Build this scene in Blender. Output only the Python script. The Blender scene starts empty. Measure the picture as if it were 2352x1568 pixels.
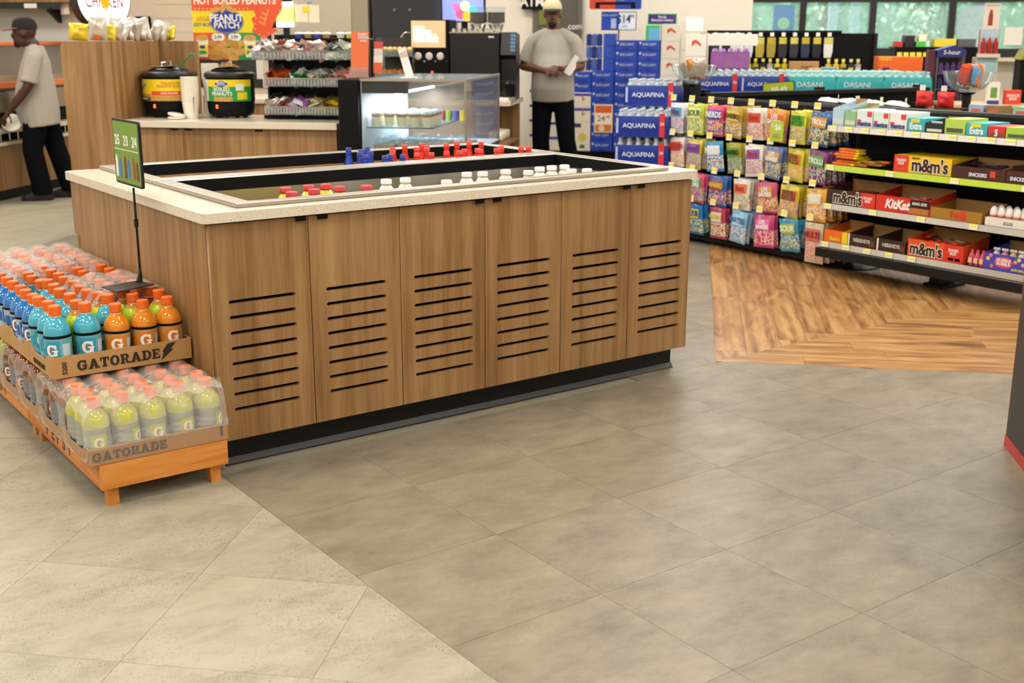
import bpy, bmesh, math, random
import mathutils as _mu
from mathutils import Vector, Matrix
random.seed(7)
PI = math.pi
S2 = math.sqrt(2.0)
scene = bpy.context.scene
C = scene.collection

# ---------------------------------------------------------------- camera
CAM = Vector((-1.4394, -3.6532, 1.4607))
YAW, PITCH, ROLL, FPX = -0.6333, 0.2558, 0.0024, 2675.76
fw = Vector((-math.sin(YAW)*math.cos(PITCH), math.cos(YAW)*math.cos(PITCH), -math.sin(PITCH)))
rt0 = Vector((math.cos(YAW), math.sin(YAW), 0)); up0 = rt0.cross(fw)
rt = math.cos(ROLL)*rt0 + math.sin(ROLL)*up0
up = -math.sin(ROLL)*rt0 + math.cos(ROLL)*up0
cd = bpy.data.cameras.new('camera'); cam = bpy.data.objects.new('camera', cd); C.objects.link(cam)
cam.matrix_world = Matrix(((rt.x, up.x, -fw.x, CAM.x), (rt.y, up.y, -fw.y, CAM.y), (rt.z, up.z, -fw.z, CAM.z), (0, 0, 0, 1)))
cd.sensor_width = 36; cd.lens = FPX*36/2352; cd.clip_start = .05; cd.clip_end = 200
cd.dof.use_dof = True; cd.dof.focus_distance = 4.0; cd.dof.aperture_fstop = 4.5
scene.camera = cam
# ---------------------------------------------------------------- world, sun, exposure
w = bpy.data.worlds.new('world'); scene.world = w; w.use_nodes = True
nt = w.node_tree; bg = nt.nodes['Background']
sky = nt.nodes.new('ShaderNodeTexSky'); sky.sky_type = 'HOSEK_WILKIE'; sky.turbidity = 4; sky.sun_direction = Vector((-.5, .3, .8)).normalized()
nt.links.new(sky.outputs[0], bg.inputs[0]); bg.inputs[1].default_value = 11.0
sd = bpy.data.lights.new('sun', 'SUN'); sun = bpy.data.objects.new('sun', sd); C.objects.link(sun)
sd.energy = 17.0; sd.angle = .02; sd.color = (1, .95, .85)
sun.rotation_euler = Vector((.45, -.35, .85)).to_track_quat('Z', 'Y').to_euler()
vs = scene.view_settings
vs.view_transform = 'Standard'; vs.look = 'None'; vs.gamma = 1; vs.use_curve_mapping = False
vs.exposure = 0.52
LIGHT_W, LIGHT_COL = 23.5, (1.0, .96, .90)
scene.cycles.use_light_tree = False; scene.cycles.use_adaptive_sampling = True; scene.cycles.adaptive_threshold = .10; scene.cycles.max_bounces = 4; scene.cycles.diffuse_bounces = 2; scene.cycles.glossy_bounces = 2; scene.cycles.transmission_bounces = 2; scene.cycles.transparent_max_bounces = 8; scene.cycles.caustics_reflective = False; scene.cycles.caustics_refractive = False

# ---------------------------------------------------------------- helpers
def W(u, v, z=0.0): return Vector(((u+v)/S2, (v-u)/S2, z))      # shop axes (the walls) to world
def lin(h):
    h = h.lstrip('#'); o = []
    for i in (0, 2, 4):
        c = int(h[i:i+2], 16)/255; o.append(c/12.92 if c <= .04045 else ((c+.055)/1.055)**2.4)
    return (*o, 1)
MATS = {}
def mat(h, rough=.5, metal=0., var=.08, scale=30., emit=0., alpha=1., trans=0., ior=1.45, bump=0., coat=0., spec=.5):
    key = (h, rough, metal, var, scale, emit, alpha, trans, bump, coat, spec)
    if key in MATS: return MATS[key]
    m = bpy.data.materials.new('mat_%d' % len(MATS)); m.use_nodes = True
    n = m.node_tree; b = n.nodes['Principled BSDF']
    tc = n.nodes.new('ShaderNodeTexCoord'); no = n.nodes.new('ShaderNodeTexNoise'); mx = n.nodes.new('ShaderNodeMix')
    mx.data_type = 'RGBA'; no.inputs['Scale'].default_value = scale; no.inputs['Detail'].default_value = 2
    c = lin(h); mx.inputs[6].default_value = tuple(max(0, x*(1-var)) for x in c[:3])+(1,); mx.inputs[7].default_value = tuple(min(1, x*(1+var)) for x in c[:3])+(1,)
    n.links.new(tc.outputs['Object'], no.inputs['Vector']); n.links.new(no.outputs['Fac'], mx.inputs[0]); n.links.new(mx.outputs[2], b.inputs['Base Color'])
    b.inputs['Roughness'].default_value = rough; b.inputs['Metallic'].default_value = metal
    b.inputs['Specular IOR Level'].default_value = spec
    b.inputs['IOR'].default_value = ior; b.inputs['Transmission Weight'].default_value = trans; b.inputs['Coat Weight'].default_value = coat
    if emit: n.links.new(mx.outputs[2], b.inputs['Emission Color']); b.inputs['Emission Strength'].default_value = emit
    if alpha < 1: b.inputs['Alpha'].default_value = alpha
    if bump:
        bp = n.nodes.new('ShaderNodeBump'); bp.inputs['Strength'].default_value = bump; bp.inputs['Distance'].default_value = .01
        n.links.new(no.outputs['Fac'], bp.inputs['Height']); n.links.new(bp.outputs[0], b.inputs['Normal'])
    MATS[key] = m; return m
def ramp(n, stops):
    r = n.nodes.new('ShaderNodeValToRGB'); e = r.color_ramp.elements
    while len(e) < len(stops): e.new(.5)
    for i, (p, h) in enumerate(stops): e[i].position = p; e[i].color = lin(h)
    return r
def wood(name, cols, axis=2, sc=1., rough=.45, knots=.0, rnd=True, bands=9.):
    """grain stretched along one local axis"""
    m = bpy.data.materials.new(name); m.use_nodes = True; n = m.node_tree; b = n.nodes['Principled BSDF']
    tc = n.nodes.new('ShaderNodeTexCoord'); oi = n.nodes.new('ShaderNodeObjectInfo')
    ad = n.nodes.new('ShaderNodeVectorMath'); ad.operation = 'ADD'
    mu = n.nodes.new('ShaderNodeVectorMath'); mu.operation = 'SCALE'; mu.inputs['Scale'].default_value = 17. if rnd else 0.
    cb = n.nodes.new('ShaderNodeCombineXYZ')
    for i in range(3): n.links.new(oi.outputs['Random'], cb.inputs[i])
    n.links.new(cb.outputs[0], mu.inputs[0]); n.links.new(tc.outputs['Object'], ad.inputs[0]); n.links.new(mu.outputs[0], ad.inputs[1])
    def noise(s_long, s_cross, det, dist=0.):
        mp = n.nodes.new('ShaderNodeMapping'); s = [s_cross*sc]*3; s[axis] = s_long*sc; mp.inputs['Scale'].default_value = s
        no = n.nodes.new('ShaderNodeTexNoise'); no.inputs['Scale'].default_value = 1; no.inputs['Detail'].default_value = det; no.inputs['Distortion'].default_value = dist
        n.links.new(ad.outputs[0], mp.inputs[0]); n.links.new(mp.outputs[0], no.inputs['Vector']); return no
    a = noise(1.2, bands, 2, .6+knots*3); f = noise(5., 160., 3); st = noise(.35, 24., 1)
    m1 = n.nodes.new('ShaderNodeMath'); m1.operation = 'MULTIPLY_ADD'; m1.inputs[1].default_value = .30
    m0 = n.nodes.new('ShaderNodeMath'); m0.operation = 'MULTIPLY_ADD'; m0.inputs[1].default_value = .45
    n.links.new(st.outputs['Fac'], m0.inputs[0])
    sc2 = n.nodes.new('ShaderNodeMath'); sc2.operation = 'MULTIPLY'; sc2.inputs[1].default_value = .35+knots
    n.links.new(a.outputs['Fac'], sc2.inputs[0]); n.links.new(sc2.outputs[0], m0.inputs[2])
    n.links.new(f.outputs['Fac'], m1.inputs[0]); n.links.new(m0.outputs[0], m1.inputs[2])
    r = ramp(n, cols); n.links.new(m1.outputs[0], r.inputs[0]); n.links.new(r.outputs[0], b.inputs['Base Color'])
    b.inputs['Roughness'].default_value = rough; return m

def link(o): C.objects.link(o); return o
def tag(o, label, cat, group=None, kind=None):
    if label: o['label'] = label
    if cat: o['category'] = cat
    if group: o['group'] = group
    if kind: o['kind'] = kind
    return o
def thing(name, label, cat, loc=(0, 0, 0), rz=0., group=None, rot=None):
    o = bpy.data.objects.new(name, None); o.empty_display_size = .1; link(o)
    o.location = loc; o.rotation_euler = rot if rot else (0, 0, rz); return tag(o, label, cat, group)
SH = -PI/4                                                        # turn for things square to the shop walls
def sthing(name, label, cat, u, v, z=0., r=0., group=None): return thing(name, label, cat, W(u, v, z), SH+r, group)
def copy_tree(o, loc=None, rz=None, label=None, group=None, parent=None, rot=None):
    c = o.copy(); link(c); c.parent = parent
    if parent is None:
        if loc is not None: c.location = loc
        if rot is not None: c.rotation_euler = rot
        elif rz is not None: c.rotation_euler = (0, 0, rz)
        if label: c['label'] = label
        if group: c['group'] = group
    for ch in KIDS.get(o.name, []): copy_tree(ch, parent=c)
    if parent is not None: KIDS.setdefault(parent.name, []).append(c)
    return c
KIDS = {}
def obj(name, me, m, parent=None, loc=(0, 0, 0), rot=(0, 0, 0), smooth=False):
    o = bpy.data.objects.new(name, me); link(o)
    if m is not None and not me.materials: me.materials.append(m)
    if smooth:
        for q in me.polygons: q.use_smooth = True
    o.location = loc; o.rotation_euler = rot
    if parent is not None: o.parent = parent; KIDS.setdefault(parent.name, []).append(o)
    return o
class MB:
    def __init__(s): s.v = []; s.f = []
    def add(s, vs, fs):
        b = len(s.v); s.v += [tuple(x) for x in vs]; s.f += [tuple(i+b for i in f) for f in fs]; return s
    def box(s, x0, x1, y0, y1, z0, z1):
        return s.add([(x0, y0, z0), (x1, y0, z0), (x1, y1, z0), (x0, y1, z0), (x0, y0, z1), (x1, y0, z1), (x1, y1, z1), (x0, y1, z1)],
                     [(0, 3, 2, 1), (4, 5, 6, 7), (0, 1, 5, 4), (1, 2, 6, 5), (2, 3, 7, 6), (3, 0, 4, 7)])
    def prism(s, poly, a0, a1, axis='z'):
        """polygon (ccw) extruded along an axis; axis y: poly is (x, z); axis x: poly is (y, z)"""
        n = len(poly)
        def P(q, a): return (q[0], q[1], a) if axis == 'z' else ((q[0], a, q[1]) if axis == 'y' else (a, q[0], q[1]))
        lo, hi = [P(q, a0) for q in poly], [P(q, a1) for q in poly]
        fs = [tuple(reversed(range(n))), tuple(range(n, 2*n))] + [(i, (i+1) % n, n+(i+1) % n, n+i) for i in range(n)]
        if axis == 'y': fs = [tuple(reversed(f)) for f in fs]
        return s.add(lo+hi, fs)
    def lathe(s, prof, n=16, cap=True, c=(0, 0, 0), sx=1., sy=1.):
        vs = []; fs = []
        for r, z in prof:
            for i in range(n): a = 2*PI*i/n; vs.append((c[0]+r*math.cos(a)*sx, c[1]+r*math.sin(a)*sy, c[2]+z))
        for j in range(len(prof)-1):
            for i in range(n): k = (i+1) % n; fs.append((j*n+i, j*n+k, (j+1)*n+k, (j+1)*n+i))
        if cap: fs.append(tuple(reversed(range(n)))); fs.append(tuple((len(prof)-1)*n+i for i in range(n)))
        return s.add(vs, fs)
    def tube(s, pts, r, n=8, cap=True):
        pts = [Vector(q) for q in pts]; rr = r if isinstance(r, (list, tuple)) else [r]*len(pts); vs = []; fs = []
        ref = None
        for i, q in enumerate(pts):
            t = (pts[min(i+1, len(pts)-1)]-pts[max(i-1, 0)]).normalized()
            if ref is None: ref = Vector((0, 0, 1)) if abs(t.z) < .9 else Vector((1, 0, 0))
            a = t.cross(ref).normalized(); b = t.cross(a).normalized(); ref = -b if False else ref
            for k in range(n): an = 2*PI*k/n; vs.append(q+rr[i]*(math.cos(an)*a+math.sin(an)*b))
        for j in range(len(pts)-1):
            for i in range(n): k = (i+1) % n; fs.append((j*n+i, (j+1)*n+i, (j+1)*n+k, j*n+k))
        if cap: fs.append(tuple(range(n))); fs.append(tuple(reversed([(len(pts)-1)*n+i for i in range(n)])))
        return s.add(vs, fs)
    def grid(s, nx, ny, fn, double=False):
        vs = [fn(i/nx, j/ny) for j in range(ny+1) for i in range(nx+1)]
        return s.add(vs, [(j*(nx+1)+i, j*(nx+1)+i+1, (j+1)*(nx+1)+i+1, (j+1)*(nx+1)+i) for j in range(ny) for i in range(nx)])
    def mesh(s, name='m'):
        me = bpy.data.meshes.new(name); me.from_pydata(s.v, [], s.f); me.update(); return me
    def build(s, name, m, parent=None, loc=(0, 0, 0), rot=(0, 0, 0), smooth=False, bevel=0.):
        me = s.mesh(name); o = obj(name, me, m, parent, loc, rot, smooth)
        if bevel: bev(o, bevel)
        return o
def bev(o, wd, seg=2):
    md = o.modifiers.new('b', 'BEVEL'); md.width = wd; md.segments = seg; md.limit_method = 'ANGLE'; md.angle_limit = .6; return o
def B(name, x0, x1, y0, y1, z0, z1, m, parent=None, bevel=0., loc=(0, 0, 0), rot=(0, 0, 0)):
    return MB().box(x0, x1, y0, y1, z0, z1).build(name, m, parent, loc, rot, bevel=bevel)
def rrect(x0, x1, y0, y1, r, n=4):
    out = []
    for cx, cy, a0 in ((x1-r, y0+r, -PI/2), (x1-r, y1-r, 0), (x0+r, y1-r, PI/2), (x0+r, y0+r, PI)):
        for k in range(n+1): a = a0+PI/2*k/n; out.append((cx+r*math.cos(a), cy+r*math.sin(a)))
    return out
def curve_mesh(cu):
    t = bpy.data.objects.new('tmp', cu); link(t)
    dg = bpy.context.evaluated_depsgraph_get(); me = bpy.data.meshes.new_from_object(t.evaluated_get(dg)); bpy.data.objects.remove(t); return me
def plate(outer, holes, thick):
    """flat plate in local xy with holes, thickness along z (centred)"""
    cu = bpy.data.curves.new('c', 'CURVE'); cu.dimensions = '2D'; cu.fill_mode = 'BOTH'; cu.extrude = thick/2
    for poly in [outer]+holes:
        sp = cu.splines.new('POLY'); sp.points.add(len(poly)-1); sp.use_cyclic_u = True
        for q, pt in zip(poly, sp.points): pt.co = (q[0], q[1], 0, 1)
    return curve_mesh(cu)
TXT = {}
def _ring(mb, cx, cz, rx, rz, tx, tz, a0, a1, n=18):
    """elliptic arc stroke in the x-y plane"""
    pts = [a0+(a1-a0)*i/n for i in range(n+1)]
    for p, q in zip(pts, pts[1:]):
        mb.prism([(cx+(rx-tx)*math.cos(p), cz+(rz-tz)*math.sin(p)), (cx+rx*math.cos(p), cz+rz*math.sin(p)), (cx+rx*math.cos(q), cz+rz*math.sin(q)), (cx+(rx-tx)*math.cos(q), cz+(rz-tz)*math.sin(q))], 0, 1)
def slab_mesh(s, h, extr=.0008):
    """heavy slab serif capitals for G A T O R D E, centred"""
    k = ('slab', s, h)
    if k in TXT: return TXT[k]
    mb = MB(); x = 0.; S, F = .21, .16
    R = lambda x0, x1, z0, z1: mb.prism([(x+x0, z0), (x+x1, z0), (x+x1, z1), (x+x0, z1)], 0, 1)
    Q = lambda *p: mb.prism([(x+a, b) for a, b in p], 0, 1)
    for ch in s:
        if ch == 'O': _ring(mb, x+.47, .5, .47, .52, .27, .19, 0, 2*PI, 28); w = .94
        elif ch == 'G': _ring(mb, x+.47, .5, .47, .52, .27, .19, .75, 2*PI-.25, 26); R(.50, .98, .42, .54); R(.70, .90, .05, .45); R(.72, .88, .62, .98); w = 1.0
        elif ch == 'A': Q((.06, 0), (.30, 0), (.62, 1), (.36, 1)); Q((.69, 0), (.98, 0), (.64, 1), (.38, 1)); R(.28, .75, .25, .38); R(-.02, .40, 0, F); R(.60, 1.06, 0, F); w = 1.04
        elif ch == 'T': R(.0, .86, .83, 1); R(.29, .57, 0, 1); R(.18, .68, 0, F); R(0, .13, .62, 1); R(.73, .86, .62, 1); w = .86
        elif ch == 'R': R(.08, .35, 0, 1); R(0, .45, 0, F); R(0, .52, .84, 1); R(.2, .52, .42, .55); _ring(mb, x+.52, .71, .32, .29, .25, .17, -PI/2, PI/2, 12); Q((.42, .46), (.64, .46), (.86, .0), (.62, 0)); R(.62, .98, 0, F); w = .95
        elif ch == 'D': R(.08, .35, 0, 1); R(0, .45, 0, F); R(0, .45, .84, 1); _ring(mb, x+.45, .5, .47, .5, .25, .17, -PI/2, PI/2, 16); w = .92
        elif ch == 'E': R(.08, .35, 0, 1); R(0, .80, 0, F); R(0, .78, .84, 1); R(.2, .58, .44, .56); R(.68, .80, 0, .34); R(.66, .78, .68, 1); R(.47, .58, .36, .64); w = .80
        x += w+.10
    wd = (x-.10)*h; me = MB(); me.f = mb.f; me.v = []
    lift = 0.; last = None
    for a, b, c in mb.v:
        if last == 1 and c == 0: lift += .03
        last = c; me.v.append((a*h-wd/2, b*h-h/2, (c-.5+(lift % 1.) if c else -.5)*extr))
    TXT[k] = me.mesh(); return TXT[k]
def text_mesh(s, size, bold=0., extr=.0006, space=1., shear=0., xs=1., align='CENTER'):
    k = (s, size, bold, extr, space, shear, xs, align)
    if k in TXT: return TXT[k]
    cu = bpy.data.curves.new('t', 'FONT'); cu.body = s; cu.size = size; cu.extrude = extr; cu.offset = bold*size; cu.align_x = align; cu.align_y = 'CENTER'
    cu.space_character = space; cu.shear = shear; cu.resolution_u = 3; cu.space_line = .85
    me = curve_mesh(cu)
    if xs != 1:
        for v in me.vertices: v.co.x *= xs
    TXT[k] = me; return me
def text(parent, s, size, x, y, z, m, bold=0., rz=0., name='lettering', space=1., shear=0., xs=1., align='CENTER', tilt=0., rot=None, extr=.0006):
    """lettering standing upright on the local -y face"""
    me = text_mesh(s, size, bold, extr, space, shear, xs, align)
    if me.users and me.materials and me.materials[0] != m: me = me.copy(); me.materials.clear()
    return obj(name, me, m, parent, (x, y, z), rot if rot else (PI/2-tilt, 0, rz))
def wrap_mesh(me, r):
    me = me.copy()
    for v in me.vertices:
        x, y, z = v.co; rr = r+z; v.co = (rr*math.sin(x/r), -rr*math.cos(x/r), y)
    return me
def clip(poly, a, b, c):
    """keep a*x+b*y<=c"""
    out = []
    for i in range(len(poly)):
        p, q = poly[i], poly[(i+1) % len(poly)]; dp, dq = a*p[0]+b*p[1]-c, a*q[0]+b*q[1]-c
        if dp <= 0: out.append(p)
        if (dp < 0) != (dq < 0) and abs(dp-dq) > 1e-9:
            t = dp/(dp-dq); out.append((p[0]+t*(q[0]-p[0]), p[1]+t*(q[1]-p[1])))
    return out
def area(poly): return .5*sum(poly[i][0]*poly[(i+1) % len(poly)][1]-poly[(i+1) % len(poly)][0]*poly[i][1] for i in range(len(poly)))
def in_view(x, y, z=0., mgn=250):
    d = Vector((x, y, z))-CAM; zz = d.dot(fw)
    if zz < .3: return False
    px = 1176+FPX*d.dot(rt)/zz; py = 784-FPX*d.dot(up)/zz
    return -mgn < px < 2352+mgn and -mgn < py < 1568+mgn
# shared colours
BLACK = mat('#171615', .45, spec=.3); BLK2 = mat('#0a0a0a', .6, spec=.2); STEEL = mat('#b9b2a6', .33, 1., .02, 2); CHROME = mat('#e6e4e0', .12, 1., .02)
WHITE = mat('#f2efe8', .55); KRAFT = mat('#b98d58', .8, 0, .06, 60); CREAM = mat('#ece2cf', .8, 0, .02, 3)

def glass(tint='#ffffff', diff=.03, rough=.03, ior=1.3):
    key = ('glass', tint, diff, rough, ior)
    if key in MATS: return MATS[key]
    m = bpy.data.materials.new('clear_%d' % len(MATS)); m.use_nodes = True; n = m.node_tree; n.nodes.remove(n.nodes['Principled BSDF']); out = n.nodes['Material Output']
    tr, gl_, df, f = [n.nodes.new('ShaderNode'+k) for k in ('BsdfTransparent', 'BsdfGlossy', 'BsdfDiffuse', 'LayerWeight')]
    m1, m2 = n.nodes.new('ShaderNodeMixShader'), n.nodes.new('ShaderNodeMixShader'); tr.inputs[0].default_value = lin(tint); gl_.inputs['Roughness'].default_value = rough; df.inputs[0].default_value = lin(tint); f.inputs[0].default_value = .5; pw = n.nodes.new('ShaderNodeMath'); pw.operation = 'POWER'; pw.inputs[1].default_value = 4.; ma = n.nodes.new('ShaderNodeMath'); ma.operation = 'MULTIPLY_ADD'; ma.inputs[1].default_value = .35; ma.inputs[2].default_value = .035; n.links.new(f.outputs['Facing'], pw.inputs[0]); n.links.new(pw.outputs[0], ma.inputs[0])
    no = n.nodes.new('ShaderNodeTexNoise'); no.inputs['Scale'].default_value = 8; mr = n.nodes.new('ShaderNodeMapRange'); mr.inputs[3].default_value = diff*.7; mr.inputs[4].default_value = diff*1.3; n.links.new(no.outputs['Fac'], mr.inputs[0])
    n.links.new(ma.outputs[0], m1.inputs[0]); n.links.new(tr.outputs[0], m1.inputs[1]); n.links.new(gl_.outputs[0], m1.inputs[2]); n.links.new(mr.outputs[0], m2.inputs[0]); n.links.new(m1.outputs[0], m2.inputs[1]); n.links.new(df.outputs[0], m2.inputs[2]); n.links.new(m2.outputs[0], out.inputs[0])
    MATS[key] = m; return m
CLEAR = glass('#f6faf8', .04); ACRY = glass('#eef2f2', .12)
LAM = wood('wood_laminate', [(.30, '#654522'), (.46, '#876238'), (.58, '#9d764a'), (.74, '#b08a5b')], 2, 1., .42)
LAMY = wood('wood_laminate_door', [(.30, '#654522'), (.46, '#876238'), (.58, '#9d764a'), (.74, '#b08a5b')], 1, 1., .42)
PRICE_Y = mat('#ffe24a', .5); PAPER = mat('#f6f3ea', .6)
# ---------------------------------------------------------------- ROOM
def noise_floor(name, dark, mid, light, speck):
    m = bpy.data.materials.new(name); m.use_nodes = True; n = m.node_tree; b = n.nodes['Principled BSDF']
    ge = n.nodes.new('ShaderNodeNewGeometry'); oi = n.nodes.new('ShaderNodeObjectInfo')
    cb = n.nodes.new('ShaderNodeCombineXYZ'); n.links.new(oi.outputs['Random'], cb.inputs[2])
    mu = n.nodes.new('ShaderNodeVectorMath'); mu.operation = 'SCALE'; mu.inputs['Scale'].default_value = 40; n.links.new(cb.outputs[0], mu.inputs[0])
    ad = n.nodes.new('ShaderNodeVectorMath'); n.links.new(ge.outputs['Position'], ad.inputs[0]); n.links.new(mu.outputs[0], ad.inputs[1])
    mp = n.nodes.new('ShaderNodeMapping'); mp.inputs['Rotation'].default_value = (0, 0, .63); mp.inputs['Scale'].default_value = (5., 9.5, 1); n.links.new(ad.outputs[0], mp.inputs[0])
    no = n.nodes.new('ShaderNodeTexNoise'); no.inputs['Scale'].default_value = 1.; no.inputs['Detail'].default_value = 9; no.inputs['Roughness'].default_value = .70; n.links.new(mp.outputs[0], no.inputs['Vector'])
    r = ramp(n, [(.28, dark), (.50, mid), (.72, light)]); n.links.new(no.outputs['Fac'], r.inputs[0])
    n2 = n.nodes.new('ShaderNodeTexNoise'); n2.inputs['Scale'].default_value = 150; n2.inputs['Detail'].default_value = 2; n2.inputs['Distortion'].default_value = 2.2; n.links.new(ad.outputs[0], n2.inputs['Vector'])
    r2 = ramp(n, [(.0, '#000000'), (.615, '#000000'), (.645, '#ffffff')]); n.links.new(n2.outputs['Fac'], r2.inputs[0])
    n3 = n.nodes.new('ShaderNodeTexNoise'); n3.inputs['Scale'].default_value = 5; n.links.new(ad.outputs[0], n3.inputs['Vector'])
    mm = n.nodes.new('ShaderNodeMath'); mm.operation = 'MULTIPLY'; mm.use_clamp = True; r3 = ramp(n, [(.35, '#303030'), (.6, '#ffffff')]); n.links.new(r2.outputs[0], mm.inputs[0]); n.links.new(n3.outputs['Fac'], r3.inputs[0]); n.links.new(r3.outputs[0], mm.inputs[1])
    mx = n.nodes.new('ShaderNodeMix'); mx.data_type = 'RGBA'; n.links.new(mm.outputs[0], mx.inputs[0]); n.links.new(r.outputs[0], mx.inputs[6]); mx.inputs[7].default_value = lin(speck)
    hv = n.nodes.new('ShaderNodeHueSaturation'); mr = n.nodes.new('ShaderNodeMapRange'); mr.inputs[3].default_value = .95; mr.inputs[4].default_value = 1.05
    n.links.new(oi.outputs['Random'], mr.inputs[0]); n.links.new(mr.outputs[0], hv.inputs['Value']); n.links.new(mx.outputs[2], hv.inputs['Color'])
    n.links.new(hv.outputs[0], b.inputs['Base Color']); b.inputs['Roughness'].default_value = .42
    bp = n.nodes.new('ShaderNodeBump'); bp.inputs['Strength'].default_value = .15; bp.inputs['Distance'].default_value = .002; n.links.new(no.outputs['Fac'], bp.inputs['Height']); n.links.new(bp.outputs[0], b.inputs['Normal'])
    return m
T_DARK = noise_floor('tile_dark', '#6c6252', '#877c69', '#988d78', '#6a604f')
T_LITE = noise_floor('tile_light', '#8b826e', '#a39b85', '#b0a892', '#544d3f')
PLANK = wood('floor_plank', [(.54, '#62401f'), (.66, '#8d6236'), (.80, '#aa7c48'), (.98, '#c0965f')], 0, 1.3, .38, knots=.45, bands=7.)
VMAX = 11.0
fl = B('floor', -7.5, 8.5, -6.5, VMAX, -.06, -.004, mat('#8f8672', .6, 0, .05, 4), None, loc=(0, 0, 0), rot=(0, 0, SH)); fl['kind'] = 'structure'
GX0, GY0, GP = -.0225, -.505, .4845
def island_hole(x, y): return .12 < x < 2.1 and .15 < y < 1.35
def tile(poly, m, nm):
    if len(poly) < 3 or area(poly) < .002: return
    cx = sum(q[0] for q in poly)/len(poly); cy = sum(q[1] for q in poly)/len(poly)
    if not in_view(cx, cy, 0., 800): return
    mb = MB().prism([(q[0]-cx, q[1]-cy) for q in poly], -.004, 0.)
    # floor is turned by SH: children take the inverse turn
    o = mb.build(nm, m, None, (0, 0, 0)); o.parent = fl; o.matrix_parent_inverse = Matrix.Rotation(-SH, 4, 'Z'); o.location = (cx, cy, 0)
g = .0006
WC = 1.711                                                         # wood inlay corner in shop axes
US = (1/S2, -1/S2); VSV = (1/S2, 1/S2)
for i in range(0, 22):                                             # dark tiles, square to the island
    for j in range(-5, 22):
        x0, y0 = GX0+i*GP, GY0+j*GP
        if island_hole(x0+GP/2, y0+GP/2): continue
        if (Vector((x0, y0, 0))-CAM).length > 11: continue
        sq = [(x0+g, y0+g), (x0+GP-g, y0+g), (x0+GP-g, y0+GP-g), (x0+g, y0+GP-g)]
        sq = clip(sq, -US[0], -US[1], 3.07)                         # u >= -3.07
        if len(sq) < 3: continue
        if max((q[0]-q[1])/S2 for q in sq) <= WC or max((q[0]+q[1])/S2 for q in sq) <= WC: tile(sq, T_DARK, 'floor_tile'); continue
        tile(clip(sq, US[0], US[1], WC), T_DARK, 'floor_tile')
        tile(clip(clip(sq, -US[0], -US[1], -WC), VSV[0], VSV[1], WC), T_DARK, 'floor_tile')
LP = .4835
for i in range(-12, 8):                                            # light tiles, square to the walls
    for j in range(-10, 24):
        u0, v0 = .2496+i*LP, -.767+j*LP
        sq = [(u0+g, v0+g), (u0+LP-g, v0+g), (u0+LP-g, v0+LP-g), (u0+g, v0+LP-g)]
        c0 = W(u0+LP/2, v0+LP/2)
        if (c0-CAM).length > 11.5: continue
        ws = [tuple(W(*q)[:2]) for q in sq]
        tile(clip(ws, 1, 0, GX0-g), T_LITE, 'floor_tile')          # left of the dark field
        tile(clip(clip(ws, -1, 0, -GX0-g), US[0], US[1], -3.07), T_LITE, 'floor_tile')
PW = .152
def plank_row(k, side):
    a0 = WC+k*PW; off = random.random()*1.2
    for s in range(-1, 6):
        l0, l1 = WC-1.2+off+s*1.22, WC-1.2+off+(s+1)*1.22
        if side == 0: sq = [(l0+g, a0+g), (l1-g, a0+g), (l1-g, a0+PW-g), (l0+g, a0+PW-g)]        # along u, v>=WC, u>=v
        else: sq = [(a0+g, l0+g), (a0+PW-g, l0+g), (a0+PW-g, l1-g), (a0+g, l1-g)]
        if side == 0: sq = clip(sq, -1, 1, 0)
        else: sq = clip(clip(sq, 1, -1, 0), 0, -1, -WC)
        if len(sq) < 3 or area(sq) < .002: continue
        cx = sum(q[0] for q in sq)/len(sq); cy = sum(q[1] for q in sq)/len(sq); wc = W(cx, cy)
        if not in_view(wc.x, wc.y, 0., 800) or (wc-CAM).length > 9.8: continue
        pl = [(q[0]-cx, q[1]-cy) for q in sq]
        if side: pl = [(q[1], -q[0]) for q in pl]                   # grain runs along local x
        MB().prism(pl, -.004, 0).build('wood_plank', PLANK, fl, (cx, cy, 0), (0, 0, PI/2 if side else 0))
for k in range(0, 26): plank_row(k, 0); plank_row(k, 1)
# walls and ceiling
WALLM = mat('#efe5d4', .85, 0, .015, 2)
def wall(name, u0, u1, v0, v1, z0=0., z1=3.0, m=WALLM):
    o = B(name, u0, u1, v0, v1, z0, z1, m, None, rot=(0, 0, SH)); o['kind'] = 'structure'; return o
wall('wall_back', -7.5, 2.20, VMAX, VMAX+.2)
wall('wall_back_sill', 2.20, 8.5, VMAX, VMAX+.2, 0, 1.24)
wall('wall_back_header', 2.20, 8.5, VMAX, VMAX+.2, 2.5, 3.0)
wall('wall_left', -7.7, -7.5, -6.5, VMAX+.2); wall('wall_right', 8.5, 8.7, -6.5, VMAX+.2); wall('wall_front', -7.5, 8.5, -6.7, -6.5)
wall('ceiling', -7.7, 8.7, -6.7, VMAX+.2, 3.0, 3.1, mat('#f3f0ea', .9, 0, .02, 5))
LGRP = 'unseen ceiling lights added to light the shop'
proto = thing('added_ceiling_light', 'unseen flat white ceiling light added to light the shop', 'light', (0, 0, 0), 0, LGRP)  # ceiling lights never in view, added so the room has light
MB().box(-.62, .62, -.32, .32, -.012, 0).build('frame', WHITE, proto)
B('diffuser', -.58, .58, -.28, .28, -.016, -.0125, mat('#fff6e6', .5), proto)
first = True
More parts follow.
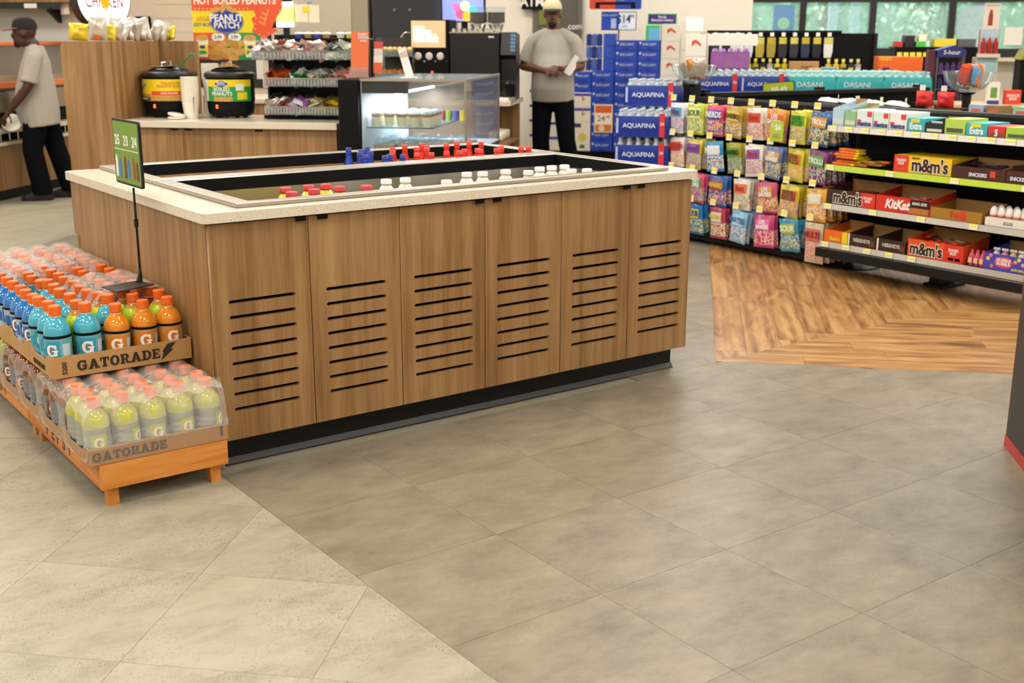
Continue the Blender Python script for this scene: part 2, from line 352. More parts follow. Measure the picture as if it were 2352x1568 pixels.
for u in (-5.6, -3.2, -.8, 1.6, 4.0, 6.4):
    for v in (-4.8, -2.4, 0., 2.4, 4.8, 7.2, 9.6):
        o = proto if first else copy_tree(proto); first = False
        o.location = W(u, v, 3.0); o.rotation_euler = (0, 0, SH)
        ld = bpy.data.lights.get('added_troffer') or bpy.data.lights.new('added_troffer', 'AREA')
        ld.shape = 'RECTANGLE'; ld.size = 1.16; ld.size_y = .56; ld.energy = LIGHT_W; ld.color = LIGHT_COL
        lo = bpy.data.objects.new('lamp', ld); link(lo); lo.parent = o; lo.location = (0, 0, -.02)
# ---------------------------------------------------------------- COOLER ISLAND
SX = [0, .365, .7316, 1.1132, 1.4923, 1.8612, 2.221]
ZB, ZT = .1037, .862
isl = thing('island_cabinet', 'wood laminate island cabinet with slotted doors under the drink coolers', 'cabinet')
B('side_panel', 0, .019, .024, 1.43, .0, ZT, LAM, isl); B('side_panel', 2.202, 2.221, .024, 1.43, ZB, ZT, LAM, isl)
B('back_panel', .0195, 2.2015, 1.41, 1.43, ZB, ZT, LAM, isl)
B('dark_interior_board', .0195, 2.2015, .04, .05, ZB, ZT-.002, BLK2, isl); B('bottom_board', .0195, 2.2015, .0505, 1.409, ZB, ZB+.018, BLK2, isl)  # black board put behind the slots for the darkness inside the cabinet
B('apron', 0, 2.221, 1.4305, 1.525, .63, ZT, LAM, isl)
B('kick_board', .03, 2.188, .0634, 1.40, 0, ZB-.0005, BLACK, isl)
MB().prism([(.0634, .0005), (.0634, .022), (.058, .022), (.045, .004), (.045, .0005)], .03, 2.188, 'x').build('cove_base', mat('#3a3a38', .4), isl)
SLOT = [(.059, .305), (.426, .670), (.7905, 1.0535), (1.1715, 1.434), (1.552, 1.802), (1.922, 2.168)]
zs = [.591-(.591-.212)*k/7 for k in range(8)]
for i in range(6):
    x0, x1 = SX[i]+.0016, SX[i+1]-.0016
    holes = [list(reversed(rrect(SLOT[i][0], SLOT[i][1], z-.0062, z+.0062, .006, 3))) for z in zs]
    me = plate([(x0, ZB), (x1, ZB), (x1, ZT-.004), (x0, ZT-.004)], holes, .019)
    for v in me.vertices: v.co.x -= x0
    d = obj('door', me, LAMY, isl, (x0, .0115, 0), (PI/2, 0, 0))
    hx = (SX[i+1]-.053, SX[i+1]-.013) if i % 2 == 0 else (SX[i]+.03, SX[i]+.07)
    MB().prism([(-.011, ZT-.017), (-.0105, ZT-.017), (-.0105, ZT-.0045), (-.0, ZT-.0045), (-.0, ZT-.0035), (-.0125, ZT-.0035)], 0, hx[1]-hx[0], 'x').build('handle', BLK2, d, (hx[0]-x0, 0, .0115), (-PI/2, 0, 0))
# countertop
def stone():
    m = bpy.data.materials.new('quartz'); m.use_nodes = True; n = m.node_tree; b = n.nodes['Principled BSDF']
    tc = n.nodes.new('ShaderNodeTexCoord'); v = n.nodes.new('ShaderNodeTexNoise'); v.inputs['Scale'].default_value = 250; v.inputs['Detail'].default_value = 2; n.links.new(tc.outputs['Object'], v.inputs['Vector'])
    r = ramp(n, [(.0, '#e3d7c2'), (.60, '#e0d3bd'), (.66, '#c4ad8f'), (.72, '#8f704f')]); n.links.new(v.outputs['Fac'], r.inputs[0])
    n.links.new(r.outputs[0], b.inputs['Base Color']); b.inputs['Roughness'].default_value = .22; return m
QUARTZ = stone()
W1 = (.19, 2.085, .095, .80); W2 = (.19, 2.085, .925, 1.455)
def slab(name, label, poly, holes, z0, z1, m, loc, rz):
    me = plate(poly, holes, z1-z0); o = obj(name, me, m, None, (loc[0], loc[1], (z0+z1)/2+(loc[2] if len(loc) > 2 else 0)), (0, 0, rz)); bev(o, .004); tag(o, label, 'countertop'); return o
hole = lambda w: list(reversed([(w[0]-.01, w[2]-.01), (w[1]+.01, w[2]-.01), (w[1]+.01, w[3]+.01), (w[0]-.01, w[3]+.01)]))
slab('island_countertop', 'cream speckled stone countertop on the cooler island', rrect(-.022, 2.247, -.021, 1.536, .03, 5), [hole(W1), hole(W2)], .8655, .899, QUARTZ, (0, 0), 0)
def well(name, label, w, oy0, oy1, zf):
    t = thing(name, label, 'cooler', ((w[0]+w[1])/2, (w[2]+w[3])/2, .8995)); cx, cy = t.location.x, t.location.y
    x0, x1, y0, y1 = w[0]-cx, w[1]-cx, w[2]-cy, w[3]-cy; ox0, ox1 = .125-cx, 2.125-cx; oy0 -= cy; oy1 -= cy
    # raised rim as four mitred rails
    for a in ((( ox0, oy0), (ox1, oy0), (x1, y0), (x0, y0)), ((ox1, oy0), (ox1, oy1), (x1, y1), (x1, y0)), ((ox1, oy1), (ox0, oy1), (x0, y1), (x1, y1)), ((ox0, oy1), (ox0, oy0), (x0, y0), (x0, y1))):
        MB().prism(a, 0, .016).build('rim', STEEL, t, bevel=.004)
    e = .0006
    inner = [(x0+e, x1-e, y1-.002, y1-e), (x0+e, x1-e, y0+e, y0+.002), (x0+e, x0+.002, y0+.0021, y1-.0021), (x1-.002, x1-e, y0+.0021, y1-.0021)]
    for q in inner: B('breaker_strip', *q, -.038, .012, BLK2, t)
    for q in inner: B('well_wall', *q, zf, -.0385, STEEL, t)
    B('well_floor', x0+.003, x1-.003, y0+.003, y1-.003, zf-.003, zf, STEEL, t)
    # inner lip, a thin bright bar along the front
    B('lip', x0+.003, x1-.003, y0+.004, y0+.014, .004, .0105, CHROME, t)
    return t
well('drop_in_cooler', 'open stainless drop-in cooler at the front of the island', W1, .05, .8585, -.2035)
well('drop_in_cooler', 'open stainless drop-in cooler at the back of the island', W2, .8595, 1.515, -.153)
# ---------------------------------------------------------------- SPORTS DRINK STACK
PAL = wood('pallet_wood', [(.48, '#a95a1a'), (.60, '#c47429'), (.72, '#d48838'), (.90, '#df9a4c')], 0, 1., .5, knots=.25, bands=10.)
PAL_S = wood('pallet_wood_side', [(.48, '#a95a1a'), (.60, '#c47429'), (.72, '#d48838'), (.90, '#df9a4c')], 1, 1., .5, knots=.2, bands=10.)
INK = mat('#2c2620', .7); DKBLUE = mat('#20304f', .7)
def pallet(label, y0, y1, txt):
    t = thing('display_pallet', label, 'pallet', (-.23, (y0+y1)/2, 0)); h = (y1-y0)/2
    B('front_board', -.212, .213, -h, -h+.02, .063, .146, PAL, t, bevel=.002); B('front_board', -.212, .213, h-.02, h, .063, .146, PAL, t)
    for x in (-.212, .193): B('side_board', x, x+.02, -h+.0205, h-.0205, .063, .146, PAL_S, t)
    for k in range(5):
        a = -h+(2*h)*k/5; B('deck_slat', -.212, .213, a+.004, a+2*h/5-.004, .1462, .150, PAL, t)
    for sx in (-.19, .155):
        for sy in (-h+.021, h-.056): MB().box(sx, sx+.036, sy, sy+.036, 0, .1).build('leg', PAL_S, t)
    for k, ch in enumerate(txt):
        text(t, ch, .075, -.2124, .18-.065*k, .105, DKBLUE, .01, -PI/2, 'stencil_letter')
    return t
pallet('orange stained wooden display pallet nearest the viewer, under the lime drinks', -.10, .745, 'PEPSI')
pallet('orange stained wooden display pallet farther back beside the island', .755, 1.62, 'PEPSI')
def slab_text(parent, s, size, x, y, z, m, rz=0.):
    me = slab_mesh(s, size)
    if me.materials and me.materials[0] != m: me = me.copy(); me.materials.clear()
    return obj('printed_lettering', me, m, parent, (x, y, z), (PI/2, 0, rz))
BOLT = [(0, -.5), (.12, -.02), (.05, .0), (.28, .45), (.62, .5), (.40, .12), (.52, .1)]
def tray(label, y0, z0, x0, w_, printed, wrapped, hs=.062):
    t = thing('drink_tray', label, 'tray', (x0, y0, z0)); d = .272; k = KRAFT if not wrapped else mat('#ab8460', .6, 0, .06, 60)
    B('tray_floor', .0, w_, .0, d, 0, .003, k, t); B('front_wall', 0, w_, 0, .004, .0032, hs, k, t); B('rear_wall', 0, w_, d-.004, d, .0032, hs, k, t)
    for x in (0, w_-.004):
        MB().prism([(.0042, .0032), (d-.0042, .0032), (d-.0042, hs), (d-.05, hs), (d-.07, hs-.02), (.07, hs-.02), (.05, hs), (.0042, hs)], x, x+.004, 'x').build('side_wall', k, t)
    ink = INK if not wrapped else mat('#6e6459', .6)
    if printed == 1:
        slab_text(t, 'GATORADE', .034, .222, -.0006, .034, ink)
        MB().prism([(q[0]*.088+.366, q[1]*.058+.037) for q in BOLT], -.0012, -.0002, 'y').build('printed_bolt', ink, t)
        text(t, '5200', .022, .042, -.0006, .032, ink, .02, 0, 'printed_lettering', rot=(PI/2, -PI/2, 0))
    if printed == 2:
        slab_text(t, 'GATORADE', .029, .130, -.0006, .026, ink)
        B('printed_code', .432, .442, -.001, -.0002, .015, .048, ink, t)
    if printed == 1: slab_text(t, 'GATORADE', .017, -.0006, .15, .022, ink, -PI/2)
    return t
LX, LW = -.473, .459; UX, UW = -.483, .475; LZ, UZ = .1515, .366
tray('printed cardboard tray wrapped in film under the lime drinks', -.10, LZ, LX, LW, 2, True, .056)
for k, wd in enumerate(('second', 'third', 'fourth', 'fifth', 'sixth')):
    tray('film wrapped cardboard tray, %s from the front in the lower layer' % wd, -.10+.275*(k+1), LZ, LX, LW, 0, True, .056)
tray('open printed cardboard tray with a lightning bolt, holding teal and orange drinks', .20, UZ, UX, UW, 1, False, .072)
for k, wd in enumerate(('second', 'third', 'fourth', 'fifth')):
    tray('plain cardboard tray, %s from the front in the upper layer' % wd, .20+.276*(k+1), UZ, UX, UW, 0, False, .07)
CAPM = mat('#ee6a1c', .38, 0, .04, 20); CAPR = mat('#d9552a', .38)
def liquid(h): return mat(h, .07, 0, .05, 6, 0, 1, .0, 1.4, 0, .6)
G_R = .0432
def bottle(key, liq, lab, lab2, hgt, ribs, inv=False):
    t = thing('sports_drink_bottle', key, 'bottle', (0, 0, -50))
    s = hgt/.212
    if ribs: prof = [(.036, 0), (.042, .006), (.0425, .018), (.0405, .022), (.0425, .026), (.0425, .04), (.041, .043), (.0425, .046), (.0425, .060), (.0412, .063), (.0425, .066), (.0425, .080), (.0412, .083), (.0425, .086), (.0425, .112), (.0432, .122), (.0422, .136), (.037, .152), (.027, .166), (.019, .175), (.0175, .186)]
    else: prof = [(.036, 0), (.0415, .006), (.0425, .02), (.0405, .05), (.0405, .07), (.0428, .105), (.0436, .126), (.0428, .138), (.038, .153), (.028, .168), (.019, .177), (.0175, .187)]
    prof = [(r, z*s) for r, z in prof]
    MB().lathe(prof, 20).build('body', liquid(liq), t, smooth=True)
    lz0, lz1 = (.010*s, .114*s) if ribs else (.040*s, .126*s)
    def rad(z):
        for (r0, z0), (r1, z1) in zip(prof, prof[1:]):
            if z0 <= z <= z1: return r0+(r1-r0)*(z-z0)/max(1e-6, z1-z0)
        return .042
    zz = [lz0+(lz1-lz0)*k/8 for k in range(9)] if not ribs else [lz0]+[z for r, z in prof if lz0 < z < lz1]+[lz1]
    if inv: zz = [.07*s+(.165*s-.07*s)*k/8 for k in range(9)]
    la = MB().lathe([(rad(z)+.0006, z) for z in zz], 20, False).build('label_sleeve', mat(lab, .3, .55 if ribs else .1, .1, 40), t, smooth=True)
    if not inv:
        rm = (rad((lz0+lz1)/2) if not ribs else .0425)+.0014
        def wr(me, m, nm, z, x=0.):
            me2 = wrap_mesh(me, rm)
            if not ribs:
                for v in me2.vertices: k_ = (rad(v.co.z+z)+.0022)/rm; v.co.x *= k_; v.co.y *= k_
            for v in me2.vertices:
                a = x/rm; X, Y = v.co.x, v.co.y; v.co.x = X*math.cos(a)-Y*math.sin(a); v.co.y = X*math.sin(a)+Y*math.cos(a)
            return obj(nm, me2, m, la, (0, 0, z))
        zc = (lz0+lz1)/2 if not ribs else .068*s
        if not ribs: zc -= .002
        def arc(x0, x1, z0, z1, r): return MB().grid(10, 6, lambda a, b: ((lambda q: (q*math.sin((x0+(x1-x0)*a)/r), -q*math.cos((x0+(x1-x0)*a)/r), z0+(z1-z0)*b))(r if ribs else rad(z0+(z1-z0)*b)+.0012+max(0, r-rm)*.5)))
        arc(-.026, .026, zc-.026*s, zc+.028*s, rm-.0002).build('label_panel', mat(lab2, .35), la, smooth=True)
        if not ribs:
            MB().lathe([(rad(lz1-.010*s+.003*s*k)+.0013, lz1-.010*s+.003*s*k) for k in range(4)], 20, False).build('label_band', BLK2, la, smooth=True)
            arc(-.06, -.03, zc-.02*s, zc+.015*s, rm-.0001).build('label_patch', mat(lab2, .4), la, smooth=True)
            arc(.034, .062, zc-.02*s, zc+.018*s, rm-.0001).build('label_patch', mat('#c9d4d6', .4), la, smooth=True)
        wr(slab_mesh('G', .040 if not ribs else .034, .0006), WHITE, 'emblem_letter', zc-.001)
        cu = bpy.data.curves.new('b', 'CURVE')
        bm = MB().prism([(q[0]*.0085-.001, q[1]*.0125) for q in ((-.75, -1), (.1, -.25), (.05, 0), (.75, 1), (-.35, .2), (-.25, -.1))], .0010, .0016).mesh()
        wr(bm, mat('#e2582a', .4), 'emblem_bolt', zc-.001, -.001)
    n = 28; vs = []
    cz0, cz1 = .183*s, .212*s
    cap = MB().lathe([(.0195, cz0), (.0208, cz0+.002), (.0205, cz1-.003), (.0185, cz1), (.006, cz1-.0005)], 24).build('cap', CAPM, t, smooth=False)
    MB().lathe([(.0192, cz0-.005), (.0192, cz0-.001)], 20).build('neck_ring', CAPR if ribs else mat('#e9c9a0', .3), t)
    return t
KINDS = {
 'G': bottle('g', '#45a9bf', '#69b4c6', '#2f9bb8', .232, False),
 'O': bottle('o', '#e08419', '#c89a62', '#dd7f1c', .214, False),
 'L': bottle('l', '#c98a3a', '#b9cf22', '#b9cf22', .222, False, True),
 'D': bottle('d', '#2172b8', '#a8bcd0', '#1d64ad', .222, False),
 'T': bottle('t', '#1f6f8c', '#8aa7b0', '#155a80', .216, False),
 'R': bottle('r', '#8f1d22', '#a78d8d', '#8f1d22', .216, False),
 'K': bottle('k', '#241a26', '#5a5560', '#2a1d30', .214, False),
 'P': bottle('p', '#8d4753', '#a99ba0', '#8f1d22', .212, False),
 'S': bottle('s', '#8fa5b6', '#b8bfc6', '#5c86a8', .212, False),
 'Y': bottle('y', '#c3c24a', '#b0b5b2', '#bcc43e', .207, True),
 'B': bottle('b', '#8a4a20', '#8f8f94', '#7c4a2a', .205, True)}
WORD = {'G': 'teal', 'O': 'orange', 'L': 'lime sleeved', 'D': 'bright blue', 'T': 'dark teal', 'R': 'deep red', 'K': 'blackish purple', 'P': 'film covered red', 'S': 'pale blue', 'Y': 'lime', 'B': 'brown'}
COLW = ['at the left edge', 'second from the left', 'in the middle', 'second from the right', 'beside the island']
ORD = ['front', 'second', 'third', 'fourth', 'fifth', 'sixth', 'seventh', 'eighth', 'ninth', 'tenth', 'eleventh', 'twelfth', 'thirteenth', 'fourteenth', 'fifteenth']
used = set()
def put(k, x, y, z, label, group, rz):
    src = KINDS[k]; rot = (random.uniform(-.025, .025), random.uniform(-.025, .025), rz)
    if k not in used: used.add(k); o = src; o.location = (x, y, z); o.rotation_euler = rot; o['label'] = label; o['group'] = group
    else: copy_tree(src, (x, y, z), None, label, group, None, rot)
UP = ['GGOOO', 'GLGLL', 'GGLLR', 'DGRPP', 'DGTRP', 'DGTKP', 'DTTKK', 'DTTKK', 'DTTKK', 'SSRPP', 'SSSPP', 'SSSPP', 'SSSSP', 'SSSSP', 'SSSSS']
for r, row in enumerate(UP):
    for c, k in enumerate(row):
        x = -.438+.0938*c+random.uniform(-.004, .004); y = .20+.0475+.276*(r//3)+.0885*(r % 3)+random.uniform(-.004, .004)
        put(k, x, y, UZ+.0035, '%s drink bottle, %s row of upper layer, %s' % (WORD[k], ORD[r], COLW[c]), 'sports drink bottles in the upper layer', -.35+random.uniform(-.6, .5))
for r in range(18):
    for c in range(5):
        if r > 3 and c > 0: continue
        k = 'Y' if r < 3 else ('B' if r < 12 or r % 2 else 'Y')
        x = LX+.046+.0917*c; y = -.10+.0475+.275*(r//3)+.0885*(r % 3)
        rzs = [-.15, .75, .0, .2, .9][c] if r == 0 else random.uniform(-1, 1)
        wd = ORD[r] if r < 15 else ('sixteenth', 'seventeenth', 'eighteenth')[r-15]
        put(k, x, y, LZ+.0035, '%s ribbed drink bottle, %s row of lower layer, %s' % (WORD[k], wd, COLW[c]), 'sports drink bottles in the lower layer', rzs)
# shrink film
def film_mat():
    m = bpy.data.materials.new('film'); m.use_nodes = True; n = m.node_tree; b = n.nodes['Principled BSDF']
    b.inputs['Base Color'].default_value = lin('#efe6da'); b.inputs['Roughness'].default_value = .14; b.inputs['Alpha'].default_value = .26
    tc = n.nodes.new('ShaderNodeTexCoord'); no = n.nodes.new('ShaderNodeTexNoise'); no.inputs['Scale'].default_value = 26; no.inputs['Detail'].default_value = 3; no.inputs['Distortion'].default_value = 1.5
    bp = n.nodes.new('ShaderNodeBump'); bp.inputs['Strength'].default_value = .55; bp.inputs['Distance'].default_value = .02
    n.links.new(tc.outputs['Object'], no.inputs['Vector']); n.links.new(no.outputs['Fac'], bp.inputs['Height']); n.links.new(bp.outputs[0], b.inputs['Normal'])
    return m
FILM = film_mat()
def cap_sheet(x0, x1, y0, y1, caps, ztop, sag, nx, ny, edge=None):
    def fn(a, b):
        x, y = x0+(x1-x0)*a, y0+(y1-y0)*b
        d = min(math.hypot(x-cx, y-cy) for cx, cy in caps)
        z = ztop-max(0, d-.021)*sag
        z += .003*math.sin(x*90+y*40)*math.sin(y*70-x*20)
        if edge: z -= edge(a, b)
        return (x, y, z)
    return MB().grid(nx, ny, fn)
def side_film(t, x, y0, y1, z0, z1, hole):
    """film wall at one end of a pack with an oval opening"""
    n = 28; cy, cz = (y0+y1)/2, z0+(z1-z0)*.42; ry, rz_ = (y1-y0)*.36, (z1-z0)*.36; vs = []; fs = []
    for i in range(n):
        a = 2*PI*i/n; c, s = math.cos(a), math.sin(a)
        k = 1/max(abs(c), abs(s)); oy = cy+(y1-y0)/2*c*k; oz = (z0+z1)/2+(z1-z0)/2*s*k
        my, mz = cy+ry*1.25*c, cz+rz_*1.25*s
        vs += [(x, oy, oz), (x+.006, my, mz), (x+.004, cy+ry*c, cz+rz_*s)]
    for i in range(n):
        j = (i+1) % n
        for q in (0, 1): fs.append((3*i+q, 3*j+q, 3*j+q+1, 3*i+q+1))
    return MB().add(vs, fs).build('film_side', FILM, t, smooth=True)
for k in range(6):
    y0 = -.10+.275*k; t = thing('shrink_film', ['clear shrink film over the lime drinks at the front', 'clear shrink film over the second pack in the lower layer', 'clear shrink film over the third pack in the lower layer', 'clear shrink film over the fourth pack in the lower layer', 'clear shrink film over the fifth pack in the lower layer', 'clear shrink film over the rearmost pack in the lower layer'][k], 'film', (LX-.004, y0-.003, LZ))
    caps = [(.05+.0917*c, .0505+.0885*r) for c in range(5) for r in range(3)]
    ztop = .2115
    if k < 2: cap_sheet(.0, LW+.008, 0, .275, caps, ztop, .75, 50, 32, lambda a, b: .035*(max(0, abs(a-.5)-.46)*25)**2*.6).build('film_top', FILM, t, smooth=True)
    else: MB().grid(2, 2, lambda a, b: (a*(LW+.008), b*.275, ztop)).build('film_top', FILM, t)
    side_film(t, 0, .002, .274, .003, ztop-.02, True)
    if k == 0:
        def ff(a, b):
            x = a*(LW+.008); d = min(abs(x-cx) for cx, _ in caps[::3]); z = .05+(ztop-.05)*b
            y = (.002+.045*max(0, (b-.35)/.65)**1.6)+(.012*min(1, d/.045)*(1 if b > .1 else 0)) if b < 1 else .03
            return (x, y, z)
        MB().grid(50, 10, ff).build('film_front', FILM, t, smooth=True)
for lab, y0, y1, x0, x1, zt_, sag in (('crumpled clear film over the fourth upper tray', 1.02, 1.32, -.49, -.005, .592, .5), ('crumpled clear film over the rearmost upper tray', 1.325, 1.60, -.49, -.005, .590, .5), ('torn clear film over red bottles under the sign base', .395, .78, -.275, -.008, .597, .55)):
    t = thing('torn_film', lab, 'film', (x0, y0, UZ)); rr = random.Random(len(lab))
    caps = [(c*.0938-.438-x0, q) for c in range(5) for q in [.20+.0475+.276*(r//3)+.0885*(r % 3)-y0 for r in range(15)]]
    def edge(a, b): return .09*max(0, .14-b)/.14*(.6+.4*math.sin(a*19)) if 'sign' not in lab else .05*max(0, .12-a)/.12
    cap_sheet(0, x1-x0, 0, y1-y0, caps, zt_-UZ, sag, 48, 30, edge).build('film_sheet', FILM, t, smooth=True)
# price sign on a pole
t = thing('price_sign_stand', 'green drink price sign on a black pole stand resting on the bottle caps', 'sign', (-.085, .45, .6005))
MB().prism([(-.14, .0), (-.005, .03), (.03, -.06), (-.125, -.12)][::-1], 0, .004).build('base_plate', mat('#2a2722', .5), t)
MB().tube([(-.005, .0, .004), (.0, .0, .03), (.004, .01, .05), (.006, .015, .34)], [.012, .007, .0045, .004]).build('pole', BLACK, t)
MB().lathe([(.007, 0), (.008, .015), (.007, .03)], 10, c=(.0055, .014, .20)).build('clamp', BLACK, t)
p_ = MB().prism(rrect(-.095, .185, .345, .575, .014), .002, .010, 'x').build('panel_frame', BLACK, t)
MB().prism(rrect(-.087, .177, .353, .567, .008), .0008, .0019, 'x').build('poster', mat('#6f9130', .5, 0, .1, 6), t)
for k, (s_, col) in enumerate((('2\u200a5', 0), ('2\u200a3\u2070', 0), ('2\u200a4', 0))):
    yy = .135-.09*k; text(t, ['2/5', '2/3', '2/4'][k], .05, .0004, yy, .50, WHITE, .02, -PI/2, 'printed_price', xs=.8)
    if k < 2: B('divider', .0002, .0008, yy-.046, yy-.045, .36, .56, mat('#a8bf78', .5), t)
    for q in range(2):
        cc = [('#e9e9e9', '#3b74c4'), ('#7a2b22', '#3b6fd0'), ('#9a4520', '#6b2f1c')][k][q]
        MB().prism([(yy+.02-.035*q-.011, .37), (yy+.02-.035*q+.011, .37), (yy+.02-.035*q+.011, .43-.012*q), (yy+.02-.035*q+.005, .447-.012*q), (yy+.02-.035*q-.005, .447-.012*q), (yy+.02-.035*q-.011, .43-.012*q)], -.0002, .0006, 'x').build('printed_bottle', mat(cc, .5), t)
B('printed_rule', .0002, .0008, -.08, .17, .468, .4705, WHITE, t)
# ---------------------------------------------------------------- BOTTLES IN THE COOLERS
def alu(kind, body, cap, hgt, wide=False):
    t = thing('drink_bottle', kind, 'bottle', (0, 0, -60)); s = hgt/.19
    if wide: MB().lathe([(.034, 0), (.036, .01), (.036, .13), (.028, .155), (.020, .165), (.019, .172)], 16).build('body', liquid(body), t, smooth=True); cz, cr = .168, .0235
    else: MB().lathe([(.028, 0), (.03, .006), (.03, .085), (.026, .11), (.017, .14), (.0135, .165), (.013, .178)], 16).build('body', mat(body, .25, .5, .05), t, smooth=True); cz, cr = .172, .0145
    MB().lathe([(cr-.001, cz), (cr+.0008, cz+.004), (cr-.0005, cz+.006), (cr, cz+.018), (cr-.003, cz+.021)], 16).build('cap', mat(cap, .4), t, smooth=True)
    return t
AK = {'red': alu('a', '#d8331f', '#e0371f', .19), 'blue': alu('b', '#2a49a8', '#27358f', .19), 'lem': alu('c', '#e6d24a', '#c73434', .19, True), 'wht': alu('d', '#e8e2d2', '#efe9de', .19, True)}
aused = set(); nlab = {'red': 0, 'blue': 0, 'lem': 0, 'wht': 0}
AW = {'red': 'red aluminium drink bottle', 'blue': 'blue capped drink bottle', 'lem': 'yellow drink bottle with a red cap', 'wht': 'white capped drink bottle'}
NUM = ['first', 'second', 'third', 'fourth', 'fifth', 'sixth', 'seventh', 'eighth', 'ninth', 'tenth', 'eleventh', 'twelfth', 'thirteenth', 'fourteenth', 'fifteenth', 'sixteenth', 'seventeenth', 'eighteenth', 'nineteenth', 'twentieth', 'twenty-first', 'twenty-second']
def inwell(k, x, y, z, tilt=0.):
    lab = '%s in the %s cooler, %s from the left' % (AW[k], 'front' if k in ('lem', 'wht') else 'back', NUM[nlab[k]]); nlab[k] += 1
    if k not in aused: aused.add(k); o = AK[k]
    else: o = copy_tree(AK[k])
    o.location = (x, y, z); o.rotation_euler = (0, tilt, random.random()*6); o['label'] = lab; o['group'] = '%ss in the cooler' % AW[k]
WELLB = [('blue', 1.182, 1.043, 0.937), ('blue', 1.221, 1.168, 0.937), ('blue', 1.236, 0.965, 0.928), ('blue', 1.282, 1.179, 0.937), ('blue', 1.285, 1.005, 0.937), ('blue', 1.287, 1.401, 0.937), ('blue', 1.292, 1.283, 0.937), ('blue', 1.302, 0.965, 0.929), ('blue', 1.372, 1.369, 0.937), ('lem', 0.517, 0.437, 0.885), ('lem', 0.554, 0.570, 0.885), ('lem', 0.624, 0.462, 0.885), ('lem', 0.662, 0.585, 0.885), ('lem', 0.728, 0.579, 0.885), ('lem', 0.744, 0.479, 0.885), ('lem', 0.848, 0.446, 0.885), ('red', 1.382, 1.146, 0.937), ('red', 1.417, 0.983, 0.937), ('red', 1.474, 1.298, 0.937), ('red', 1.484, 0.965, 0.930), ('red', 1.569, 1.232, 0.937), ('red', 1.578, 0.979, 0.937), ('red', 1.587, 1.373, 0.937), ('red', 1.589, 1.172, 0.937), ('red', 1.631, 0.965, 0.929), ('red', 1.662, 1.286, 0.937), ('red', 1.690, 1.383, 0.937), ('red', 1.709, 1.025, 0.937), ('red', 1.759, 0.965, 0.930), ('red', 1.778, 1.009, 0.937), ('red', 1.794, 1.311, 0.937), ('red', 1.857, 0.965, 0.928), ('red', 1.895, 1.369, 0.937), ('red', 1.937, 1.340, 0.937), ('red', 1.947, 1.052, 0.937), ('red', 1.975, 1.313, 0.937), ('red', 2.004, 0.965, 0.929), ('red', 2.050, 0.965, 0.927), ('wht', 1.014, 0.576, 0.885), ('wht', 1.107, 0.577, 0.885), ('wht', 1.206, 0.411, 0.885), ('wht', 1.433, 0.598, 0.885), ('wht', 1.491, 0.582, 0.885), ('wht', 1.634, 0.584, 0.885), ('wht', 1.697, 0.499, 0.885), ('wht', 1.825, 0.583, 0.885), ('wht', 1.889, 0.431, 0.885), ('wht', 1.904, 0.594, 0.885), ('wht', 1.939, 0.413, 0.885), ('wht', 1.970, 0.592, 0.885)]
placed = []
for k, x, y, z in WELLB:
    r = .031 if k in ('red', 'blue') else .037
    for _ in range(40):                                             # keep neighbours from touching
        moved = False
        for (px, py, pr) in placed:
            dx, dy = x-px, y-py; d = math.hypot(dx, dy); need = r+pr
            if d < need: x += dx/max(d, 1e-3)*(need-d)*.6; y += dy/max(d, 1e-3)*(need-d)*.6; moved = True
        if k in ('red', 'blue'): x = min(max(x, .23), 2.05); y = min(max(y, .96), 1.42)
        else: x = min(max(x, .24), 2.04); y = min(max(y, .14), .755)
        if not moved: break
    placed.append((x, y, r))
    inwell(k, x, y, (.8995-.1525) if k in ('red', 'blue') else (.8995-.2030))
# ---------------------------------------------------------------- PEOPLE
def loft(mb, rings, n=14):
    """rings: (centre, rx, ry, up-vector tilt) stacked; rx across local x, ry along local y, rotated to follow the path"""
    vs = []; fs = []; P = [Vector(r[0]) for r in rings]
    for i, r in enumerate(rings):
        t = (P[min(i+1, len(P)-1)]-P[max(i-1, 0)]).normalized(); q = Vector((0, 0, 1)).rotation_difference(t if t.z >= 0 else -t)
        for k in range(n):
            a = 2*PI*k/n; vs.append(P[i]+q @ Vector((r[1]*math.cos(a), r[2]*math.sin(a), 0)))
    up_ = P[-1].z >= P[0].z
    for j in range(len(rings)-1):
        for i in range(n):
            k = (i+1) % n; f = (j*n+i, j*n+k, (j+1)*n+k, (j+1)*n+i); fs.append(f if up_ else f[::-1])
    a, b = tuple(reversed(range(n))), tuple((len(rings)-1)*n+i for i in range(n))
    fs += [a, b] if up_ else [a[::-1], b[::-1]]
    return mb.add(vs, fs)
def ball(mb, c, rx, ry, rz, n=12, m=8, rot=None):
    vs = []; q = rot.to_matrix() if rot else Matrix.Identity(3)
    for j in range(1, m):
        th = PI*j/m
        for i in range(n): a = 2*PI*i/n; vs.append(Vector(c)+q @ Vector((rx*math.sin(th)*math.cos(a), ry*math.sin(th)*math.sin(a), -rz*math.cos(th))))
    b0, b1 = len(vs), len(vs)+1; vs += [Vector(c)+q @ Vector((0, 0, -rz)), Vector(c)+q @ Vector((0, 0, rz))]; fs = []
    for j in range(m-2):
        for i in range(n): k = (i+1) % n; fs.append((j*n+i, j*n+k, (j+1)*n+k, (j+1)*n+i))
    for i in range(n): k = (i+1) % n; fs.append((b0, k, i)); fs.append(((m-2)*n+i, (m-2)*n+k, b1))
    return mb.add(vs, fs)
def fuse(name, mb, vox, m, parent, smooth=6):
    o = mb.build(name, m, parent); r = o.modifiers.new('r', 'REMESH'); r.mode = 'VOXEL'; r.voxel_size = vox; r.use_smooth_shade = True
    s = o.modifiers.new('s', 'SMOOTH'); s.factor = .5; s.iterations = smooth; return o
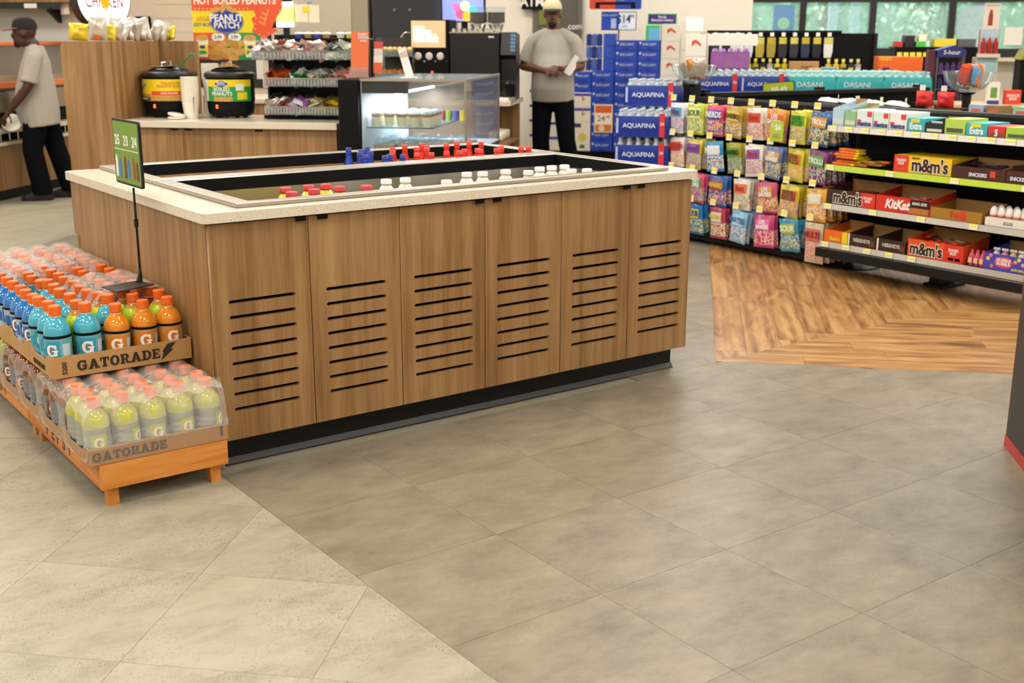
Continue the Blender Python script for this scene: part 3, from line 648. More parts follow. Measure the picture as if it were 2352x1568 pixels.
def limb(a, b, r0, r1, k=5, bulge=0.):
    a, b = Vector(a), Vector(b); return [(a.lerp(b, i/k), r0+(r1-r0)*i/k+bulge*math.sin(PI*i/k), r0+(r1-r0)*i/k+bulge*math.sin(PI*i/k)) for i in range(k+1)]
def hand(mb, wrist, dirv, palm_n, side):
    d = Vector(dirv).normalized(); nrm = Vector(palm_n); nrm = (nrm-d*nrm.dot(d)).normalized(); s = d.cross(nrm)*side
    w_ = Vector(wrist); loft(mb, [(w_-d*.01, .026, .022), (w_+d*.04, .040, .020), (w_+d*.085, .042, .018)], 10)
    for k in range(4):
        b0 = w_+d*.078+s*(.030-.020*k); L = (.070, .078, .072, .056)[k]; c1 = b0+d*L*.5+nrm*.012; c2 = c1+d*L*.3+nrm*.028
        mb.tube([b0, c1, c2], [.0095, .009, .0075], 6)
    t0 = w_+d*.025+s*.034; mb.tube([t0, t0+s*.022+d*.03+nrm*.012, t0+s*.024+d*.058+nrm*.03], [.011, .010, .008], 6)
def person(label, loc, rz, P, skin, shirt, pants, cap, brim, shoe):
    t = thing('person', label, 'person', loc, rz); sk = mat(skin, .5, 0, .08, 25); sh = mat(shirt, .85, 0, .06, 14, bump=.25); pa = mat(pants, .9, 0, .15, 30, spec=.1); so = mat(shoe, .6)
    H = Vector(P['head']); mb = MB(); turn = Matrix.Rotation(P.get('turn', 0), 3, 'Z')
    def hp(x, y, z): return H+turn @ Vector((x, y, z))
    rot = P.get('turn', 0)
    import mathutils
    rq = mathutils.Euler((0, 0, rot))
    ball(mb, hp(0, .012, .035), .080, .100, .100, 14, 10, rq); ball(mb, hp(0, -.02, -.045), .058, .068, .072, 12, 8, rq); ball(mb, hp(0, -.052, -.088), .032, .028, .026, 8, 6, rq)
    ball(mb, hp(0, -.098, -.018), .014, .018, .024, 8, 6, rq); ball(mb, hp(0, -.080, .03), .055, .018, .012, 10, 6, rq); ball(mb, hp(0, -.086, -.058), .026, .012, .012, 8, 6, rq)
    for s in (-1, 1): ball(mb, hp(s*.078, .012, .0), .010, .022, .032, 8, 6, rq)
    NB = Vector(P['neck']); loft(mb, [(NB-Vector((0, 0, .06)), .062, .06), (NB, .056, .056), (H+Vector((0, .02, -.05)), .054, .056)], 12)
    loft(mb, [((0, 0, P['hip_z']-.05), .14, .10), ((0, 0, P['hip_z']+.1), .14, .1), ((0, 0, P['hip_z']+.35), .16, .10), (NB-Vector((0, 0, .12)), .15, .09), (NB-Vector((0, 0, .03)), .07, .06)], 12)
    for s, K in ((-1, 'R'), (1, 'L')):
        S_, E_, W_ = [Vector(q) for q in P['arm'+K]]
        loft(mb, limb(S_, E_, .05, .043), 10); loft(mb, limb(E_, W_, .042, .027, 5, .006), 10); ball(mb, E_, .042, .042, .042, 8, 6)
        hand(mb, W_, P['hd'+K], P['hn'+K], s)
        Hp, Kn, An = [Vector(q) for q in P['leg'+K]]
        loft(mb, limb(Hp, Kn, .075, .052), 10); loft(mb, limb(Kn, An, .052, .036, 5, .008), 10)
        loft(mb, [(An+Vector((0, 0, .01)), .035, .04), (An-Vector((0, 0, .04)), .032, .05)], 8)
    fuse('body', mb, .009, sk, t, 4)
    for s in (-1, 1):
        e = MB(); ball(e, hp(s*.031, -.086, .008), .011, .008, .007, 8, 6, rq); e.build('eye', mat('#9a8878', .3), t, smooth=True)
        e = MB(); ball(e, hp(s*.031, -.0925, .008), .005, .003, .005, 6, 4, rq); e.build('pupil', BLK2, t)
    mb = MB(); ball(mb, hp(0, -.088, -.040), .028, .012, .007, 10, 6, rq); ball(mb, hp(0, -.062, -.088), .038, .032, .034, 10, 8, rq); mb.build('beard', mat('#15100e', .9), t, smooth=True)
    # t-shirt
    z0 = P['hem']; b = P.get('belly', .15); mb = MB()
    loft(mb, [((0, .0, z0), .212, .170), ((0, -.012, z0+.12), .208, .172+b*.15), ((0, -.015, z0+.3), .196, .160+b*.2), ((0, 0, NB.z-.26), .190, .145), ((0, .01, NB.z-.15), .178, .122), ((0, .012, NB.z-.085), .15, .10), ((0, .01, NB.z-.015), .078, .076)], 18)
    for K in 'RL':
        S_, E_, W_ = [Vector(q) for q in P['arm'+K]]; d = (E_-S_)
        sx = 1 if S_.x > 0 else -1
        loft(mb, [((sx*.05, .01, NB.z-.05), .06, .06), ((sx*.13, .01, S_.z+.012), .07, .075), ((S_.x*.92, S_.y, S_.z-.03), .075, .08)], 12); ball(mb, S_-Vector((sx*.01, 0, .02)), .068, .075, .072)
        loft(mb, [(S_+d*.05, .062, .072), (S_+d*.3, .068, .076), (S_+d*.6, .070, .076), (S_+d*.88, .076, .080)], 12)
    fuse('t_shirt', mb, .011, sh, t, 3)
    mb = MB(); hz = P['hip_z']
    loft(mb, [((0, 0, hz-.10), .175, .135), ((0, 0, hz+.02), .19, .145), ((0, 0, hz+.14), .185, .14)], 14)
    for K in 'RL':
        Hp, Kn, An = [Vector(q) for q in P['leg'+K]]
        loft(mb, [(Hp+Vector((0, 0, .05)), .105, .125), (Hp.lerp(Kn, .3), .10, .11), (Kn, .085, .09), (Kn.lerp(An, .5), .085, .09), (An+Vector((0, 0, .0)), .082, .09), (An-Vector((0, 0, .035)), .085, .095)], 12)
    fuse('trousers', mb, .011, pa, t, 3)
    for K in 'RL':
        An = Vector(P['leg'+K][2]); f = Vector(P.get('foot'+K, (0, -1, 0))).normalized(); mb = MB(); rzf = math.atan2(f.x, -f.y)
        q = Matrix.Rotation(rzf, 3, 'Z')
        def fp(x, y, z): v = q @ Vector((x, y, 0)); return (An.x+v.x, An.y+v.y, z)
        prof = [(.09, .035, .085), (.06, .045, .105), (0, .045, .10), (-.08, .048, .08), (-.15, .045, .055), (-.185, .03, .04)]
        vs = []; fs = []
        for y, wd, h in prof:
            for x, z in ((-wd, .0), (wd, .0), (wd, h*.6), (wd*.55, h), (-wd*.55, h), (-wd, h*.6)): vs.append(fp(x, y, z+P.get('lift', 0)))
        n = 6
        for j in range(len(prof)-1):
            for i in range(n): k = (i+1) % n; fs.append((j*n+i, (j+1)*n+i, (j+1)*n+k, j*n+k))
        fs += [tuple(range(n)), tuple(reversed(range((len(prof)-1)*n, len(prof)*n)))]
        MB().add(vs, fs).build('shoe', so, t, bevel=.008)
    # cap
    mb = MB(); ring = [(.088, .108, .040), (.090, .110, .062), (.086, .104, .095), (.066, .082, .130), (.03, .04, .146)]
    vs = []; fs = []; n = 16
    for rx, ry, z in ring:
        for i in range(n): a = 2*PI*i/n; vs.append(hp(rx*math.cos(a), .012+ry*math.sin(a), z))
    for j in range(len(ring)-1):
        for i in range(n): k = (i+1) % n; fs.append((j*n+i, j*n+k, (j+1)*n+k, (j+1)*n+i))
    fs.append(tuple((len(ring)-1)*n+i for i in range(n)))
    c = MB().add(vs, fs).build('cap', mat(cap, .85, 0, .1, 40), t, smooth=True)
    vs = []
    for dz in (.052, .046):
        for i in range(9):
            a = PI+PI*i/8; vs.append(hp(.086*math.cos(a), .0+.098*math.sin(a), dz)); vs.append(hp(.084*math.cos(a), -.03+.155*math.sin(a), dz-.022*(-math.sin(a))))
    fs = []
    for i in range(8): a = 2*i; fs += [(a, a+1, a+3, a+2), (18+a, 18+a+2, 18+a+3, 18+a+1), (a+1, 18+a+1, 18+a+3, a+3)]
    MB().add(vs, fs).build('cap_brim', mat(brim, .8), c)
    return t
# man walking to the hot food case, seen from his left, back half turned
PL = dict(head=(0, -.07, 1.475), neck=(0, .0, 1.385), turn=-.15, hip_z=.80, hem=.665,
          armL=((.20, .02, 1.30), (.255, -.05, 1.02), (.20, -.24, .80)), hdL=(-.1, -.55, -.8), hnL=(-.9, .3, 0),
          armR=((-.20, .02, 1.30), (-.25, -.05, 1.02), (-.2, -.18, .80)), hdR=(.1, -.3, -.9), hnR=(.9, 0, 0),
          legL=((.09, -.02, .80), (.10, -.08, .45), (.10, -.03, .09)), legR=((-.09, .02, .80), (-.10, .10, .46), (-.10, .20, .09)), belly=.1)
person('man in a grey t-shirt and dark cap carrying a white lid, seen from the side', W(-4.33, 6.42, 0), SH-PI/2+.42, PL, '#4a2c20', '#aba294', '#0b0c10', '#211d1c', '#a0605a', '#1c1a19')
tb = thing('foam_lid', 'round white lid held in the left hand of the man in the dark cap', 'lid', W(-4.52, 6.26, .70), SH, rot=(.9, .5, SH))
MB().lathe([(.005, .012), (.07, .014), (.085, .006), (.09, 0), (.088, .003), (.07, .011), (.005, .009)], 20, False).build('lid', mat('#f0ead8', .6), tb, smooth=True)
PR = dict(head=(-.01, -.02, 1.66), neck=(0, 0, 1.545), turn=.25, hip_z=.93, hem=.875,
          armR=((-.20, .01, 1.44), (-.285, -.04, 1.19), (-.02, -.235, 1.155)), hdR=(.9, -.25, -.1), hnR=(0, .6, -1),
          armL=((.20, .01, 1.44), (.272, .0, 1.19), (.16, -.25, 1.17)), hdL=(-.55, -.7, .1), hnL=(-.6, .3, -.4),
          legR=((-.10, 0, .90), (-.11, -.03, .50), (-.10, .02, .09)), legL=((.10, 0, .90), (.15, -.05, .50), (.22, .05, .09)), belly=.25)
person('man in a grey t-shirt and cream cap holding a folded paper near the beer', W(.225, 7.69, 0), SH-.12, PR, '#6a4230', '#a49c90', '#0b0c10', '#d8c9a0', '#2a251f', '#1d1b1a')
pp = thing('folded_paper', 'folded white paper held by the man in the cream cap', 'paper', W(.385, 7.38, 1.13), SH, rot=(.2, .62, SH-.3))
MB().add([(-.03, 0, 0), (.02, 0, 0), (.03, .004, .2), (-.02, .004, .2), (-.03, -.003, 0), (.02, -.003, 0), (.03, .001, .2), (-.02, .001, .2)], [(0, 1, 2, 3), (7, 6, 5, 4), (0, 3, 7, 4), (1, 5, 6, 2), (3, 2, 6, 7), (0, 4, 5, 1)]).build('sheet', PAPER, pp)
MB().add([(.02, -.004, .0), (.055, -.03, .03), (.062, -.03, .12), (.03, -.004, .15)], [(0, 1, 2, 3)]).build('flap', mat('#f3dcd6', .6), pp)
# ---------------------------------------------------------------- LEFT BACKGROUND: hot food case
ORNG = mat('#f08240', .4); REDM = mat('#c03a24', .5); CREAMTOP = QUARTZ
t = sthing('hot_food_counter', 'wood fronted hot food counter with glass case at the far left', 'counter', -4.62, 7.4)
B('kick_board', -.9, -.06, -1.7, 2.2, 0, .095, BLACK, t); B('front_panel', -.9, 0, -1.7, 2.2, .0955, .495, LAM, t)
B('lower_ledge', -.9, .03, -1.7, 2.2, .4955, .525, QUARTZ, t)
B('shelf_recess', -.9, -.06, -1.7, 2.2, .5255, .60, BLK2, t)
for k in range(26): MB().box(-.06, .0, -1.6+.14*k, -1.585+.14*k, .53, .60).build('divider', CHROME, t)
B('upper_ledge', -.9, .02, -1.7, 2.2, .6005, .645, QUARTZ, t); B('dark_recess', -.9, -.08, -1.7, 2.2, .6455, .78, BLK2, t)
B('steel_case', -.9, -.02, -1.7, 2.2, .7805, .975, STEEL, t, bevel=.01); B('case_trim', -.9, -.01, -1.7, 2.2, .9755, .995, mat('#4a4640', .4), t)
B('orange_band', -.9, -.015, -1.7, 2.2, .9955, 1.045, ORNG, t)
MB().prism([(-.02, 1.0455), (-.014, 1.0455), (-.34, 1.37), (-.345, 1.365)], -1.7, 2.2, 'y').build('slanted_glass', CLEAR, t)
B('case_back', -.9, -.7, -1.7, 2.2, 1.0455, 1.37, mat('#b59a78', .6), t); B('case_roof', -.9, -.34, -1.7, 2.2, 1.3705, 1.40, ORNG, t)
for k in range(5): MB().box(-.6, -.15, -1.5+.7*k, -1.0+.7*k, 1.046, 1.09).build('food_pan', mat('#a8793f', .6, 0, .4, 60), t)
for i, (lab, vo, zz, tl) in enumerate((('dark red menu folder leaning on the hot food glass', -.99, 1.14, .18), ('bright red menu folder leaning in front of the darker one', -.86, 1.12, .18))):
    m_ = sthing('menu_folder', lab, 'folder', -4.80, 7.4+vo, zz+.03, 0, 'menu folders on the hot food case')
    m_.rotation_euler = (.25, -.55, SH+.25)
    B('cover', -.006, .004, -.0, .15, 0, .25, mat('#8e2417', .5) if i == 0 else REDM, m_); B('spine', -.006, .004, .1502, .165, 0, .25, mat('#f2b632', .5), m_)
t = sthing('wall_shelf', 'dark shelf on brackets on the wall over the hot food counter', 'shelf', -5.75, 9.2, 1.72)
B('board', -.8, .55, -.3, .0, .10, .14, LAM, t); B('apron', -.8, .32, -.3, -.28, .03, .0995, mat('#24302a', .5), t); B('label', -.1, .05, -.302, -.3005, .035, .085, PAPER, t)
MB().prism([(.0, -.12), (.03, -.12), (.03, .0295), (-.22, .0295), (-.22, .0)], .12, .16, 'x').build('bracket', BLACK, t)
tag(B('wall_notice', -.05, .05, 0, .006, -.07, .08, mat('#e4e4d0', .6), None, loc=W(-5.42, 8.99, 1.76), rot=(0, 0, SH)), 'small pale notice pinned to the wall above the man in the dark cap', 'notice')
wp = wall('wall_pillar', -7.5, -4.95, 9.21, 9.6, 0, 3.0, mat('#d9d6cc', .8, 0, .02, 3))
wp2 = wall('wall_left_back', -4.949, -1.0, 9.21, 9.5, 0, 3.0, mat('#ecdcc4', .85, 0, .02, 3))
for k in range(14): o = B('shiplap_board', -4.45, -2.72, 9.195, 9.2095, .9+.15*k, 1.046+.15*k, mat('#eddcc0', .8, 0, .02, 3), wp2)
# round lit chicken sign
t = sthing('round_light_box', 'round lit white sign with dark rim and chicken lettering', 'sign', -4.47, 8.0, 1.835, 1.12)
MB().lathe([(.325, -.06), (.33, -.055), (.33, .055), (.32, .06), (.315, .056)], 48).build('rim', mat('#2a2523', .4), t, rot=(PI/2, 0, 0))
MB().lathe([(.314, 0), (.314, .006)], 48).build('lit_face', mat('#ffffff', .5, 0, 0, 1, .55), t, (0, -.0565, 0), (PI/2, 0, 0))
text(t, 'CHICKEN', .17, 0, -.0636, -.045, mat('#a52030', .5), .01, xs=.62)
MB().prism([(-.08, .16), (-.07, .0), (-.04, -.07), (-.035, -.115), (-.008, -.10), (.012, -.14), (.03, -.09), (.06, -.07), (.075, .16)], -.0002, .0006, 'y').build('flame', mat('#f0931f', .5, 0, .2, 20, .6), t, (0, -.0646, 0))
for sx in (-.06, .05): MB().prism([(sx-.026, -.205), (sx+.014, -.212), (sx+.010, -.197)], -.0002, .0006, 'y').build('foot_mark', mat('#f4a860', .5, 0, .1, 9, .5), t, (0, -.0646, 0))
for sx in (-.15, .15): MB().tube([(sx, 0, .29), (sx, 0, 1.164)], .006).build('hanger_rod', BLACK, t)
t = sthing('order_screen', 'small black order screen behind the snack bags', 'screen', -4.55, 9.05, 1.50)
B('case', -.10, .10, 0, .05, 0, .17, BLK2, t, bevel=.02); B('button', .065, .08, -.004, -.0005, .14, .155, WHITE, t); B('stem', -.02, .02, .051, .14, .04, .12, BLACK, t)
# ---------------------------------------------------------------- snack partition and peanut counter
t = sthing('snack_partition', 'tall wood laminate partition with a rounded corner beside the peanut counter', 'partition', -2.35, 4.0)
MB().prism([(-.36, 0), (0, 0), (0, 1.424), (-.325, 1.424), (-.35, 1.414), (-.36, 1.39)][::1], .0, .76, 'y').build('end_block', LAM, t)
B('back_panel', .0005, .285, .742, .80, 0, 1.424, LAM, t); B('rear_block', -.36, 0, .7605, 1.10, 0, 1.424, LAM, t)
def bag_mesh(w_, h, d, seed=0, nx=8, nz=10):
    r = random.Random(seed); mb = MB(); ph = [r.uniform(0, 6) for _ in range(6)]
    def pil(a, b):
        e = (1-abs(2*a-1)**2.2)*(1-abs(2*b-1)**2.6); return max(0, e)**.6
    for s in (-1, 1):
        def fn(a, b):
            x = (a-.5)*w_*(1-.05*math.sin(PI*b)); wr = .22*math.sin(9*a+ph[0])*math.sin(7*b+ph[1])+.16*math.sin(15*b+ph[2]+5*a)*math.sin(6*a+ph[3])
            return ((x if s < 0 else -x), s*(d/2*pil(a if s < 0 else 1-a, b)*(1+wr)+.0008), b*h)
        mb.grid(nx, nz, fn)
    return mb
SILV = mat('#ddd6c8', .22, .35, .12, 25); YELB = mat('#e6cf3a', .25, .2, .25, 18)
chips = [(-.47, 'y', .11, .3), (-.30, 's', .15, -.2), (-.20, 'y', .11, .1), (-.145, 's', .15, .1), (-.09, 's', .14, .0), (-.02, 's', .15, .2), (.045, 's', .15, -.1), (.10, 's', .14, .15), (.165, 's', .155, .0), (.225, 's', .14, -.2), (.285, 's', .135, .1), (.34, 'y', .12, .3), (.40, 'y', .10, -.2)]
cw = ['yellow snack bag alone at the left end of the partition top', 'large foil snack bag with a red seal leaning left on the partition', 'small yellow snack bag in front of the foil bags', 'foil snack bag just right of the small yellow one', 'second foil bag right of the small yellow one', 'third foil bag right of the small yellow one', 'fourth foil bag right of the small yellow one', 'fifth foil bag right of the small yellow one', 'tallest foil bag in the row on the partition', 'foil bag just right of the tallest one', 'last foil bag before the yellow pair on the partition', 'left one of the yellow bag pair at the right end', 'rightmost yellow snack bag on the partition']
for i, ((x, k, h, rr), lab) in enumerate(zip(chips, cw)):
    b_ = sthing('snack_bag', lab, 'bag', -2.66+(x+.47)*.40, 4.16+(x+.47)*.80+.02*(i % 2), 1.4245, rr+.9*random.uniform(-.5, .5), 'snack bags on the wood partition')
    bag_mesh(.10 if x > -.25 else .13, h*1.05, .06, i).build('bag', SILV if k == 's' else YELB, b_, (0, 0, .004), (random.uniform(-.3, .1), random.uniform(-.35, .35), 0), smooth=True)
    if k == 's': B('seal_mark', -.022, .022, -.035, -.0335, .008, .04, mat('#f2672a', .5), b_)
# peanut counter
t = sthing('peanut_cabinet', 'wood laminate base cabinet under the peanut warmers', 'cabinet', -2.34, 4.02)
B('body', 0.012, 1.545, .021, .72, .09, .855, LAM, t); B('kick_board', .02, 1.54, .06, .72, 0, .0895, BLACK, t)
for i, (a, b) in enumerate(((.012, .455), (.458, .957), (.96, 1.545))):
    d = B('door', a, b, 0, .019, .09, .85, LAM, t); B('handle', b-.08 if i == 0 else a+.02, b-.03 if i == 0 else a+.07, -.012, -.0005, .838, .848, BLK2, d)
o = B('peanut_countertop', 0, 1.56, -.02, .715, .8555, .90, QUARTZ, None, .004, W(-2.34, 4.0, 0), (0, 0, SH)); tag(o, 'cream stone countertop carrying the peanut warmers and condiment rack', 'countertop')
def warmer(lab, u, v, r, lbl, kind):
    t = sthing('peanut_warmer', lab, 'warmer', u, v, .9005)
    MB().lathe([(r*.80, .012), (r*.93, .03), (r*.97, .06), (r*.98, .11), (r, .115), (r, .27), (r*.98, .275)], 32).build('body', BLK2, t, smooth=False)
    for k in range(4): a = PI/4+k*PI/2; MB().lathe([(.018, 0), (.018, .013)], 8, c=(r*.6*math.cos(a), r*.6*math.sin(a), 0)).build('foot', BLACK, t)
    MB().lathe([(r*1.0, .2755), (r*1.06, .283), (r*1.06, .305), (r*.95, .318), (r*.80, .320)], 32).build('rim', mat('#201e1c', .35), t, smooth=True)
    lid = MB().lathe([(r*.74, .3205), (r*.76, .328), (r*.55, .342), (r*.1, .350)], 28).build('lid', mat('#1a1917', .25) if kind == 1 else BLK2, t, smooth=True)
    MB().prism([(-r*.70, .001), (r*.25, .001), (r*.25, .004), (-r*.70, .004)], -.10, .06, 'y').build('lid_plate', CHROME, lid, (.02, 0, .352), (0, -.09, 0))
    MB().tube([(-.05, 0, .352), (-.05, 0, .378), (.02, 0, .385), (.02, 0, .356)], .006).build('lid_handle', CHROME, lid)
    B('pilot_light', -.045, -.033, -r*.985-.004, -r*.985+.01, .07, .095, mat('#ff5a30', .5, 0, 0, 1, 2.), t)
    R_ = r+.002
    def arc(a0, a1, z0, z1, m, nm='label_print', d=0.):
        rr = R_+d; return MB().grid(max(4, int((a1-a0)*10)), 1, lambda a, b: (rr*math.sin(a0+(a1-a0)*a), -rr*math.cos(a0+(a1-a0)*a), z0+(z1-z0)*b)).build(nm, m, lw, smooth=True)
    Y_, Rd, Gn, Bl = mat('#f2d41e', .45), mat('#e4512a', .45), mat('#2c9a45', .45), mat('#2c3f9c', .45); nutm = mat('#c9984a', .6, 0, .35, 60)
    lw = MB().grid(24, 1, lambda a, b: (R_*math.sin(-1.35+2.7*a), -R_*math.cos(-1.35+2.7*a), .118+.148*b)).build('label_wrap', Y_ if kind == 1 else Gn, t, smooth=True)
    def wt(s, size, a, z, m, bold=.02, d=.0012, xs=1.):
        me = wrap_mesh(text_mesh(s, size, bold, .0002, 1., 0., xs), R_+d); obj('lettering', me, m, lw, (0, 0, z), (0, 0, a))
    if kind == 1:
        arc(-1.35, -.35, .118, .165, nutm, d=.0005); arc(-1.2, -.4, .120, .145, BLK2, d=.0008); arc(-.35, 1.2, .118, .155, nutm, d=.0005); arc(-.3, 1.2, .157, .185, Rd, d=.0006)
        MB().grid(8, 1, lambda a, b: ((R_+.001)*math.sin(-1.1+.5*a), -(R_+.001)*math.cos(-1.1+.5*a), .225+(.024*math.sin(PI*min(max(a, .08), .92)))*(2*b-1))).build('label_oval', Bl, lw)
        wt('PEANUT\nPATCH', .022, -.85, .227, WHITE); wt('"THE SNIKT\nPEANUTS WANTS"'.replace('SNIKT', 'SOUTH').replace('WANTS', 'WANT'), .024, .45, .228, mat('#d8702a', .5)); wt('BOILED PEANUTS', .016, -.8, .132, WHITE); wt('HAND ROASTED', .016, .4, .171, WHITE)
    else:
        arc(-1.35, 1.35, .218, .266, Y_, d=.0005); arc(-1.3, -.7, .118, .266, mat('#ece6d8', .5), d=.0008); arc(-.35, .45, .118, .150, nutm, d=.0005)
        MB().grid(8, 1, lambda a, b: ((R_+.001)*math.sin(-.28+.56*a), -(R_+.001)*math.cos(-.28+.56*a), .238+(.022*math.sin(PI*min(max(a, .08), .92)))*(2*b-1))).build('label_oval', Bl, lw)
        wt('PEANUT\nPATCH', .018, 0, .240, WHITE); wt('BOILED\nPEANUTS', .036, .0, .185, WHITE); arc(.6, .95, .19, .235, mat('#e8e8e0', .5), d=.0008); arc(.65, 1.1, .13, .18, Y_, d=.0008)
    return t
wa = warmer('black peanut warmer with a yellow label and a green ladle', -2.145, 4.44, .185, 0, 1)
warmer('black peanut warmer with a green label beside the white cups', -1.695, 4.45, .168, 0, 2)
ld_ = sthing('ladle', 'green ladle resting in the yellow labelled warmer', 'ladle', -2.07, 4.44, 1.24)
MB().tube([(0, 0, .0), (.10, -.01, .095), (.125, -.01, .10), (.135, -.01, .06)], .006).build('handle', mat('#1f8a4c', .4), ld_)
for lab, u, v, z, n in (('tall stack of white foam cups between the warmers', -1.925, 4.28, .9005, 13), ('stack of white foam cups behind the tall one', -1.862, 4.50, 1.05, 12)):
    s_ = sthing('cup_stack', lab, 'cups', u, v, z)
    for k in range(n):
        zb = k*.0135 if lab.startswith('tall') else k*.009
        MB().lathe([(.046, zb), (.0585, zb+.115), (.061, zb+.117), (.061, zb+.123), (.056, zb+.123), (.044, zb+.006)], 18).build('foam_cup', mat('#f2ead6', .7), s_)
    if not lab.startswith('tall'): MB().lathe([(.075, -.148), (.075, -.13), (.06, -.128), (.06, -.002)], 18).build('riser', mat('#efe6d0', .7), s_)
    else: MB().tube([(.05, -.05, .15), (.05, -.062, .14), (.05, -.062, .01)], .003).build('wire_guard', BLACK, s_)
t = sthing('lid_stack', 'slanted stack of white foam cup lids beside the tall cups', 'lids', -2.0, 4.20, .9005)
for k in range(2): MB().lathe([(.055, 0), (.06, .003), (.06, .012), (.05, .016)], 18).build('lid', mat('#f2ead6', .7), t, (0, 0, .002+.02*k), (0, .2*k, 0))
# poster board
t = sthing('peanut_poster', 'tall hot boiled peanuts poster with a red arrow', 'poster', -2.125, 5.12, 1.02); t.scale = (.94, 1, .95)
Pz = 1.0; YEL = mat('#f4dc20', .5); RD = mat('#ee5a30', .5); GRN = mat('#2fa05a', .5); NUT = mat('#d3a252', .55, 0, .25, 30); DK = mat('#3a3733', .5); BLU = mat('#2c3e9e', .5)
MB().prism([(-.12, .06), (.45, .06), (.45, .45), (.64, .66), (.64, .95), (-.12, .95)], 0, .008, 'y').build('board', mat('#efe9dc', .6), t)
def fp(poly, m, d, nm='print'): return MB().prism(poly, -d, -d+.0012, 'y').build(nm, m, t)
def pe(cx, cz, rx, rz_, n=28, a0=0): return [(cx+rx*math.cos(a0+2*PI*i/n), cz+rz_*math.sin(a0+2*PI*i/n)) for i in range(n)]
fp([(-.12, .49), (.45, .49), (.45, .66), (-.12, .66)], YEL, .0014)
fp([(-.12, .28), (.16, .28), (.16, .49), (-.12, .49)], RD, .0014); fp([(.16, .28), (.45, .28), (.45, .49), (.16, .49)], GRN, .0014)
fp([(-.12, .06), (.45, .06), (.45, .13), (-.12, .13)], DK, .0013); fp([(-.12, .13), (.40, .13), (.40, .30), (-.12, .30)], DK, .0013)
fp([(-.12, .66), (.40, .66), (.42, .62), (.38, .60), (.40, .54), (.38, .50), (.48, .44), (.60, .51), (.55, .53), (.64, .68), (.65, .80), (.62, .84), (.60, .95), (-.12, .95)], RD, .0028)
for i in range(14): fp(pe(-.09+.034*i, .672, .006, .006, 8), mat('#f8b8a0', .5), .0042, 'lamp_dot')
for q in ((.42, .60), (.405, .56), (.41, .52), (.44, .48), (.48, .46), (.52, .485), (.60, .62), (.62, .66), (.635, .71), (.64, .76), (.63, .80)): fp(pe(q[0], q[1], .006, .006, 8), mat('#f8b8a0', .5), .0042, 'lamp_dot')
for k in range(3): fp([(.44+.012*k, .57+.035*k), (.485+.012*k, .545+.035*k), (.515+.012*k, .60+.035*k), (.505+.012*k, .605+.035*k), (.48+.012*k, .565+.035*k), (.447+.012*k, .583+.035*k)], mat('#f89a50', .5), .0042, 'chevron')
fp(pe(.17, .575, .145, .095), mat('#8d86a8', .5), .0042, 'logo_rim'); fp(pe(.17, .575, .132, .083), BLU, .0056, 'logo_oval')
text(t, 'PEANUT', .075, .17, -.0062, .60, WHITE, .03); text(t, 'PATCH', .068, .17, -.0062, .545, WHITE, .03)
for (x, z, a) in ((.08, .665, .2), (.15, .685, 1.2), (.21, .67, -.5)): fp([(x+.048*math.cos(q)*math.cos(a)-.02*math.sin(q)*math.sin(a), z+.048*math.cos(q)*math.sin(a)+.02*math.sin(q)*math.cos(a)) for q in [2*PI*i/14 for i in range(14)]], NUT, .0070, 'peanut')
text(t, 'HOT BOILED PEANUTS', .084, .245, -.0032, .735, mat('#f7ead8', .5), .035, xs=.80)
text(t, 'GET BOILED', .038, -.01, -.0020, .55, BLU, .01, tilt=0); text(t, "CAN'T RESIST\nSOUTHERN TO", .024, -.005, -.0020, .595, mat('#e08a28', .5), .01)
for x, s in ((.09, '2.49'), (.23, '3.99')):
    fp(pe(x-.02, .455, .034, .030, 18), mat('#f4f0e6', .5), .0034, 'price_cloud'); fp(pe(x+.022, .455, .034, .030, 18), mat('#f4f0e6', .5), .0036, 'price_cloud'); text(t, s, .036, x, -.0042, .455, DK, .01)
for i, (x, z, a) in enumerate(((.05, .40, -.4), (.10, .365, .3), (.03, .335, -.3), (.14, .40, .2), (.20, .41, -.3), (.27, .40, .5), (.24, .36, -.5), (.17, .345, .1), (.11, .32, -.4), (.28, .34, .3), (.07, .30, .1), (.20, .30, -.2), (.10, .22, .3), (.16, .225, 1.), (.22, .215, -.4))):
    fp([(x+.062*math.cos(q)*math.cos(a)-.026*math.sin(q)*math.sin(a), z+.062*math.cos(q)*math.sin(a)+.026*math.sin(q)*math.cos(a)) for q in [2*PI*j/14 for j in range(14)]], mat('#d3a252', .55, 0, .25, 30) if i % 2 else mat('#c4903f', .55, 0, .25, 30), .0030+.0006*(i % 5), 'peanut')
for x in (-.045, .36):
    fp([(x-.04, .30), (x+.04, .30), (x+.052, .44), (x-.052, .44)], mat('#f2ede0', .5), .0070, 'printed_cup'); fp(pe(x, .45, .055, .025, 16), NUT, .0078, 'cup_nuts'); fp([(x-.041, .32), (x+.041, .32), (x+.048, .40), (x-.048, .40)], YEL, .0080, 'cup_label'); fp([(x-.03, .325), (x+.03, .325), (x+.03, .35), (x-.03, .35)], GRN, .0090, 'cup_label'); fp(pe(x, .378, .025, .014, 12), BLU, .0092, 'cup_logo')
fp([(-.03, .215), (.075, .205), (.075, .25), (-.03, .245)], RD, .0046, 'print'); text(t, 'Now Better Flavors', .028, .17, -.0035, .165, mat('#8d9a3a', .5), .0)
for sx in (0., .5): B('post', sx, sx+.03, .009, .03, -1.07, .9, BLACK, t)
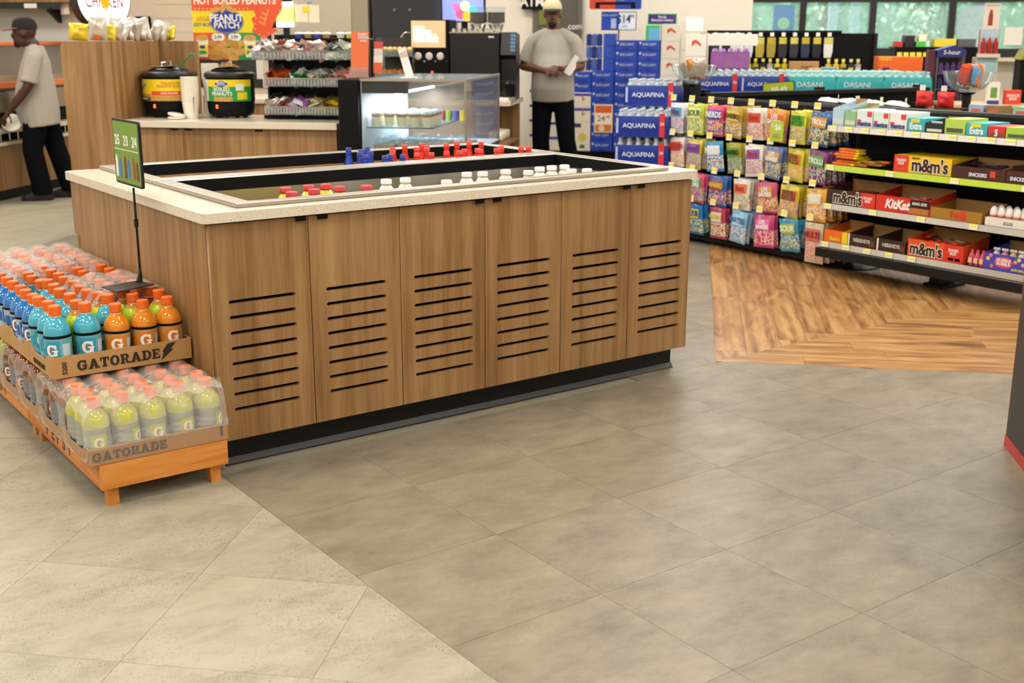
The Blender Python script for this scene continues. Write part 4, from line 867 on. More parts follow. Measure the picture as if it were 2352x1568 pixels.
# ---------------------------------------------------------------- CONDIMENT RACK
def heap(parent, name, x0, x1, y0, y1, z, cols, n, seed, label, size=(.05, .03), hgt=.05):
    """loose sachets nobody could count, one object"""
    r = random.Random(seed); me = bpy.data.meshes.new(name); V = []; F = []; MI = []
    ms = [mat(c, .35, .1, .1, 60) for c in cols]
    for m_ in ms: me.materials.append(m_)
    for i in range(n):
        q = _mu.Euler((r.uniform(-.9, .9), r.uniform(-.6, .6), r.uniform(0, 6))).to_matrix(); c = Vector((r.uniform(x0+.02, x1-.02), r.uniform(y0+.015, y1-.015), z+hgt*(i/n)))
        w_, h_ = size[0]/2, size[1]/2; b = len(V)
        for (x, y, zz) in ((-w_, -h_, 0), (w_, -h_, 0), (w_, h_, 0), (-w_, h_, 0), (0, 0, .006), (0, 0, -.006)): V.append(c+q @ Vector((x, y, zz)))
        for f in ((0, 1, 4), (1, 2, 4), (2, 3, 4), (3, 0, 4), (1, 0, 5), (2, 1, 5), (3, 2, 5), (0, 3, 5)): F.append(tuple(b+k for k in f)); MI.append(i % len(cols))
    me.from_pydata(V, [], F); me.polygons.foreach_set('material_index', MI); me.update()
    o = obj(name, me, None, None); o.location = parent.location; o.rotation_euler = parent.rotation_euler
    return tag(o, label, 'sachets', None, 'stuff')
rk = sthing('condiment_rack', 'three tier black condiment rack with clear sachet bins', 'rack', -1.40, 4.28, .9005)
for x in (.0, .655): MB().prism([(.12, 0), (.40, 0), (.40, .57), (.30, .57), (.30, .45), (.12, .2)], x, x+.012, 'x').build('side_frame', BLACK, rk)
B('back_panel', .0125, .6545, .385, .40, 0, .57, BLACK, rk); B('base', -.01, .66, .05, .384, .002, .025, BLK2, rk)
B('top_shelf', .18, .70, .10, .384, .5405, .548, STEEL, rk); B('top_edge', .18, .70, .092, .0995, .53, .548, BLK2, rk)
TIERS = [(.032, .02, .60, -.02), (.225, .04, .645, -.05), (.405, -.03, .65, -.09)]
PK = [[(['#c53a2c', '#e8e0d4'], 26), (['#a04aa0', '#e7dcea'], 26), (['#e8e4da', '#d8b020'], 26), (['#d9b01c', '#c8a018'], 26)],
      [(['#a8401c', '#c0501f'], 30), (['#1f8a48', '#e6ece0'], 30), (['#b9b5a4', '#dcd8c8'], 30), (['#e9b8ac', '#efe0d8', '#d87868'], 34)],
      [(['#efe6dc', '#e4d8d0'], 30), (['#efe6dc', '#c85a50', '#f2ece4'], 34), (['#e9b4ac', '#ecd8d0'], 30), (['#b9c0a8', '#dfe0d2'], 30)]]
NMS = [['red and white', 'purple and white', 'white and mustard', 'mustard yellow'], ['rust brown', 'green and white', 'grey', 'pink and white'], ['white', 'white and red', 'pink', 'pale green']]
for k, (z, x0, x1, y0) in enumerate(TIERS):
    bn = B('bin_base', x0, x1, y0, .36, z, z+.006, ACRY, rk)
    MB().prism([(y0, z+.0065), (y0+.004, z+.0065), (y0+.004, z+.055), (y0, z+.055)], x0, x1, 'x').build('bin_front', ACRY, rk)
    for i in range(26): MB().box(x0+.01+(x1-x0-.02)*i/25-.003, x0+.01+(x1-x0-.02)*i/25+.003, y0-.003, y0-.0005, z+.008, z+.05).build('rib', mat('#d9d4c8', .15, .3, 0, 1, 0, .6), bn)
    MB().tube([(x0, y0, z+.057), (x1, y0, z+.057)], .003, 6).build('front_rail', CHROME, rk)
    wd = (x1-x0)/4
    for i in range(5): MB().prism([(y0+.005, z+.0065), (.35, z+.0065), (.35, z+.14), (.16, z+.14), (y0+.005, z+.06)], x0+wd*i-.0015, x0+wd*i+.0015, 'x').build('bin_divider', ACRY, rk)
    for i in range(4): cc, n = PK[k][i]; n = int(n*2.4); heap(rk, 'condiment_sachets', x0+wd*i, x0+wd*(i+1), y0+.02, .26, z+.015, cc, n, k*10+i, '%s sachets heaped in the %s tier of the condiment rack' % (NMS[k][i], ('bottom', 'middle', 'top')[k]), (.085, .055), .085 if k < 2 else .10)
for i, (x, c) in enumerate(((.22, '#2b4fb0'), (.285, '#b5894a'), (.35, '#2b4fb0'), (.415, '#b5894a'), (.52, '#e9e4da'), (.585, '#e6d24a'), (.65, '#e9e4da'))):
    q = sthing('sauce_tub', '%s sauce tub with a white lid, %s from the left on the rack top' % ({'#2b4fb0': 'blue', '#b5894a': 'tan', '#e9e4da': 'white', '#e6d24a': 'yellow'}[c], NUM[i]), 'tub', -1.40+x, 4.28+.2, .9005+.5485, 0, 'sauce tubs on the condiment rack')
    MB().lathe([(.024, 0), (.029, .024)], 14).build('tub', mat(c, .5), q); MB().lathe([(.032, .0243), (.033, .028), (.031, .036), (.01, .040)], 14).build('lid', mat('#f6f1e6', .5), q)
# ---------------------------------------------------------------- GLASS DISPLAY CASE
t = sthing('display_case', 'lit glass chilled display case with puddings behind the island', 'display case', -.60, 3.95)
CW_, CD = .705, 1.30
B('corner_pillar', -.14, -.005, -.05, .30, 0, 1.19, BLK2, t, bevel=.01); B('base_cabinet', 0, CW_, .0, CD, .0, .70, mat('#2a2826', .5), t); B('deck', .004, CW_-.004, .004, CD-.004, .7005, .712, mat('#e9ecef', .4), t)
B('header', .003, .30, .01, .10, 1.10, 1.175, BLK2, t); B('top_glass', 0, CW_, 0, CD, 1.182, 1.190, glass('#dfe6e6', .15), t)
B('front_glass', .001, CW_-.001, .001, .006, .7125, 1.1815, glass('#f4f9fb', .006), t); B('side_glass', CW_-.006, CW_-.001, .0065, CD, .7125, 1.1815, glass('#f4f9fb', .006), t)
B('back_panel', .0, CW_-.007, CD-.02, CD, .7125, 1.1815, glass('#d9c8b4', .18), t); B('side_panel', 0, .006, .0065, CD-.021, .7125, 1.1815, mat('#dfe3ea', .35), t)
for x, y in ((CW_-.012, -.002), (CW_-.012, CD)): MB().box(x, x+.014, y, y+.012, .7005, 1.194).build('post', STEEL, t)
MB().box(-.002, CW_+.002, -.006, .0, 1.178, 1.194).build('top_trim', STEEL, t); MB().box(CW_, CW_+.006, .0, CD, 1.178, 1.194).build('top_trim', STEEL, t)
B('glass_shelf', .02, .47, .06, .9, .870, .878, glass('#dbeaea', .12), t); MB().tube([(.02, .058, .874), (.47, .058, .874), (.47, .9, .874)], .004, 6).build('shelf_edge', mat('#3a3a3a', .3), t)
lm = MB().box(.20, .222, .11, 1.24, 1.088, 1.102).build('light_tube', mat('#ffffff', .4, 0, 0, 1, 5.), t)
la_ = bpy.data.lights.new('case_light', 'AREA'); la_.shape = 'RECTANGLE'; la_.size = .05; la_.size_y = 1.1; la_.energy = 9.; la_.color = (.82, .88, 1.)
lo = bpy.data.objects.new('case_lamp', la_); link(lo); lo.parent = t; lo.location = (.21, .67, 1.084)
pd = None
for r in range(4):
    for c in range(5):
        lab = 'layered cream pudding cup, %s row on the case shelf, %s from the left' % (('front', 'second', 'third', 'rear')[r], NUM[c])
        loc = W(-.60+.07+.085*c, 3.95+.13+.11*r, .8785)
        if pd is None:
            pd = sthing('pudding_cup', lab, 'pudding', 0, 0, 0, 0, 'pudding cups in the display case')
            MB().lathe([(.026, 0), (.033, .062)], 16).build('cream_layer', mat('#f3e6c2', .5), pd); MB().lathe([(.0332, .0622), (.035, .082)], 16).build('crumb_layer', mat('#b58a58', .7, 0, .3, 80), pd)
            MB().lathe([(.0385, .0825), (.0385, .087), (.03, .098), (.01, .102)], 16).build('lid', glass('#f2f6f8', .35), pd, smooth=True); o = pd
        else: o = copy_tree(pd)
        o.location = loc; o.rotation_euler = (0, 0, SH); o['label'] = lab
cs = None
for r in range(3):
    for c in range(4 if r else 3):
        lab = 'clear clamshell food box, %s row on the case deck, %s from the left' % (('front', 'second', 'rear')[r], NUM[c])
        loc = W(-.60+.12+.16*c, 3.95+.14+.2*r, .7125)
        if cs is None:
            cs = sthing('clamshell_box', lab, 'food box', 0, 0, 0, 0, 'clamshell boxes in the display case')
            MB().prism(rrect(-.065, .065, -.06, .06, .02), .003, .045).build('food', mat('#b98a5a', .7, 0, .35, 50), cs)
            MB().lathe([(.06, 0), (.075, .035), (.08, .037), (.08, .042), (.07, .07), (.05, .088), (.005, .09)], 16, sx=1., sy=.9).build('shell', glass('#f2f6fa', .16), cs, smooth=True); o = cs
        else: o = copy_tree(cs)
        o.location = loc; o.rotation_euler = (0, 0, SH); o['label'] = lab
t = sthing('fruit_bowl', 'coloured fruit cup tray at the end of the case shelf', 'food', -.60+.56-.11, 4.72, .8785)
for i, c in enumerate(('#c24a6a', '#8fae3c', '#5a5ab0', '#e0c840')): MB().lathe([(.02, 0), (.026, .07)], 10, c=(-.07+.05*i, 0, 0)).build('fruit_cup', mat(c, .4), t)
# ---------------------------------------------------------------- leaflet stands on the case
t = sthing('brochure_holder', 'orange leaflet holder with a tall wrap picture on the case', 'holder', -.67, 4.18, 1.1905)
MB().prism([(.0, 0), (.008, 0), (.05, .30), (.042, .30)], -.06, .06, 'x').build('card', mat('#e8703a', .5), t)
MB().prism([(-.04, .05), (.01, .03), (.03, .10), (.02, .18), (-.02, .22), (-.045, .2)], -.004, -.001, 'y').build('wrap_picture', mat('#efe0cc', .5), t, (0, .012, 0), (-.14, 0, 0)); MB().prism([(-.05, .2), (.0, .19), (-.01, .23), (-.05, .225)], -.003, -.001, 'y').build('leaf_picture', mat('#8fae3c', .5), t, (0, .012, 0), (-.14, 0, 0))
text(t, 'EVERY\nORDER\nHAS', .024, .025, .030, .26, WHITE, .02, tilt=-.14)
B('pocket', -.065, .065, -.02, -.016, 0, .07, ACRY, t); B('foot', -.065, .065, -.02, .06, -.0, .004, ACRY, t)
t = sthing('leaflet_rack', 'narrow leaflet rack with orange and white cards on the case', 'holder', -.555, 4.22, 1.1905)
for k in range(4): B('leaflet', -.03, .03, .01+.012*k, .013+.012*k, .03+.045*k, .10+.045*k, mat(('#e0663a', '#e9e4d8', '#d9d4ca', '#d8584a')[k], .5), t)
B('stand', -.035, .035, 0, .07, 0, .006, ACRY, t); B('riser', -.035, .035, .06, .066, .0065, .2, ACRY, t)
t = sthing('menu_strip', 'tall white menu strip leaning on the glass case top', 'sign', -.35, 4.30, 1.1905)
MB().prism([(.0, .005), (.003, .005), (.003, .20), (.0, .20)], -.028, .028, 'x').build('strip', PAPER, t, (0, 0, .0), (0, -.28, 0)); B('base', -.06, .05, -.03, .03, 0, .004, PAPER, t)
text(t, 'HOT\nFOOD', .022, -.042, -.001, .15, mat('#c8563a', .5), .01, rot=(PI/2, -.28, 0))
# ---------------------------------------------------------------- COFFEE COUNTER
t = sthing('coffee_cabinet', 'wood base cabinet of the coffee counter with open cup shelves', 'cabinet', -2.9, 6.95)
B('body', 0, 2.55, 0, .78, .08, .855, LAM, t); B('kick_board', 0, 2.5, .05, .78, 0, .0795, BLACK, t); B('shelf_back', 2.551, 2.80, .70, .78, .08, .855, LAM, t); B('cup_shelf', 2.551, 2.80, .02, .69, .50, .53, LAM, t); B('low_cabinet', 2.551, 2.76, .10, .69, .0, .38, LAM, t); B('low_top', 2.551, 2.80, .05, .69, .3805, .41, QUARTZ, t)
o = B('coffee_countertop', 0, 2.83, -.03, .80, .8555, .90, QUARTZ, None, .004, W(-2.9, 6.95, 0), (0, 0, SH)); tag(o, 'stone countertop under the coffee machines', 'countertop')
for k in range(5):
    c = sthing('paper_cup', 'white paper cup lying on the shelf under the coffee counter, %s from the front' % NUM[k], 'cup', -.235+.02, 7.02+.11*k, .5305, 0, 'paper cups under the coffee counter')
    MB().lathe([(.044, -.055), (.036, .055)], 14, cap=True).build('cup', mat('#f0e6d0', .6), c, (0, 0, .046), (0, PI/2, 0)); MB().lathe([(.0445, -.0552), (.046, -.0552), (.046, -.062), (.044, -.062)], 14).build('rim', mat('#f6f0e2', .6), c, (0, 0, .046), (0, PI/2, 0))
t = sthing('coffee_brewer', 'black coffee brewer with a glowing cream sign and three dials', 'brewer', -.862, 7.20, .9005)
B('body', -.185, .185, .0, .34, .0, .71, BLK2, t, bevel=.01); s_ = B('lit_sign', -.17, .15, -.012, -.0005, .462, .70, mat('#e2bd8c', .5, 0, .05, 3, .35), t)
text(s_, 'RICH.\nCREAMY.\nDELICIOUS.\nCRAVEABLE', .044, -.15, -.0126, .58, mat('#fffdf4', .5, 0, 0, 1, 1.2), .02, align='LEFT')
for k in range(3): MB().lathe([(.033, 0), (.035, .008), (.026, .02), (.01, .022)], 18).build('dial', mat('#ded6c6', .4), t, (-.11+.105*k, -.0005, .385), (PI/2, 0, 0))
for k in range(4): MB().lathe([(.012, 0), (.010, .012)], 10).build('button', CHROME, t, (-.155+.105*k, -.0005, .34), (PI/2, 0, 0))
MB().lathe([(.014, 0), (.01, .01)], 10).build('lamp_button', mat('#e0552a', .5, 0, 0, 1, .8), t, (.02, -.0005, .24), (PI/2, 0, 0))
t = sthing('bean_coffee_machine', 'tall black bean to cup machine topped by two bean hoppers', 'coffee machine', -.43, 7.12, .9005)
B('body', -.225, .225, 0, .5, 0, .59, mat('#161514', .4), t, bevel=.008); B('top_plate', -.23, .23, -.005, .505, .5905, .60, STEEL, t); B('badge', .13, .18, -.003, -.0005, .55, .565, WHITE, t)
for sx in (-.0, .165):
    h = MB().lathe([(.075, .67), (.082, .68), (.082, .80), (.084, .815), (.07, .825)], 18).build('hopper', glass('#eef4f4', .06), t, (sx, .22, 0)); MB().lathe([(.03, .675), (.078, .69), (.078, .775)], 18).build('beans', mat('#3a2213', .6, 0, .4, 90), h); MB().lathe([(.05, .602), (.075, .669)], 18).build('chute', CHROME, t, (sx, .22, 0))
for k in range(9): MB().lathe([(.022, 0), (.022, .02), (.012, .032)], 10).build('jar_cap', CHROME, t, (-.20+.05*k, .06, .6005))
t = sthing('cup_machine', 'chrome and black drink dispenser at the right end of the coffee counter', 'dispenser', -.125, 7.10, .9005)
MB().prism([(.02, 0), (.30, 0), (.30, .58), (.09, .60), (.05, .40), (.10, .36), (.10, .18), (.0, .16)], -.07, .07, 'x').build('body', mat('#191817', .3), t); B('drip_tray', -.085, .085, -.09, .0, .0, .03, STEEL, t); MB().lathe([(.05, .03), (.07, .10), (.075, .15), (.04, .17)], 14, c=(.02, -.05, 0)).build('cup_rest', mat('#2b2a2a', .12, .6), t)
for k in range(5): B('menu_key', .02, .066, .044+.009*k, .058+.009*k, .43+.032*k, .455+.032*k, mat('#6f9ac0', .4), t)
B('label', -.06, .03, -.095, -.0905, .002, .028, PAPER, t)
t = sthing('pastry_case', 'clear two shelf pastry case full of buns', 'display case', -1.36, 7.10, .9005)
for z in (.20, .40): B('shelf', 0, .36, 0, .3, z, z+.012, BLK2, t); B('front_strip', 0, .36, -.004, -.0005, z-.02, z+.04, ACRY, t)
MB().prism([(0, 0), (.3, 0), (.3, .55), (.12, .55), (.0, .46)], 0, .004, 'x').build('side', CLEAR, t); MB().prism([(0, 0), (.3, 0), (.3, .55), (.12, .55), (.0, .46)], .356, .36, 'x').build('side', CLEAR, t); B('frame', .0045, .3555, .29, .3, 0, .55, mat('#403a34', .5), t)
for k, (z, col, nm) in enumerate(((.213, '#c8702a', 'glazed brown'), (.413, '#d9b46a', 'pale gold'))):
    for i in range(10):
        b_ = sthing('bun', '%s bun on the %s pastry shelf, %s from the left' % (nm, 'lower' if k == 0 else 'upper', NUM[i]), 'bun', -1.36+.04+.031*i, 7.10+.05+.07*(i % 3), .9005+z, 0, '%s buns in the pastry case' % nm)
        mb = MB(); ball(mb, (0, 0, .028), .03, .035, .028, 10, 6); mb.build('bun', mat(col, .35, 0, .2, 40), b_, smooth=True)
t = sthing('arched_rail', 'arched steel rail above the pastry case', 'rail', -1.14, 7.5, .9005)
MB().tube([(-.13+.26*i/12, 0, .40+.20*math.sin(PI*i/12)) for i in range(13)], .012).build('arch', STEEL, t)
for sx in (-.13, .13): MB().tube([(sx, 0, 0), (sx, 0, .41)], .012).build('leg', STEEL, t)
# tall units at the back
t = sthing('steel_fridge', 'grey steel fridge with papers taped to its door', 'fridge', -2.54, 8.35)
B('body', 0, .78, .02, .75, 0.02, 1.83, mat('#b3a897', .4, .3, .05, 4), t); B('door', .0, .61, -.02, .0195, .06, 1.82, mat('#b9ae9c', .35, .4, .05, 4), t); B('side_edge', .612, .785, -.015, .0195, .06, 1.82, mat('#9b8e7a', .4, .3), t); B('foot', .02, .76, .05, .7, 0, .0195, BLACK, t)
for q in ((.01, .155, 1.60, 1.775), (.165, .275, 1.595, 1.77)): B('taped_paper', q[0], q[1], -.0235, -.0205, q[2], q[3], mat('#ecd9bd', .7), t)
B('sticky_note', .10, .175, -.0265, -.024, 1.695, 1.755, mat('#f0cc2a', .6), t); B('blue_tag', .15, .20, -.0235, -.0205, 1.785, 1.80, mat('#4f92cf', .6), t)
t = sthing('dark_oven', 'dark tall oven cabinet right of the steel fridge', 'oven', -1.72, 8.36)
B('body', 0, .66, 0, .7, 0, 1.95, mat('#26262a', .45), t)
for x in (.24, .40): MB().lathe([(.014, 0), (.012, .015)], 10).build('knob', mat('#a08a70', .3, .8), t, (x, -.0005, 1.72), (PI/2, 0, 0))
t = sthing('lit_menu_panel', 'small glowing green and white panel beside the fridge', 'sign', -2.62, 8.3)
B('post', -.03, .03, .01, .04, 0, 1.54, BLACK, t); B('casing', -.15, .06, .0, .06, 1.541, 2.0, BLK2, t)
for z0, z1, c in ((1.55, 1.60, '#f4fbff'), (1.602, 1.75, '#b8f060'), (1.752, 1.80, '#f8fff0')): B('lit_face', -.095, .09, -.006, -.0005, z0, z1, mat(c, .5, 0, 0, 1, 1.3), t)
t = sthing('advert_screen', 'bright blue advert screen with colourful candy picture', 'screen', -.80, 8.5, 1.60)
B('case', -.23, .225, 0, .05, 0, .34, BLK2, t); B('picture', -.215, .21, -.004, -.0005, .012, .33, mat('#7a86e0', .5, 0, .15, 5, .9), t); B('pole', -.03, .03, .051, .09, -1.6, .3, BLACK, t); B('foot', -.2, .2, -.1, .25, -1.6, -1.58, BLACK, t)
for i, (x, z, r_, c) in enumerate(((-.02, .09, .06, '#e04a70'), (.04, .06, .05, '#f0a030'), (.10, .12, .045, '#40c0b0'), (-.07, .15, .04, '#f060a0'), (.02, .16, .05, '#f4e0a0'), (.12, .05, .05, '#e87020'))): MB().lathe([(r_, 0), (r_, .002)], 16).build('candy_picture', mat(c, .5, 0, .1, 9, .8), t, (x, -.0045-.0006*i, z), (PI/2, 0, 0))
t = sthing('atm_sign', 'black and white ATM lettering on the far wall', 'sign', -.42, 10.9, 1.80)
B('plate', -.13, .13, 0, .02, -.02, .2, BLK2, t); text(t, 'ATM', .14, 0, -.0012, .06, WHITE, .02); B('bracket', -.05, .05, .021, .099, 0, .1, BLACK, t)
# ---------------------------------------------------------------- BACK DOOR, WINDOWS, OUTDOORS
dr = B('door_1', -.42, .18, VMAX-.06, VMAX-.001, 0, 2.1, mat('#6d6558', .6), None, rot=(0, 0, SH)); dr['kind'] = 'structure'
B('door_leaf', -.36, .12, VMAX-.075, VMAX-.061, .01, 2.05, mat('#5d574c', .55), dr); B('door_panel', -.34, -.08, VMAX-.085, VMAX-.0755, 1.60, 1.95, mat('#6f7a2e', .4), dr); B('door_panel', -.34, -.10, VMAX-.085, VMAX-.0755, 1.12, 1.55, mat('#5a564c', .4), dr)
MB().lathe([(.03, 0), (.03, .03)], 12).build('door_knob', BLACK, dr, (-.2, VMAX-.0755, 1.05), (PI/2, 0, 0))
text(dr, '.com', .10, .09, VMAX-.0765, 1.58, WHITE, .01)
WF = mat('#241f1d', .45); HAZY_GL = glass('#e8f6f2', .24)  # diffuse white mixed into the panes paints on haze, paling the outdoors
wn = B('window_1', 2.0, 8.4, VMAX+.02, VMAX+.14, 1.24, 1.34, WF, None, rot=(0, 0, SH)); wn['kind'] = 'structure'
B('window_head', 2.0, 8.4, VMAX+.02, VMAX+.14, 1.86, 1.96, WF, wn)
xs_ = [2.03, 2.75, 3.55, 4.44, 5.33, 6.2, 7.1, 8.0]
for x in xs_: B('mullion', x, x+.075, VMAX+.021, VMAX+.139, 1.3405, 1.8595, WF, wn)
for a, b in zip(xs_, xs_[1:]): B('pane', a+.0755, b-.0005, VMAX+.07, VMAX+.076, 1.3405, 1.8595, HAZY_GL, wn)
for a, b in zip(xs_, xs_[1:]): B('upper_pane', a+.0755, b-.0005, VMAX+.07, VMAX+.076, 1.9605, 2.499, HAZY_GL, wn)
sl = B('trim_1', 2.0, 8.4, VMAX-.25, VMAX-.001, 1.20, 1.238, mat('#d8c8ac', .6), None, rot=(0, 0, SH)); sl['kind'] = 'structure'
pst = sthing('window_poster', 'blue product poster on the first window pane', 'poster', 2.55, VMAX+.06, 1.37)
B('sheet', -.10, .14, 0, .003, 0, .46, mat('#6f9ac8', .5), pst); MB().lathe([(.07, 0), (.07, .002)], 14).build('picture', mat('#9ad0b0', .5), pst, (.02, -.0005, .25), (PI/2, 0, 0)); MB().lathe([(.05, 0), (.05, .002)], 14).build('picture', mat('#e8d8c8', .5), pst, (.05, -.0006, .10), (PI/2, 0, 0))
vc = sthing('window_decal', 'large pale round decal on the rightmost window pane', 'decal', 4.78, VMAX+.065, 1.60)
MB().lathe([(.26, 0), (.26, .002)], 32).build('disc', glass('#dff0f2', .5), vc, (0, 0, 0), (PI/2, 0, 0))
for lab, u, z0, h, c in (('white paper taped to the right window', 5.18, 1.38, .20, '#efe6d8'),): tag(B('taped_paper', -.10, .10, 0, .003, 0, h, mat(c, .6), None, loc=W(u, VMAX+.055, z0), rot=(0, 0, SH)), lab, 'paper')
# outdoors
gr = B('lawn', -6, 22, VMAX+.3, 60, -.3, -.25, mat('#6f9a4a', .9, 0, .2, 2), None, rot=(0, 0, SH)); tag(gr, 'green lawn outside beyond the windows', 'lawn')
leafm = [mat('#b4cba4', .7, 0, .2, 3), mat('#c6dab8', .7, 0, .2, 3), mat('#a4c096', .7, 0, .2, 3)]
rr = random.Random(5)
lw = ['shrubby pale tree seen through the %s window' % n for n in ('first', 'second')]+['leafy tree outside between the %s panes' % n for n in ('second and third', 'third and fourth')]+['broad tree outside %s' % n for n in ('behind the round decal', 'past the round decal', 'at the right end of the windows', 'left of the windows')]
for i, u in enumerate((3.2, 5.6, 8.0, 10.4, 12.8, 15.2, 17.6, .8)):
    tr = sthing('tree', lw[i], 'tree', u, VMAX+13+rr.uniform(-1, 2), -.25)
    MB().tube([(0, 0, 0), (.1, 0, 1.2), (0, .1, 2.6)], [.18, .13, .07]).build('trunk', mat('#6a5238', .9), tr)
    mb = MB(); ball(mb, (0, 0, 2.2), 1.25, 1.1, 1.6, 16, 12); mb.build('crown_core', leafm[i % 3], tr, smooth=True)
    V = []; F = []
    for k in range(2600):
        th, ph = rr.uniform(0, 2*PI), rr.uniform(-1, 1); R_ = rr.uniform(.75, 1.0); c = Vector((1.5*R_*math.cos(th)*math.sqrt(1-ph*ph), 1.3*R_*math.sin(th)*math.sqrt(1-ph*ph), 2.2+1.9*R_*ph)); q = _mu.Euler((rr.uniform(0, 3), rr.uniform(0, 3), rr.uniform(0, 3))).to_matrix(); b = len(V)
        for x, y in ((-.07, -.04), (.07, -.04), (.07, .04), (-.07, .04)): V.append(c+q @ Vector((x, y, 0)))
        F.append((b, b+1, b+2, b+3))
    me = bpy.data.meshes.new('crown'); me.from_pydata(V, [], F); o = obj('crown', me, leafm[i % 3], tr); o['kind'] = 'stuff'
for lab, u in (('pale column outside between the second and third panes', 3.52), ('pale column outside behind the second pane', 3.32)): pc = sthing('canopy_column', lab, 'column', u+(.02 if u > 3.4 else -.05), VMAX+1.2, -.25); B('shaft', -.06, .05, 0, .12, .03, 3.2, mat('#dfe8ee', .6), pc); B('base', -.09, .09, -.03, .15, 0, .0295, mat('#c8ccd0', .6), pc)
# ---------------------------------------------------------------- BEER
BLB = mat('#2146b4', .4, 0, .05, 8); BLD = mat('#16308a', .45); SIL = mat('#c8ccd6', .35, .3); BV = 9.8
def beer_case(lab, u, z, w_, h, m, txt, d=.40, v=BV, grp='blue beer cases in the tall stacks'):
    t = sthing('beer_case', lab, 'case', u, v, z, 0, grp)
    B('carton', 0, w_, 0, d, 0, h-.001, m, t, bevel=.004)
    if txt: text(t, 'BUD LIGHT', .036, w_*.52, -.0008, h*.60, SIL, .02, xs=w_/.25*.85); MB().prism([(w_*.36, h*.08), (w_*.64, h*.08), (w_*.60, h*.28), (w_*.40, h*.28)], -.0015, -.0003, 'y').build('print', BLD, t); B('seal', .012, .035, -.0015, -.0003, h*.62, h*.85, SIL, t)
    return t
HH = .1115
for c, (u, w_, n, z0) in enumerate(((.412, .247, 8, .20), (.668, .246, 11, .20), (.920, .243, 11, .20))):
    for k in range(n):
        beer_case('blue beer case, %s from the bottom in the %s stack' % (NUM[k], ('short left', 'tall middle', 'tall right')[c]), u, z0+HH*k, w_, HH, BLB, True)
for k in range(2): beer_case('blue beer case on the white cases, %s one' % ('lower', 'upper')[k], .215, .855+HH*k, .19, HH, BLB, True, .38)
# cases seen from the narrow end behind the man, white with blue bands
WB = mat('#e8dcc6', .5); BAND = mat('#2c3aa8', .45); RDM = mat('#d84a30', .5)
def white_case(lab, u, z, w_, h, v=BV-.02, busch=False):
    t = sthing('beer_case', lab, 'case', u, v, z, 0, 'white beer cases')
    B('carton', 0, w_, 0, .36, 0, h-.001, WB, t, bevel=.004)
    if busch: B('dark_print', .01, w_*.45, -.0016, -.0003, h*.82, h*.95, mat('#3a2f5c', .5), t); MB().lathe([(.05, 0), (.05, .001)], 14).build('print', mat('#d9c060', .5), t, (w_*.55, -.0003, h*.48), (PI/2, 0, 0)); B('print', w_*.4, w_*.68, -.0016, -.0003, h*.1, h*.22, mat('#4a6a4a', .5), t)
    else: B('band', 0, w_, -.0016, -.0003, h*.78, h*.95, BAND, t); MB().prism([(w_*.50, h*.95), (w_*.50, h*.42), (w_*.56, h*.42), (w_*.56, h*.95)], -.0028, -.0017, 'y').build('ribbon', RDM, t); MB().prism([(w_*.5, h*.42), (w_*.72, h*.62), (w_*.70, h*.66), (w_*.5, h*.5)], -.0028, -.0017, 'y').build('ribbon', RDM, t)
for k in range(4): white_case('white beer case with a blue band left of the man, %s from the bottom' % NUM[k], -.29, .23+.165*k, .19, .163)
for k in range(4): white_case('white beer case with a blue band behind the man, %s from the bottom' % NUM[k], -.07, .20+.165*k, .26, .163)
white_case('white beer case with dark print below the banded cases', .215, .20, .19, .325, BV-.02, True)
for k in range(2): white_case('white beer case with a blue band above the printed one, %s' % ('lower', 'upper')[k], .215, .526+.164*k, .19, .162)
t = sthing('stack_base', 'low black base under the beer stacks', 'base', -.32, BV+.0); B('skirt', 0, 1.52, 0, .42, 0, .19, BLK2, t); B('top_board', -.02, 1.54, -.03, .42, .1905, .1995, BLACK, t)
q = sthing('can_pack', 'tall film pack of blue beer cans behind the man', 'pack', .336, BV+.05, 1.093)
for k in range(3):
    for j in range(3): MB().lathe([(.026, .002), (.029, .012), (.029, .118), (.022, .132)], 12).build('can', mat('#5a74c8', .3, .4, .3, 40) if (k+j) % 2 else mat('#28408f', .3, .4, .3, 40), q, (.03+.06*k, .03, .134*j))
for k in range(3): beer_case('large blue beer pack beside the can pack, %s row' % ('lower', 'middle', 'upper')[k], .53, 1.093+.135*k, .135, .134, mat('#2f55bd', .4, 0, .2, 14), False, .3, BV+.05)
def card(name, lab, cat, u, v, z, w_, h, m, stand=True, base_z=None):
    t = sthing(name, lab, cat, u, v, z)
    B('panel', -w_/2, w_/2, 0, .006, 0, h, m, t)
    if stand: MB().tube([(0, .012, -z if base_z is None else base_z-z), (0, .012, h*.5)], .008).build('pole', BLACK, t); B('foot', -.12, .12, -.08, .12, (-z if base_z is None else base_z-z), (-z if base_z is None else base_z-z)+.008, BLACK, t)
    return t
t = card('price_sign', 'white and blue sign reading 14.99 above the beer', 'sign', .67, BV+.46, 1.535, .40, .205, mat('#20242c', .5))
B('left_half', -.192, -.003, -.003, -.0005, .008, .197, BLB, t); B('right_half', .0, .192, -.003, -.0005, .008, .197, mat('#eef0f2', .5), t); text(t, '$14', .13, .055, -.0036, .12, mat('#27345c', .5), .015, xs=.8); text(t, '99', .055, .15, -.0036, .15, mat('#27345c', .5), .01); B('can_picture', -.09, -.03, -.0045, -.0031, .02, .13, mat('#b8c4dc', .4), t); text(t, 'BUD LIGHT', .035, -.1, -.0036, .165, SIL, .02); B('print', .03, .10, -.0045, -.0031, .03, .055, mat('#b8cfe8', .5), t)
t = sthing('team_sign', 'red and blue hanging sign over the beer price', 'sign', .66, BV-.05, 1.755)
